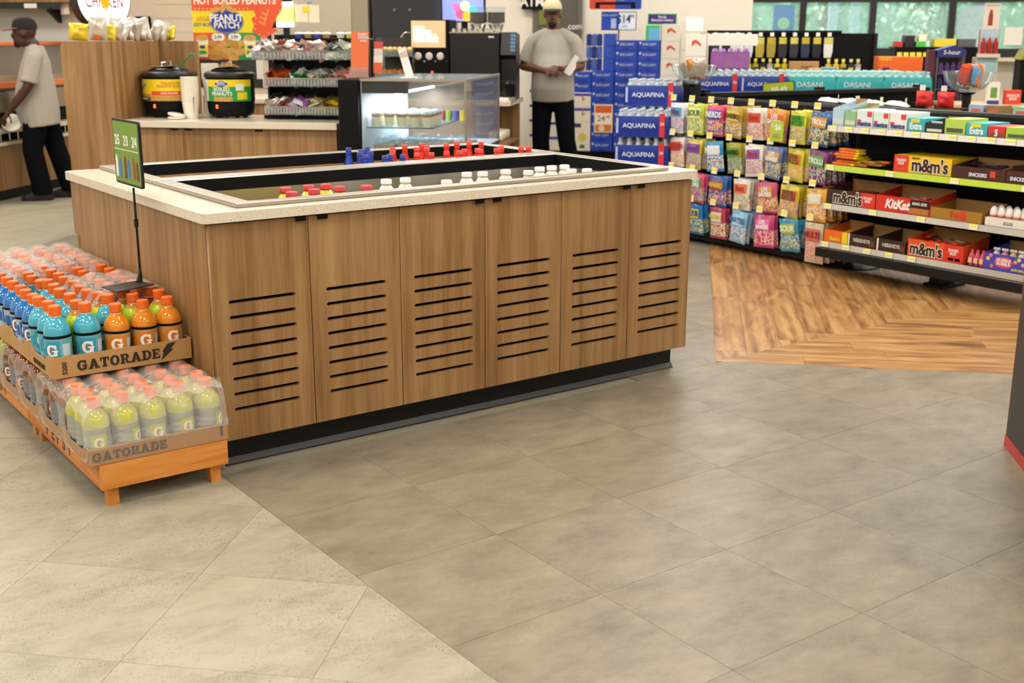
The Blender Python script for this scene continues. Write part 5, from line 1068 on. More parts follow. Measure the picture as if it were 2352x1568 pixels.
MB().prism(rrect(-.285, .285, 0, .30, .02), 0, .006, 'y').build('panel', BLB, t); MB().prism(rrect(-.285, .0, 0, .30, .02), -.0012, -.0002, 'y').build('red_half', mat('#e2472a', .45), t); B('table_shape', -.22, .22, -.0026, -.0013, .05, .075, BLK2, t); B('table_leg', -.22, -.17, -.0026, -.0013, .01, .0495, BLK2, t); B('table_leg', .17, .22, -.0026, -.0013, .01, .0495, BLK2, t); text(t, 'KYRO', .08, .0, -.0026, .12, WHITE, .02)
for sx in (-.2, .2): MB().tube([(sx, .003, .29), (sx, .003, 1.244)], .003).build('hanger', BLACK, t)
t = sthing('case_price_card', 'orange framed price card reading 24.48 on the beer stack', 'sign', .553, BV-.012, .41)
B('frame', -.105, .105, 0, .006, 0, .315, mat('#f0d8b0', .5), t); B('print', -.09, .09, -.002, -.0003, .22, .30, mat('#d8602a', .5), t); B('print', -.09, .09, -.002, -.0003, .015, .09, mat('#dc7a38', .5), t); B('field', -.09, .09, -.002, -.0003, .0905, .2195, mat('#f4ead8', .5), t); text(t, '24', .09, -.025, -.0026, .155, mat('#a8583a', .5), .01); text(t, '48', .045, .05, -.0026, .175, mat('#a8583a', .5), .01); MB().lathe([(.035, 0), (.035, .001)], 14).build('print', mat('#f0d8b0', .5), t, (-.02, -.0021, .05), (PI/2, 0, 0))
t = card('promo_sign', 'green and purple promotional sign behind the white cartons', 'sign', 1.16, BV+.55, 1.60, .33, .12, mat('#2fae4a', .5)); B('field', -.155, .155, -.002, -.0003, .01, .11, mat('#3d2a74', .5), t); text(t, 'Healthier\nEducation Lottery'.replace('Healthier', 'Florida'), .04, 0, -.0026, .065, WHITE, .01, xs=.85)
t = card('promo_sign', 'bright green promotional sign with a blue picture', 'sign', 1.06, BV+.5, 1.40, .16, .19, mat('#3fc050', .5)); B('picture', -.05, .08, -.002, -.0003, .02, .16, mat('#6fb4d8', .5), t)
WC_ = mat('#ece4d4', .6, 0, .03, 4)
def carton(lab, u, v, z, w_, d, h, m=WC_, rib=None, r=0., cat='carton', grp=None, name='carton'):
    t = sthing(name, lab, cat, u, v, z, r, grp)
    B('box', 0, w_, 0, d, 0, h-.001, m, t, bevel=.003); B('tape', w_*.46, w_*.54, 0.01, d-.01, h-.001, h-.0002, mat('#d8c8a8', .4), t)
    if rib: MB().prism([(w_*.3, h*.45), (w_*.5, h*.62), (w_*.75, h*.45), (w_*.75, h*.58), (w_*.5, h*.78), (w_*.3, h*.7)], -.0015, -.0003, 'y').build('print', rib, t)
    return t
RB = mat('#d8583a', .5)
for k in range(4): carton('white carton with red ribbon mark, %s from the bottom in the left carton stack' % NUM[k], 1.175, BV, .86+.185*k, .205, .3, .184, WC_, RB, 0, 'carton', 'white cartons by the beer')
for k in range(3): carton('white carton in the right carton stack, %s from the bottom' % NUM[k], 1.40, BV, .94+.19*k, .19, .3, .189, WC_, RB if k == 2 else None, 0, 'carton', 'white cartons by the beer')
t = sthing('carton_crate', 'low tan crate under the white cartons', 'crate', 1.175, BV); B('crate', 0, .42, 0, .36, 0, .858, mat('#9a7a4a', .7), t); B('step', .222, .418, .0, .33, .8585, .9395, mat('#a98a58', .7), t)
carton('pale printed carton behind the cartons', 1.43, BV+.4, 1.52, .20, .2, .16, mat('#dfe4e6', .6)); 
t = sthing('carton_riser', 'tall plain riser behind the cartons', 'crate', 1.42, BV+.39); B('crate', 0, .3, 0, .3, 0, 1.519, mat('#cfc4b0', .7), t)
# ---------------------------------------------------------------- WATER PACKS
def water_pack(kind):
    t = thing('water_pack', 'w', 'water', (0, 0, -70)); w_, d, h = .40, .27, .205
    c1, c2 = (('#1b3694', '#2a58b8') if kind == 'A' else ('#35b6b8', '#7fd6d2'))
    me = None
    for i in range(6):
        for j in range(4):
            if 0 < i < 5 and 0 < j < 3 and False: continue
            if me is None: o = MB().lathe([(.030, 0), (.032, .01), (.032, .12), (.026, .15), (.013, .175), (.0125, .183), (.015, .184), (.015, .198)], 10).build('bottle', mat('#b9c6d4' if kind == 'A' else '#a9e2de', .10, 0, .25, 30), t, (-w_/2+.033+.0665*i, .033+.0665*j, .002), smooth=True); me = o.data
            else: o = obj('bottle', me, None, t, (-w_/2+.033+.0665*i, .033+.0665*j, .002))
    def fn(a, b):
        per = 2*(w_+d); s = a*per
        if s < w_: p_ = (-w_/2+s, -.002)
        elif s < w_+d: p_ = (w_/2+.001, s-w_)
        elif s < 2*w_+d: p_ = (w_/2-(s-w_-d), d+.002)
        else: p_ = (-w_/2-.001, d-(s-2*w_-d))
        wv = .003*math.sin(s*95)*(1-.4*b); zz = .004+b*.150
        k = 1-.05*max(0, b-.8)/.2
        return (p_[0]*k+(wv if p_[0] > 0 else -wv)*.5, d/2+(p_[1]-d/2)*k+(wv if p_[1] > d/2 else -wv), zz)
    wr = MB().grid(84, 3, fn).build('wrap_band', mat(c1, .25, 0, .15, 14), t, smooth=True)
    MB().grid(24, 16, lambda a, b: (-w_/2+w_*a, d*b, .188-.020*(abs(math.sin(a*6*PI))*.0+.5*(1+math.cos(a*12*PI))*.35+.5*(1+math.cos(b*8*PI))*.35)-.04*max(0, abs(2*a-1)-.9)*10*.6)).build('film_top', FILM, t, smooth=True)
    text(wr, 'AQUAFINA' if kind == 'A' else 'DASANI', .046 if kind == 'A' else .06, -.025, -.0080, .085, mat('#e8f0fa', .4), .01, xs=1.05, extr=.001)
    if kind == 'A': B('red_stripe', .125, .165, -.0085, -.0055, .006, .175, mat('#d8383a', .4), t); B('white_stripe', -.195, -.178, -.0085, -.0055, .03, .14, mat('#b8c4e4', .4), t); text(t, '24', .03, .145, -.009, .10, WHITE, .02)
    return t
WA, WD = water_pack('A'), water_pack('D'); wused = set()
def put_pack(k, x, y, z, rz, lab, grp):
    src = WA if k == 'A' else WD
    o = src if k not in wused else copy_tree(src); wused.add(k); o.location = (x, y, z); o.rotation_euler = (0, 0, rz); o['label'] = lab; o['group'] = grp
AG = 'blue wrapped water packs by the candy'
for k in range(4): put_pack('A', 4.45, 2.76, .118+.2095*k, -.92, 'blue water pack in the front stack, %s from the floor' % NUM[k], AG)
put_pack('A', 4.66, 2.90, .9565, -.92, 'blue water pack on top of the front stack', AG)
for k in range(4): put_pack('A', 4.86, 3.02, .118+.2095*k, -.92, 'blue water pack behind the front stack, %s from the floor' % NUM[k], AG)
t = thing('water_pallet', 'low black pallet under the blue water stacks', 'pallet', (4.62, 2.98, 0), -.92)
B('deck', -.30, .30, -.24, .42, .09, .117, BLACK, t)
for sx in (-.27, 0, .25): B('runner', sx, sx+.04, -.22, .40, 0, .0895, BLACK, t)
TG = 'teal wrapped water packs on the long stack'
t = sthing('water_platform', 'long dark platform under the teal water packs', 'platform', 1.55, 7.0); B('box', 0, 1.85, -.02, .62, 0, .978, mat('#2a2c30', .6), t); B('edge', -.005, 1.855, -.03, -.0205, .94, .978, BLACK, t)
for i, lab in enumerate(('blue water pack at the left end of the teal row', 'blue water pack just left of the teal packs')): put_pack('A', *W(1.76+.40*i, 7.0, 0)[:2], .9785, SH, lab, 'blue water packs in the teal row')
for i in range(3): put_pack('D', *W(2.57+.405*i*.98, 7.0, 0)[:2], .9785, SH, 'teal water pack in the long row, %s of the front three' % ('left', 'middle', 'right')[i], TG)
for i in range(4): put_pack('D', *W(1.95+.405*i, 7.30, 0)[:2], .9785, SH, 'teal water pack in the rear row, %s from the left' % NUM[i], TG)
t = sthing('shelf_price_tag', 'green tilted price tag reading 8.49 in front of the water', 'sign', 2.28, 6.90, .985)
MB().prism(rrect(-.135, .135, 0, .105, .012), 0, .006, 'y').build('panel', BLACK, t, rot=(0, -.09, 0)); MB().prism(rrect(-.127, .127, .008, .098, .008), -.0015, -.0003, 'y').build('face', mat('#a9bd2c', .5), t, rot=(0, -.09, 0)); text(t, '$8.49', .06, .0, -.0024, .04, WHITE, .01, rot=(PI/2, -.09, 0)); B('clip', -.02, .02, .0065, .095, -.006, .03, BLACK, t)
# ---------------------------------------------------------------- BACK SHELVING behind the water
t = sthing('fluid_shelf', 'black shelving of car fluids and gloves under the windows', 'shelf', 2.02, 8.0)
B('back', 0, 1.25, .40, .43, 0, 1.50, BLK2, t); B('deck', 0, 1.25, 0, .395, 1.06, 1.085, BLACK, t); B('top_rail', -.36, .92, .36, .395, 1.50, 1.525, BLK2, t)
for x in (-.34, 1.23): B('upright', x, x+.03, .365, .395, 0, 1.499, BLACK, t)
fc = [('#d8c020', 'yellow'), ('#c8b428', 'mustard'), ('#1f2540', 'navy'), ('#b8a8a0', 'grey'), ('#d0c83a', 'lime yellow'), ('#d8c020', 'yellow')]
for i in range(16):
    if 5 < i < 11: continue
    c, nm = fc[i % 6]
    b_ = sthing('fluid_bottle', '%s car fluid bottle with a pale cap, %s along the shelf' % (nm, NUM[i]), 'bottle', 2.06+.068*i, 8.08+.03*(i % 2), 1.0855, 0, 'car fluid bottles on the black shelf')
    MB().prism(rrect(-.028, .028, -.02, .02, .01), 0, .13).build('bottle', mat(c, .3), b_); MB().lathe([(.012, .1305), (.012, .15)], 10).build('neck', mat(c, .3), b_); MB().lathe([(.015, .1505), (.015, .178)], 10).build('cap', mat('#efe07a', .4), b_); B('label', -.022, .022, -.0215, -.0203, .03, .10, mat(('#e8e0d0', '#6a2020', '#e8c020')[i % 3], .5), b_)
t = sthing('shipping_carton', 'brown cardboard carton among the car fluids', 'carton', 2.44, 7.98, 1.0855); B('box', 0, .27, .0, .14, 0, .155, KRAFT, t, bevel=.003); text(t, 'CHARM\nFLUID 12', .032, .16, -.0008, .09, INK, .0)
t = sthing('red_carton', 'small red box right of the brown carton', 'box', 2.80, 8.02, 1.0855); B('box', 0, .08, 0, .12, 0, .10, mat('#c8402c', .5), t); B('print', .01, .07, -.0015, -.0003, .03, .08, mat('#e8d8c8', .5), t)
hang = [('#22304a', 'navy'), ('#161618', 'black'), ('#e4e2da', 'white'), ('#dfe0e4', 'white and blue'), ('#b8a23a', 'olive yellow'), ('#a8963a', 'dotted yellow'), ('#2b2226', 'dark red'), ('#2a2a30', 'charcoal')]
for i in range(11):
    c, nm = hang[i % 8]
    b_ = sthing('hanging_pack', '%s glove pack hanging under the window, %s from the left' % (nm, NUM[i]), 'pack', 1.74+.108*i, 8.33, 1.27, 0, 'packs hanging under the windows')
    MB().prism([(-.035, 0), (.03, .0), (.042, .06), (.04, .19), (-.04, .19), (-.042, .07)], 0, .02, 'y').build('pack', mat(c, .5, 0, .2, 40), b_); B('header_card', -.035, .035, -.0025, -.0003, .13, .19, mat(('#d8c23a', '#d9cf60', '#c8b020')[i % 3], .5), b_); B('price_tag', -.018, .018, -.04, -.038, .20, .235, PAPER, b_); MB().tube([(0, -.038, .215), (0, .03, .215)], .002, 5).build('hook', CHROME, b_)
for k in range(3): carton('white long carton by the hanging packs' if k == 0 else 'white carton stacked left of the long one, %s' % ('lower', 'upper')[k-1], *((1.66, 7.75, 1.385, .46, .15, .105) if k == 0 else (1.46, 7.75, 1.085+.2*(k-1), .19, .2, .199)), WC_, RB if k else None)
for k in range(2):
    t = sthing('juice_pack', ('pink', 'purple')[k]+' film pack of drinks below the long white carton', 'pack', 1.70, 7.72, 1.06+.0*k+(.11 if k else 0)); 
    for i in range(5): MB().lathe([(.031, 0), (.033, .01), (.033, .10 if k == 0 else .16), (.02, .11 if k == 0 else .19)], 10).build('bottle', mat(('#c86a72', '#8a4a94')[k], .2, 0, .3, 20), t, (.035+.07*i, .03, 0))
    B('wrap', -.003, .353, -.006, -.002, .01, .09 if k == 0 else .15, mat(('#d84a50', '#a868a8')[k], .3, 0, .3, 12, 0, .75), t)
t = sthing('drink_stand', 'dark stand under the film packs and cartons', 'stand', 1.44, 7.70); B('box', 0, .68, 0, .32, 0, 1.058, BLK2, t); B('top', -.003, .683, -.003, .323, 1.0585, 1.0598, BLACK, t)
t = sthing('napkin_cone', 'white paper cone on the window ledge', 'cone', 3.56, 10.88, 1.2385); MB().lathe([(.06, 0), (.057, .02), (.01, .20)], 16).build('cone', PAPER, t, rot=(0, .15, 0)); MB().lathe([(.062, 0), (.062, .006)], 16).build('base', PAPER, t)
# snack boxes right of the teal packs
def sbox(name, lab, cat, u, v, z, w_, d, h, m, txt=None, tm=None, ts=.06, r=0., grp=None):
    t = sthing(name, lab, cat, u, v, z, r, grp); B('box', 0, w_, 0, d, 0, h, m, t, bevel=.002)
    B('seam', 0.002, w_-.002, d*.48, d*.52, h, h+.0006, mat('#c8b090', .5), t)
    if txt: text(t, txt, ts, w_*.5, -.0008, h*.55, tm, .02)
    return t
ORB = mat('#ee6a24', .45)
t = sthing('snack_table', 'dark shelf block carrying the orange candy cartons', 'shelf', 3.18, 7.68); B('box', 0, .5, .02, .45, 0, .90, BLK2, t); B('top', -.01, .51, .01, .46, .9005, .92, BLACK, t)
sbox('candy_carton', 'large orange candy carton, lower of two', 'carton', 3.28, 7.74, .9205, .30, .34, .215, ORB)
t = sbox('candy_carton', 'large orange candy carton on top with a yellow logo', 'carton', 3.22, 7.72, 1.136, .38, .36, .155, ORB); text(t, "REESE'S", .05, .05, -.0008, .14, mat('#f4d020', .5), .02, xs=.7); B('print', .03, .09, -.0018, -.0003, .03, .06, mat('#5a2a6a', .5), t)
for i in range(4): sbox('tea_box', '%s patterned drink box left of the orange cartons, %s' % (('orange', 'blue', 'cream', 'tan')[i], NUM[i]), 'box', 2.60+.12*i, 7.68, .985+.0, .115, .2, (.20, .21, .18, .16)[i], mat(('#e8b070', '#7f9cc8', '#d8c8b0', '#5f7ab0')[i], .5, 0, .4, 25), None, None, .05, 0, 'patterned drink boxes')
t = sthing('box_shelf', 'dark shelf under the patterned drink boxes', 'shelf', 2.58, 7.66); B('box', 0, .53, 0, .25, 0, .96, BLK2, t); B('top', -.01, .54, -.01, .26, .9605, .9845, BLACK, t)
# energy drink tower
t = sthing('energy_shot_tower', 'purple topped clear tower of small energy bottles', 'display', 3.70, 7.0, .9)
B('base', -.11, .11, 0, .2, 0, .02, BLACK, t); B('side', -.11, -.105, 0, .2, .0205, .40, ACRY, t); B('side', .105, .11, 0, .2, .0205, .40, ACRY, t); MB().prism([(-.115, .4005), (.115, .4005), (.115, .46), (.02, .50), (-.115, .46)], -.005, .205, 'y').build('roof', mat('#2a2f7a', .4), t); text(t, '5-hour', .05, 0, -.0062, .44, WHITE, .01)
for z in (.13, .26): B('shelf', -.1045, .1045, .005, .2, z, z+.006, ACRY, t)
for k, z in enumerate((.0205, .1365, .2665)):
    for i in range(4): MB().lathe([(.019, 0), (.02, .06), (.012, .075), (.012, .09)], 8).build('bottle', mat(('#6a2a4a', '#2e2a6a', '#5a3a7a')[k], .3), t, (-.075+.05*i, .03, z))
t = sthing('tower_table', 'dark checkout plinth under the energy tower', 'counter', 3.56, 6.9); B('box', 0, 1.35, .06, .7, 0, .87, mat('#3a342e', .5), t); B('top', -.02, 1.4, .04, .72, .8705, .8995, mat('#caa77a', .5), t)
t = sthing('bottle_advert', 'red bottle display with a picture card above it', 'display', 4.0, 7.05, .9005)
B('box', -.09, .09, 0, .14, 0, .40, mat('#e8dcc8', .5), t); B('window', -.08, .08, -.003, -.0005, .40-.12, .40-.005, mat('#a8cfd8', .4), t); B('crown', -.08, .08, 0, .02, .4005, .63, mat('#d83a2c', .45), t); B('field', -.075, .075, -.0045, -.0005, .43, .63, mat('#b8dce4', .4), t)
for i in range(3): MB().lathe([(.02, 0), (.021, .09), (.01, .115), (.01, .13)], 8).build('bottle', mat('#b02a20', .3), t, (-.05+.05*i, -.03, .4305))
B('tray', -.09, .09, -.055, -.005, .4, .43, mat('#e8dcc8', .5), t)
B('card', -.055, .075, .03, .034, .63, .84, mat('#f2ead8', .5), t); MB().prism([(-.015, .66), (.02, .66), (.02, .74), (.01, .79), (-.005, .79), (-.015, .74)], .026, .0295, 'y').build('card_bottle', mat('#a8382c', .5), t); B('post', -.01, .01, .035, .045, .3, .8, ACRY, t); text(t, 'TEXAS PETE'.replace('TEXAS PETE', 'Pepper Sauce'), .02, .01, .029, .825, mat('#b04030', .5), 0)
sbox('counter_box', 'dark red snack box in front of the energy tower', 'box', 3.50+.02, 7.05, .9005, .06, .12, .46, mat('#5a2a3a', .5))
t = sthing('box_plinth', 'tall dark shelf with yellow tags behind the energy tower', 'shelf', 3.44, 8.3); B('box', 0, .78, 0, .36, 0, 1.365, BLK2, t); B('top', -.01, .79, -.01, .37, 1.3655, 1.375, BLACK, t)
for k in range(5): B('price_tag', .02+.06*k, .065+.06*k, -.004, -.0005, 1.285, 1.325, PRICE_Y, t)
for lab, u, w_, h, c in (('small red box at the left of the tall dark shelf', 3.45, .06, .05, '#c8402c'), ('black card box on the tall dark shelf', 3.53, .09, .105, '#221d22'), ('lime green flat box on the tall dark shelf', 3.635, .09, .05, '#58c840'), ('flat yellow box on the tall dark shelf', 3.80, .20, .075, '#e8d03a'), ('flat grey box beside the yellow one', 4.02, .16, .075, '#5a5a60')): sbox('counter_box', lab, 'box', u, 8.34, 1.3755, w_, .2, h, mat(c, .5))
sbox('counter_box', 'white tilted paper box on top of the lime box', 'box', 3.66, 8.38, 1.4265, .075, .1, .065, mat('#ece4d4', .6))
t = sbox('snack_box', 'small white box with a green plant picture on the counter', 'box', 3.86, 6.30, .95, .09, .07, .17, mat('#efe9dc', .5)); B('picture', .02, .07, -.002, -.0003, .05, .13, mat('#6f9a4a', .5), t); B('print', .0, .09, -.002, -.0003, 0, .03, mat('#3a3f8f', .5), t)
t = sbox('snack_box', 'small red box on the checkout ledge', 'box', 4.0, 6.32, .95, .12, .08, .11, mat('#e0442c', .5)); text(t, 'SNACK\nBAG', .03, .06, -.0008, .055, WHITE, .02)
t = sthing('checkout_counter', 'tan topped checkout counter at the right background', 'counter', 3.55, 6.25); B('body', 0, 2.4, 0, .5, 0, .925, mat('#8a6a48', .5), t); B('top', -.02, 2.42, -.03, .53, .9255, .9495, mat('#d0b48a', .45), t)
for i in range(3): sbox('tobacco_pack', '%s small pack at the right end of the checkout' % ('cream', 'brown', 'yellow')[i], 'box', 4.72+.12*i, 6.3, .95, .11, .06, .08, mat(('#e8d8b8', '#5a4030', '#d8a830')[i], .5, 0, .3, 30), None, None, .05, 0, 'small packs on the checkout')
carton('tan tall monitor back at the right edge', 4.55, 6.55, .95, .45, .05, .32, mat('#d8c4a4', .6), None, 0, 'monitor', None, 'monitor')
t = sthing('magazine_stand', 'dark display box topped with colourful magazines', 'display', 4.28, 6.55, .9505); B('box', -.13, .13, 0, .2, 0, .34, BLK2, t); MB().prism([(-.14, .3405), (.14, .3405), (.14, .36), (.10, .42), (-.10, .42)], -.02, .22, 'y').build('top', mat('#8a8a2a', .5), t)
for i in range(3): B('magazine', -.10+.07*i, -.04+.07*i, .02, .12, .4205, .43, mat(('#e05a4a', '#efe4e0', '#b84a9a')[i], .4), t)
# foreground fixture at the right edge
t = thing('end_panel', 'dark fixture end panel with red trim at the right edge', 'panel', (2.451, -1.444, 0), PI/4)
B('body', -1.59, -.01, -.62, -.0305, .042, 1.5, mat('#3b3834', .5), t); B('panel', -1.6, 0, -.03, .0, .042, 1.5, mat('#35322e', .5), t); B('red_base', -1.6, .001, -.034, .004, 0, .0415, mat('#b83a34', .45), t); B('red_edge', .0005, .004, -.03, .0, .042, 1.5, mat('#a8302c', .45), t)
# ---------------------------------------------------------------- CANDY GONDOLA (runs along world Y, faces -X)
GX = 4.87; GR = -PI/2
def gl(x, y, z): return (GX+y, -x, z)         # gondola local (x right along the shelf, y depth behind the back plane) -> world
def gthing(name, lab, cat, x, y, z, r=0., grp=None): return thing(name, lab, cat, gl(x, y, z), GR+r, grp)
gon = gthing('candy_gondola', 'black metal candy gondola with peg wall and four shelves', 'gondola', 0, 0, 0)
GBK = mat('#141312', .5, spec=.3)
x0, x1, x2 = -2.62, -1.16, .30
B('peg_panel', x0, x1-.03, .0, .03, .10, 1.0, BLK2, gon)
for k in range(5): B('peg_bar', x0+.01, x1-.04, -.012, -.0005, .20+.19*k, .215+.19*k, GBK, gon)
B('shelf_back', x1+.03, x2, .0, .03, .10, 1.0, BLK2, gon)
for k in range(6): B('back_rib', x1+.04, x2-.01, -.006, -.0005, .15+.15*k, .156+.15*k, GBK, gon)
MB().prism([(-.02, .99), (.05, .99), (.05, 1.02), (.035, 1.035), (-.005, 1.035), (-.02, 1.02)], x0-.02, x1-.01, 'x').build('top_rail', GBK, gon); MB().prism([(-.01, .99), (.11, .99), (.11, 1.02), (.095, 1.035), (.005, 1.035), (-.01, 1.02)], x1+.01, x2+.02, 'x').build('top_rail', GBK, gon)
for x, h in ((x0-.03, 1.12), (x1, 1.06), (x2, 1.06)): MB().tube([(x, .015, .02), (x, .015, h)], .028, 10).build('post', GBK, gon)
MB().lathe([(.20, 0), (.20, .008), (.15, .022), (.03, .028)], 32, c=(x1, .015, 0)).build('base_disc', GBK, gon); MB().lathe([(.20, 0), (.20, .008), (.15, .022), (.03, .028)], 24, c=(x2, .015, 0)).build('base_disc', GBK, gon); MB().lathe([(.20, 0), (.20, .008), (.15, .022), (.03, .028)], 24, c=(x0-.03, .015, 0)).build('base_disc', GBK, gon)
B('base_deck', x0+.02, x1-.04, -.22, -.001, .03, .10, GBK, gon)
MB().box(-.45, -.38, -.15, .03, 0, .12).build('foot', GBK, gon); MB().box(-.47, -.33, -.18, .05, 0, .02).build('foot_pad', GBK, gon)
B('low_deck', x1+.05, x2, -.42, -.001, .115, .17, GBK, gon)
SZ = [.19, .432, .675, .915]
LIME = mat('#bcd23a', .45); TAGW = mat('#efe9d0', .55)
for k, z in enumerate(SZ):
    B('shelf', x1+.04, x2, -.36, -.0065, z+.005, z+.017, GBK, gon)
    st = MB().prism([(-.372, z-.018), (-.366, z-.018), (-.360, z+.017), (-.366, z+.017)], x1+.04, x2, 'x').build('shelf_edge', mat('#d2cdc4', .3, .85) if k != 2 else LIME, gon)
    n = (5, 4, 4, 12)[k]
    for i in range(n):
        xx = x1+.06+((x2-x1-.15)*i/max(1, n-1) if k > 1 else .0+(.16 if k == 0 else .34)*i)
        if xx > x2-.08: continue
        a = MB().prism([(-.376, z-.016), (-.373, z-.016), (-.368, z+.015), (-.371, z+.015)], xx, xx+.055, 'x').build('price_tag', TAGW, st); MB().prism([(-.3765, z+.003), (-.374, z+.003), (-.3695, z+.0145), (-.3715, z+.0145)], xx+.004, xx+.051, 'x').build('tag_band', PRICE_Y, st)
# inner wing behind the peg wall, runs along world X
wg = thing('rear_gondola', 'black rear gondola wing behind the candy, with a long top rail', 'gondola', (4.90, 2.63, 0), -.127)
B('back', .05, 2.36, .0, .03, .1, 1.03, BLK2, wg); MB().prism([(-.03, 1.03), (.06, 1.03), (.06, 1.06), (-.03, 1.06)], .03, 2.38, 'x').build('top_rail', GBK, wg); B('shelf', .05, 2.36, -.3, -.001, .86, .88, GBK, wg)
for k in range(6): B('bracket', .3+.33*k, .31+.33*k, -.3, -.001, .8805, .96, GBK, wg)
for x in (.06, 1.2, 2.3): MB().box(x, x+.06, .031, .09, 0, 1.08).build('post', GBK, wg)
def cbag(nm, lab, cat, loc, rz, w_, h, d, m, prints, grp, seed, tilt=0., tw=0.):
    t = thing(nm, lab, cat, loc, 0, grp, (tilt, tw, rz))
    b = bag_mesh(w_, h, d, seed, 6, 8).build('bag', m, t, (0, 0, -h), smooth=True)
    for kind, *a in prints:
        if kind == 'patch':
            xx0, xx1, z0, z1, mm = a; e = d*.5*.92+.0035
            MB().grid(4, 4, lambda p_, q_: (xx0+(xx1-xx0)*p_, -(e*max(.15, (1-abs((xx0+(xx1-xx0)*p_)/(w_/2))**2.2)*(1-abs(2*(z0+(z1-z0)*q_+h)/h-1)**2.6))**.6)-.004, z0+(z1-z0)*q_)).build('print', mm, b, (0, 0, h), smooth=True)
        else:
            s, size, x, z, mm = a; text(b, s, size, x, -d*.5-.0060, z+h, mm, .03, 0, 'lettering', xs=.78)
    return t
WT = mat('#f4f0e8', .5); 
def bagmat(c, ac, c3, h):
    key = ('bag', c, ac, c3, h)
    if key in MATS: return MATS[key]
    m = bpy.data.materials.new('bag_%d' % len(MATS)); m.use_nodes = True; n = m.node_tree; b = n.nodes['Principled BSDF']
    tc_ = n.nodes.new('ShaderNodeTexCoord'); sp = n.nodes.new('ShaderNodeSeparateXYZ'); n.links.new(tc_.outputs['Object'], sp.inputs[0])
    oi = n.nodes.new('ShaderNodeObjectInfo'); ad = n.nodes.new('ShaderNodeVectorMath'); n.links.new(tc_.outputs['Object'], ad.inputs[0]); n.links.new(oi.outputs['Random'], ad.inputs[1])
    no = n.nodes.new('ShaderNodeTexNoise'); no.inputs['Scale'].default_value = 48; no.inputs['Detail'].default_value = 2.5; n.links.new(ad.outputs[0], no.inputs['Vector'])
    r1 = ramp(n, [(0, c), (.40, c), (.44, ac), (.52, '#efe6d4'), (.56, c3), (.64, c)]); n.links.new(no.outputs['Fac'], r1.inputs[0])
    dv = n.nodes.new('ShaderNodeMath'); dv.operation = 'DIVIDE'; dv.inputs[1].default_value = h; n.links.new(sp.outputs[2], dv.inputs[0])
    r2 = ramp(n, [(0, '#000000'), (.07, '#000000'), (.10, '#ffffff'), (.50, '#ffffff'), (.56, '#000000'), (1., '#303030')]); n.links.new(dv.outputs[0], r2.inputs[0])
    mx = n.nodes.new('ShaderNodeMix'); mx.data_type = 'RGBA'; n.links.new(r2.outputs[0], mx.inputs[0]); mx.inputs[6].default_value = lin(c); n.links.new(r1.outputs[0], mx.inputs[7]); n.links.new(mx.outputs[2], b.inputs['Base Color'])
    b.inputs['Roughness'].default_value = .24; b.inputs['Coat Weight'].default_value = .4; b.inputs['Coat Roughness'].default_value = .15
    bp = n.nodes.new('ShaderNodeBump'); bp.inputs['Strength'].default_value = .35; bp.inputs['Distance'].default_value = .012; n.links.new(no.outputs['Fac'], bp.inputs['Height']); n.links.new(bp.outputs[0], b.inputs['Normal'])
    MATS[key] = m; return m
C3 = ['#d84a3a', '#4a9a3a', '#e8c83a', '#7a4a9a', '#e87a2a', '#3a78c8']
def P(c): return mat(c, .35, 0, .15, 40)
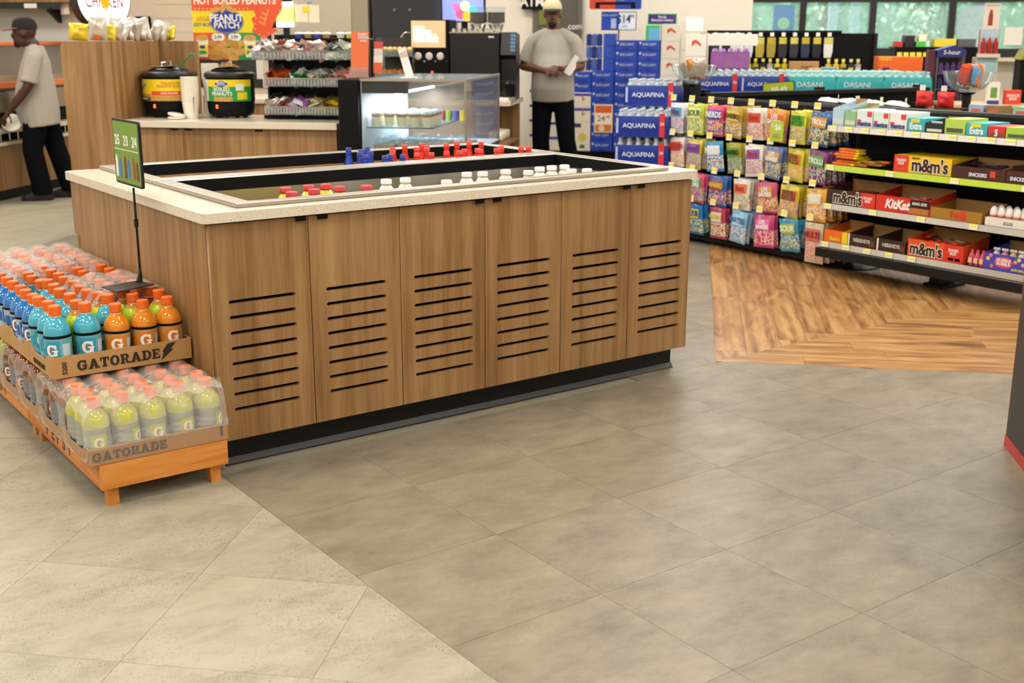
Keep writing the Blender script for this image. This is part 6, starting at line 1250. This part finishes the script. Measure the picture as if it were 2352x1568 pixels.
# peg rows: colour, accent, wording, text colour, bags deep, description
ROWS = [
 [('#e9ecee', '#4a8fc8', 'Nips', '#7a3a30', 3, 'white and sky blue'), ('#c8cf3a', '#f0e8a0', 'SOUR', '#4a7a2a', 4, 'lime yellow'), ('#e84878', '#3a4fa8', 'NERDS', '#ffffff', 3, 'hot pink'), ('#c8a23a', '#e8c860', 'HARIBO', '#3a2a18', 5, 'gold'), ('#efe9dc', '#d84a3a', 'Best', '#b83a2a', 2, 'cream with a red edge'), ('#e89a3a', '#e8603a', 'LIFE\nSAVERS', '#ffffff', 2, 'orange'), ('#d8cf2a', '#58a82a', 'SOUR\nPATCH', '#3a6a1a', 4, 'yellow and green'), ('#2f5a9a', '#d89a2a', 'TROLLI', '#ffffff', 5, 'denim blue')],
 [('#e6dcd2', '#c83a30', 'LIFE SAVERS', '#b83a2a', 3, 'white and red'), ('#d8c840', '#8a4a9a', 'SweeT', '#7a3a8a', 4, 'yellow and purple'), ('#2a9ac8', '#e8e8f0', 'NERDS', '#ffffff', 1, 'bright sky blue'), ('#b8a83a', '#58a83a', 'HARIBO', '#3a2a18', 2, 'gold and green'), ('#efe9dc', '#8a5aa8', 'Best', '#b83a2a', 2, 'cream with a lilac edge'), ('#6a78b0', '#d8a85a', 'LIFE\nSAVERS', '#ffffff', 2, 'slate purple'), ('#dcd03a', '#e8703a', 'SOUR\nPATCH', '#3a6a1a', 3, 'yellow and coral'), ('#8a3a7a', '#58a84a', 'TROLLI', '#ffffff', 5, 'plum')],
 [('#6fc03a', '#d83a3a', 'JELLY', '#ffffff', 3, 'apple green'), ('#e8507a', '#58b858', 'SWEET\nROPES', '#ffffff', 2, 'pink and green'), ('#2a5aa8', '#b8583a', 'HARIBO', '#e8d050', 2, 'blue and brown'), ('#efe9dc', '#e87a4a', 'Best', '#b83a2a', 3, 'cream with an orange edge'), ('#d8587a', '#d8a84a', 'LIFE\nSAVERS', '#ffffff', 2, 'rose'), ('#dccb2a', '#d83a5a', 'SOUR\nPATCH', '#3a6a1a', 3, 'yellow and crimson'), ('#e8a82a', '#f0e0c0', 'TROLLI', '#ffffff', 6, 'amber')],
 [('#5aa8d8', '#e8e8d8', 'AIRY', '#d84a7a', 3, 'light blue'), ('#2a78c0', '#e0d03a', 'SOUR', '#2a58a8', 3, 'blue and yellow'), ('#b83a5a', '#e8dcc8', 'HARIBO', '#e8d050', 3, 'crimson'), ('#8ac0e0', '#b8dcf0', 'WATER', '#3a78b8', 4, 'pale ice blue'), ('#c83a78', '#e87aa8', 'LIFE\nSAVERS', '#ffffff', 2, 'magenta'), ('#3a9ac0', '#b0c03a', 'SOUR', '#ffffff', 3, 'teal and lime'), ('#d8c8a8', '#d86a5a', 'MULTI', '#8a3a3a', 5, 'multicolour beige')]]
RZ = [1.0, .755, .515, .295]
RN = ('top', 'second', 'third', 'bottom')
def peg_tag(x, z, lab):
    t = gthing('peg_hook', lab, 'hook', x, -.012, z-.012); MB().tube([(0, -.001, 0), (0, -.30, .0), (0, -.31, .008)], .003, 5).build('wire', CHROME, t)
    B('price_tag', -.026, .026, -.318, -.3145, -.005, .038, TAGW, t, rot=(-.12, 0, 0)); B('tag_band', -.022, .022, -.3195, -.3182, .012, .034, PRICE_Y, t, rot=(-.12, 0, 0))
sd_ = 0
for r, row in enumerate(ROWS):
    n = len(row); xa, xb = x0+.075, x1-.085
    for i, (c, ac, s, tc, deep, desc) in enumerate(row):
        x = xa+(xb-xa)*(i+.0 if n == 8 else i+.0)/(n-1); z = RZ[r]
        peg_tag(x, z, 'wire peg hook with price tag holding %s candy bags, %s row' % (desc, RN[r]))
        w_, h, d = (.150 if n == 8 else .165)+.012*math.sin(i*3+r), .212 if r not in (3,) else .222, .042
        if (r, i) == (3, 6): h, w_ = .265, .155
        for k in range(deep):
            sd_ += 1; y = -.275+.042*k+.0
            pr_ = []
            if k == 0: pr_ = [('patch', -.056, .056, -h*.44, -h*.14, mat(ac, .3, 0, .2, 30)), ('text', s, (.056 if len(s) < 6 else .046) if '\n' not in s else .040, 0, -h*.29, mat(tc, .5))]
            lab = '%s candy bag on the %s peg row, %s' % (desc, RN[r], ('front one', 'second one', 'third one', 'fourth one', 'fifth one', 'rearmost one')[k])
            cbag('candy_bag', lab, 'bag', gl(x+random.uniform(-.004, .004), y, z), GR+random.uniform(-.12, .12), w_, h, d, bagmat(c, ac, C3[(i+r*2) % 6], h), pr_, 'candy bags on the peg wall', sd_, random.uniform(-.04, .10), random.uniform(-.10, .10))
t = gthing('price_card', 'lime green price card reading 2 for 6 hanging in front of the bags', 'sign', -1.56, -.335, .80); B('card', -.055, .055, 0, .003, 0, .13, mat('#b4cc3a', .45), t); text(t, '2', .03, -.035, -.0008, .10, WHITE, .02); text(t, '$6', .05, .01, -.0008, .09, WHITE, .03); B('string', -.002, .002, .0, .003, .1305, .22, mat('#b4cc3a', .5), t); B('print', -.03, .03, -.002, -.0003, .02, .05, mat('#a89a4a', .5), t)
# ---- shelf goods
def gbox(nm, lab, cat, x, z, w_, h, d, c, txt=None, tc='#ffffff', ts=.05, y=-.355, r=0., prints=(), grp=None, open_=False, xs=.8):
    t = gthing(nm, lab, cat, x, y, z, r, grp); m = mat(c, .45, 0, .06, 20)
    if not open_: B('box', 0, w_, 0, d, 0, h, m, t, bevel=.0015); B('flap', .003, w_-.003, d*.1, d*.9, h, h+.0008, m, t)
    else:
        B('front', 0, w_, 0, .003, 0, h, m, t); B('base', 0, w_, .0032, d, 0, .003, m, t); B('back', 0, w_, d-.003, d, .0032, h*1.5, mat('#b98d58', .8), t)
        for sx in (0, w_-.003): MB().prism([(.0032, .0032), (d-.0032, .0032), (d-.0032, h*1.4), (.0032, h)], sx, sx+.003, 'x').build('side', m, t)
    for q in prints: B('print', q[0]*w_, q[1]*w_, -.0016, -.0003, q[2]*h, q[3]*h, mat(q[4], .45, 0, .1, 30), t)
    if txt: text(t, txt, ts, w_*.5, -.0022, h*.5, mat(tc, .45), .04, xs=xs)
    return t
def bars(t0, x, z, w_, d, n, c, c2, lab, grp, rows=3, ln=.10):
    src = None
    for i in range(n):
        b = gthing('candy_bar', lab, 'bar', x+.02+(w_-.04)*((i*.37) % 1), -.34+.05+(d-.1)*((i*.61) % 1), z+.004+.013*(i % rows), random.uniform(-.25, .25)+(0 if i % 2 else .1), grp)
        if src is None: me = MB().prism([(-.016, 0), (.016, 0), (.014, .008), (0, .011), (-.014, .008)], -ln/2, ln/2, 'y').mesh(); src = me
        o = obj('wrapper', src, mat(c, .3, .1, .3, 40), b); B('stripe', -.0145, .0145, -ln*.1, ln*.25, .0112, .0118, mat(c2, .4), b)
# top shelf (gum and mints)
z = SZ[3]+.0175; gg = 'gum and mint boxes on the top candy shelf'
X = x1+.06
top = [(.085, .105, '#b9d4e4', '', '#2a6a8a', 'pale blue mint box, open, at the left end', True), (.085, .09, '#9ac08a', '', '#3a5a2a', 'olive green mint box beside the pale blue one', True), (.115, .105, '#e4ecf2', 'mentos', '#3a3f8a', 'white mint carton with a blue corner', False), (.11, .10, '#dff0e4', 'mentos', '#3a3f8a', 'white mint carton with a green swirl', False), (.12, .10, '#f0eee6', 'mentos', '#3a3f8a', 'plain white mint carton', False), (.115, .075, '#3fb4b8', 'Extra', '#ffffff', 'teal gum box left of the black one', False), (.12, .055, '#26282c', '', '#ffffff', 'black gum box between teal and green', True), (.13, .085, '#b4d85a', '', '#2a5a1a', 'lime gum box with a dark stripe', False), (.13, .07, '#3fb4b8', 'Extra', '#ffffff', 'teal gum box right of the lime one', False), (.10, .06, '#d8343a', '5', '#ffffff', 'red gum box near the right end', False), (.14, .06, '#a8d04a', '', '#2a5a1a', 'green gum box at the right end', False)]
for w_, h, c, s, tc, lab, op in top:
    pr_ = [(.66, .95, .62, .92, '#d84a4a'), (.05, .3, .3, .45, '#d84a4a')] if s == 'mentos' else ([(.2, .7, .68, .95, '#e8d840')] if s == 'Extra' else [(.1, .9, .12, .4, '#5a5a4a' if not op else '#d8dcd0')])
    t = gbox('gum_box', lab, 'box', X, z, w_, h, .22, c, None, tc, .045, -.352, 0, pr_, gg, op)
    if s: text(t, s, .042 if s == 'mentos' else .05, w_*.5, -.0024, h*(.22 if s == 'mentos' else .38), mat(tc, .45), .035, xs=.78)
    if op:
        for k in range(4): q = gthing('mint_roll', 'mint roll standing in the %s' % lab.split(' box')[0]+' box', 'roll', X+.018+.018*k, -.31, z+.004, 0, 'mint rolls in the open boxes'); MB().lathe([(.008, 0), (.008, h*1.05)], 8).build('roll', mat(('#cfe0ea', '#cfe4c8')[k % 2], .4), q); MB().lathe([(.0085, h*1.05), (.006, h*1.08)], 8).build('end', mat('#7fb0d0', .4), q)
    X += w_+.006
# second shelf
z = SZ[2]+.0175
for i in range(10):
    q = gthing('candy_bar', 'orange peanut butter candy pack in the loose pile, %s' % NUM[i], 'bar', x1+.12+.012*(i % 3), -.31+.028*(i % 4), z+.014*(i//1 if i < 7 else i-5), .15*math.sin(i*2.), 'orange candy packs in the loose pile')
    B('wrapper', -.05, .09, -.03, .03, 0, .0135, mat('#f07a24', .35, .1, .1, 30), q, bevel=.003); B('stripe', .09, .115, -.03, .03, .001, .0125, mat('#f0d020', .4), q)
for i in range(8):
    q = gthing('candy_bar', 'dark gold candy pack lying flat right of the orange pile, %s' % NUM[i], 'bar', x1+.27+.035*(i % 4), -.30+.06*(i % 3), z+.012*(i//3), .3*math.sin(i), 'dark gold candy packs')
    B('wrapper', -.045, .05, -.025, .025, 0, .0115, mat(('#a8702a', '#e86a24', '#6a5a1a')[i % 3], .35, .1, .2, 30), q, bevel=.003); B('label', -.02, .02, -.018, .018, .0117, .0122, mat('#e8c83a', .4), q)
t = gbox('candy_box', 'yellow candy box with a red end and bold lettering', 'box', x1+.535, z, .385, .098, .25, '#f0c420', None, '#3a2418', .05, -.352, 0, [(.0, .26, .0, 1., '#e04028')], 'candy boxes on the second shelf')
text(t, "m&m's", .105, .245, -.0024, .046, mat('#f4ecd8', .5), .075, xs=.85); text(t, "m&m's", .105, .245, -.0036, .046, mat('#3a2014', .5), .03, xs=.85); text(t, 'SHARE\nSIZE', .022, .05, -.0024, .06, WHITE, .02); text(t, 'PEANUT', .014, .15, -.0024, .086, mat('#3a2014', .5), .02)
for i, (lab, w_) in enumerate((('brown candy box with heaped bars beside the yellow box', .33), ('brown candy box at the right end of the second shelf', .16))):
    xx = x1+.925+.335*i; t = gbox('candy_box', lab, 'box', xx, z, w_, .068, .25, '#4a2a1e', None, '#ffffff', .04, -.352, 0, [], 'candy boxes on the second shelf', True); text(t, 'SNICKERS', .028, w_*.5, -.0024, .026, mat('#3f58b8', .5), .06, xs=.9); text(t, 'SNICKERS', .028, w_*.5, -.0036, .026, WHITE, .02, xs=.9); B('print', w_*.72, w_*.82, -.0016, -.0003, .02, .055, mat('#d84a30', .5), t)
    if i == 0: bars(t, xx, z+.04, w_, .25, 12, '#3a241c', '#4a5ab0', 'dark chocolate bar heaped in the brown box', 'chocolate bars in the brown box')
# third shelf
z = SZ[1]+.0175
t = gbox('candy_box', 'dark brown candy box with a red end on the third shelf', 'box', x1+.06, z, .365, .09, .25, '#42261c', None, '#ffffff', .05, -.352, 0, [(.70, 1., 0, 1., '#d83a2a')], 'candy boxes on the third shelf', True)
text(t, "m&m's", .098, .16, -.0024, .042, mat('#f4ecd8', .5), .075, xs=.82); text(t, "m&m's", .098, .16, -.0036, .042, mat('#2a1810', .5), .03, xs=.82); text(t, 'SHARE\nSIZE', .022, .31, -.0024, .05, WHITE, .02)
bars(t, x1+.06, z+.05, .36, .25, 10, '#5a3424', '#d83a2a', 'brown candy pack inside the dark brown box', 'candy packs in the dark brown box')
t = gbox('candy_box', 'red wafer candy box with white script lettering', 'box', x1+.43, z, .375, .092, .25, '#d8321f', None, '#ffffff', .05, -.352, 0, [(.64, 1., .45, .95, '#2a1812'), (.62, .98, .05, .42, '#b8793a')], 'candy boxes on the third shelf', True)
text(t, 'KitKat', .075, .15, -.0024, .045, WHITE, .04, shear=.25, xs=.85); text(t, 'KING SIZE', .022, .305, -.0024, .065, WHITE, .02)
bars(t, x1+.43, z+.05, .36, .25, 10, '#c8301f', '#efe4d8', 'red wafer bar inside the red box', 'wafer bars in the red box')
t = gbox('candy_box', 'gold candy box with red lettering beside the egg carton', 'box', x1+.81, z, .33, .062, .25, '#a87a2a', 'Twix', '#d83a2a', .05, -.352, 0, [(.6, .7, .1, .9, '#d83a2a')], 'candy boxes on the third shelf', True)
eg = gthing('egg_carton', 'white carton of chocolate eggs at the right end of the third shelf', 'carton', x1+1.16, -.35, z); B('tray', 0, .29, 0, .20, 0, .045, mat('#efe8dc', .5), eg); text(eg, 'EGGS', .024, .14, -.0008, .02, mat('#5a7a5a', .5), .02)
sm = None
for i in range(6):
    for j in range(2):
        q = gthing('chocolate_egg', 'white wrapped chocolate egg, %s in the %s row of the carton' % (NUM[i], ('front', 'back')[j]), 'egg', x1+1.16+.026+.047*i, -.35+.04+.07*j, z+.0455, 0, 'chocolate eggs in the carton')
        MB().lathe([(.012, 0), (.022, .012), (.023, .025), (.018, .045), (.010, .056), (.003, .06)], 12).build('egg', mat('#f2ede4', .35), q, smooth=True); MB().lathe([(.0225, .006), (.0235, .010), (.0225, .014)], 12, False).build('band', mat('#e8683a', .5), q)
# bottom shelf
z = SZ[0]+.0175
t = gbox('candy_box', 'orange candy box with a cut front at the left of the bottom shelf', 'box', x1+.06, z, .18, .075, .25, '#ee7020', None, '#f4d020', .04, -.352, 0, [(.78, 1., 0, .95, '#f0d420')], 'candy boxes on the bottom shelf', True); text(t, "Reese's", .032, .085, -.0024, .022, mat('#f4d83a', .5), .03, xs=.8)
bars(t, x1+.06, z+.03, .18, .25, 8, '#ee7020', '#f0d020', 'orange candy pack inside the orange box', 'candy packs in the orange box')
for i in range(2):
    t = gbox('candy_box', 'dark chocolate box with silver lettering, %s of two' % ('left', 'right')[i], 'box', x1+.245+.215*i, z, .205, .072, .25, '#3a2218', 'HERSHEYS', '#c8c0b0', .03, -.352, 0, [(0, .06, 0, 1., '#efe4d0'), (.78, .97, .15, .6, '#6a4028')], 'candy boxes on the bottom shelf', True, .9)
t = gbox('candy_box', 'red candy box with bold dark lettering and a heap of bags', 'box', x1+.68, z, .37, .10, .25, '#ea5420', None, '#ffffff', .05, -.352, 0, [(.66, 1., 0, 1., '#dc3824'), (.74, .84, .1, .26, '#3a6ad0'), (.86, .95, .1, .26, '#5aa83a')], 'candy boxes on the bottom shelf', True)
text(t, "m&m's", .098, .125, -.0024, .045, mat('#f4ecd8', .5), .075, xs=.82); text(t, "m&m's", .098, .125, -.0036, .045, mat('#2a1810', .5), .03, xs=.82); text(t, 'SHARE\nSIZE', .022, .305, -.0024, .06, WHITE, .02)
bars(t, x1+.68, z+.07, .37, .25, 14, '#e04a2a', '#f0d8c8', 'red candy bag heaped in the red box', 'candy bags in the red box')
for i in range(3):
    q = gthing('candy_pouch', 'pink candy bottle standing right of the red box, %s' % NUM[i], 'candy', x1+1.085+.035*i, -.32, z, 0, 'pink candy bottles'); MB().lathe([(.015, 0), (.018, .02), (.018, .05), (.009, .075), (.008, .09)], 10).build('bottle', mat('#d8506a', .3), q); B('label', -.012, .012, -.0195, -.0185, .015, .045, mat('#f0c0a0', .4), q)
t = gbox('candy_box', 'blue gumball box with coloured dots at the right of the bottom shelf', 'box', x1+1.18, z, .275, .09, .25, '#4a48b0', None, '#ffffff', .03, -.352, 0, [], 'candy boxes on the bottom shelf', True)
MB().prism([(.12+.055*math.cos(a), .048+.032*math.sin(a)) for a in [2*PI*i/18 for i in range(18)]], -.002, -.0004, 'y').build('logo', mat('#d8506a', .45), t); text(t, 'DUBBLE\nBUBBLE', .024, .12, -.003, .05, WHITE, .03); text(t, 'GUM BALLS', .018, .215, -.0024, .016, mat('#f0d040', .5), .03)
for x, zz, c in ((.025, .06, '#f0d83a'), (.05, .02, '#e87a3a'), (.19, .06, '#f0a03a'), (.235, .05, '#f09ab0'), (.21, .075, '#e8e040'), (.04, .08, '#f07a9a')): MB().lathe([(.011, 0), (.011, .0012)], 12).build('dot', mat(c, .45), t, (x, -.0004, zz), (PI/2, 0, 0))
for i in range(5): q = gthing('gumball_bag', 'bag of pastel gumballs in the blue box, %s' % NUM[i], 'bag', x1+1.21+.05*i, -.28, z+.004, 0, 'gumball bags'); mb = MB(); ball(mb, (0, 0, .048), .024, .03, .048, 8, 6); mb.build('bag', mat(('#e8e0d8', '#e89ab0', '#f0c070')[i % 3], .3, 0, .4, 60), q); B('header', -.02, .02, -.002, .002, .0965, .11, WT, q)
# goods seen over the top rail
for i in range(4): q = thing('snack_pouch', ('white bag lying on the rear gondola, left', 'white bag lying on the rear gondola, middle', 'white bag lying on the rear gondola, right', 'pale bag lying on the rear gondola, far left')[i], 'bag', (5.35+.0*i, 1.62-.19*i if i < 3 else 1.8, .985), .2*i, 'white bags over the top rail'); bag_mesh(.12, .16, .05, 40+i).build('bag', mat('#ece6dc', .35), q, (0, -.08, .03), (-PI/2+.1, 0, 0), smooth=True); B('card', -.02, .02, -.06, -.057, .05, .085, TAGW, q)
for i in range(2): q = thing('snack_pouch', ('red snack bag over the top rail, left of two', 'red snack bag over the top rail, right of two')[i], 'bag', (5.42, 1.08-.16*i, 1.02), GR, 'red bags over the top rail'); bag_mesh(.13, .10, .05, 50+i).build('bag', mat('#d8302c', .35, 0, .2, 20), q, smooth=True); B('card', -.02, .02, -.03, -.027, .105, .14, TAGW, q)
t = thing('back_ledge', 'black rear ledge carrying the bags behind the top rail', 'shelf', (5.25, .1, 0)); B('ledge', 0, .35, 0, 1.85, .95, .98, GBK, t)
for y in (.05, 1.75): B('leg', .3, .34, y, y+.04, 0, .9495, GBK, t)
for i, (lab, c) in enumerate((('green gum pack cluster over the rail at the right', '#9ac8a0'), ('white and red gum box over the rail at the right', '#e8d8d8'), ('blue grey box over the rail near the checkout', '#a8b8d0'), ('brown open carton over the rail', '#9a7a4a'))):
    sbox_x = (.32, .14, .62, .50)[i]; q = thing('gum_box', lab, 'box', (5.30, sbox_x, .9805), GR); B('box', -.05, .05, 0, .12, 0, .075, mat(c, .45, 0, .3, 40), q); B('label', -.03, .03, -.002, -.0004, .02, .05, mat('#d86a5a', .5), q)
# clear bowls of candy on posts
def bowl(lab, x, y, z0, seed, cols):
    t = thing('candy_bowl', lab, 'bowl', (x, y, z0))
    MB().lathe([(.05, 0), (.10, .02), (.15, .075), (.168, .13), (.172, .135), (.165, .13), (.147, .077), (.097, .024), (.03, .006)], 28, False).build('bowl', glass('#f0f4f4', .06), t, smooth=True)
    MB().lathe([(.028, -.10), (.028, -.02), (.06, -.001)], 12).build('stem', GBK, t)
    r = random.Random(seed)
    for i in range(12):
        a = r.uniform(0, 6.28); R_ = r.uniform(0, .085); c, nm = cols[i % len(cols)]
        q = thing('candy_pack', '%s candy pack in the %s, %s' % (nm, 'left bowl' if seed == 1 else 'right bowl', NUM[i]), 'candy', (x+R_*math.cos(a), y+R_*math.sin(a), z0+.035+.012*(i % 4)), 0, 'candy packs in the clear bowls', (r.uniform(-.4, .4), r.uniform(-.4, .4), r.uniform(-.9-.8, .9-.8)))
        h = .15 if nm == 'orange' else .11
        B('wrapper', -.03, .03, -.008, .008, 0, h, mat(c, .3, .1, .15, 30), q, bevel=.003)
        if nm == 'orange': B('stripe', -.03, .0, -.0095, -.0083, h*.5, h*.7, mat('#f0d020', .4), q); text(q, "REESE'S", .03, .0, -.0098, h*.3, mat('#f4d83a', .4), .03, rot=(PI/2, -PI/2, 0))
bowl('clear plastic bowl of orange candy on the left corner post', 4.885, 2.69, 1.125, 1, [('#f0661e', 'orange'), ('#a8907a', 'tan'), ('#f0a01e', 'yellow'), ('#d8d0c4', 'white')])
bowl('clear plastic bowl of orange and blue candy on the right post', 5.70, .95, 1.11, 2, [('#f0661e', 'orange'), ('#3a9ad0', 'blue'), ('#d8482a', 'red'), ('#cfc4b4', 'white')])
t = thing('bowl_post', 'black post under the right candy bowl', 'post', (5.70, .95, 0)); MB().tube([(0, 0, .02), (0, 0, 1.0)], .03, 10).build('post', GBK, t); MB().lathe([(.18, 0), (.17, .015), (.03, .02)], 24).build('base', GBK, t)
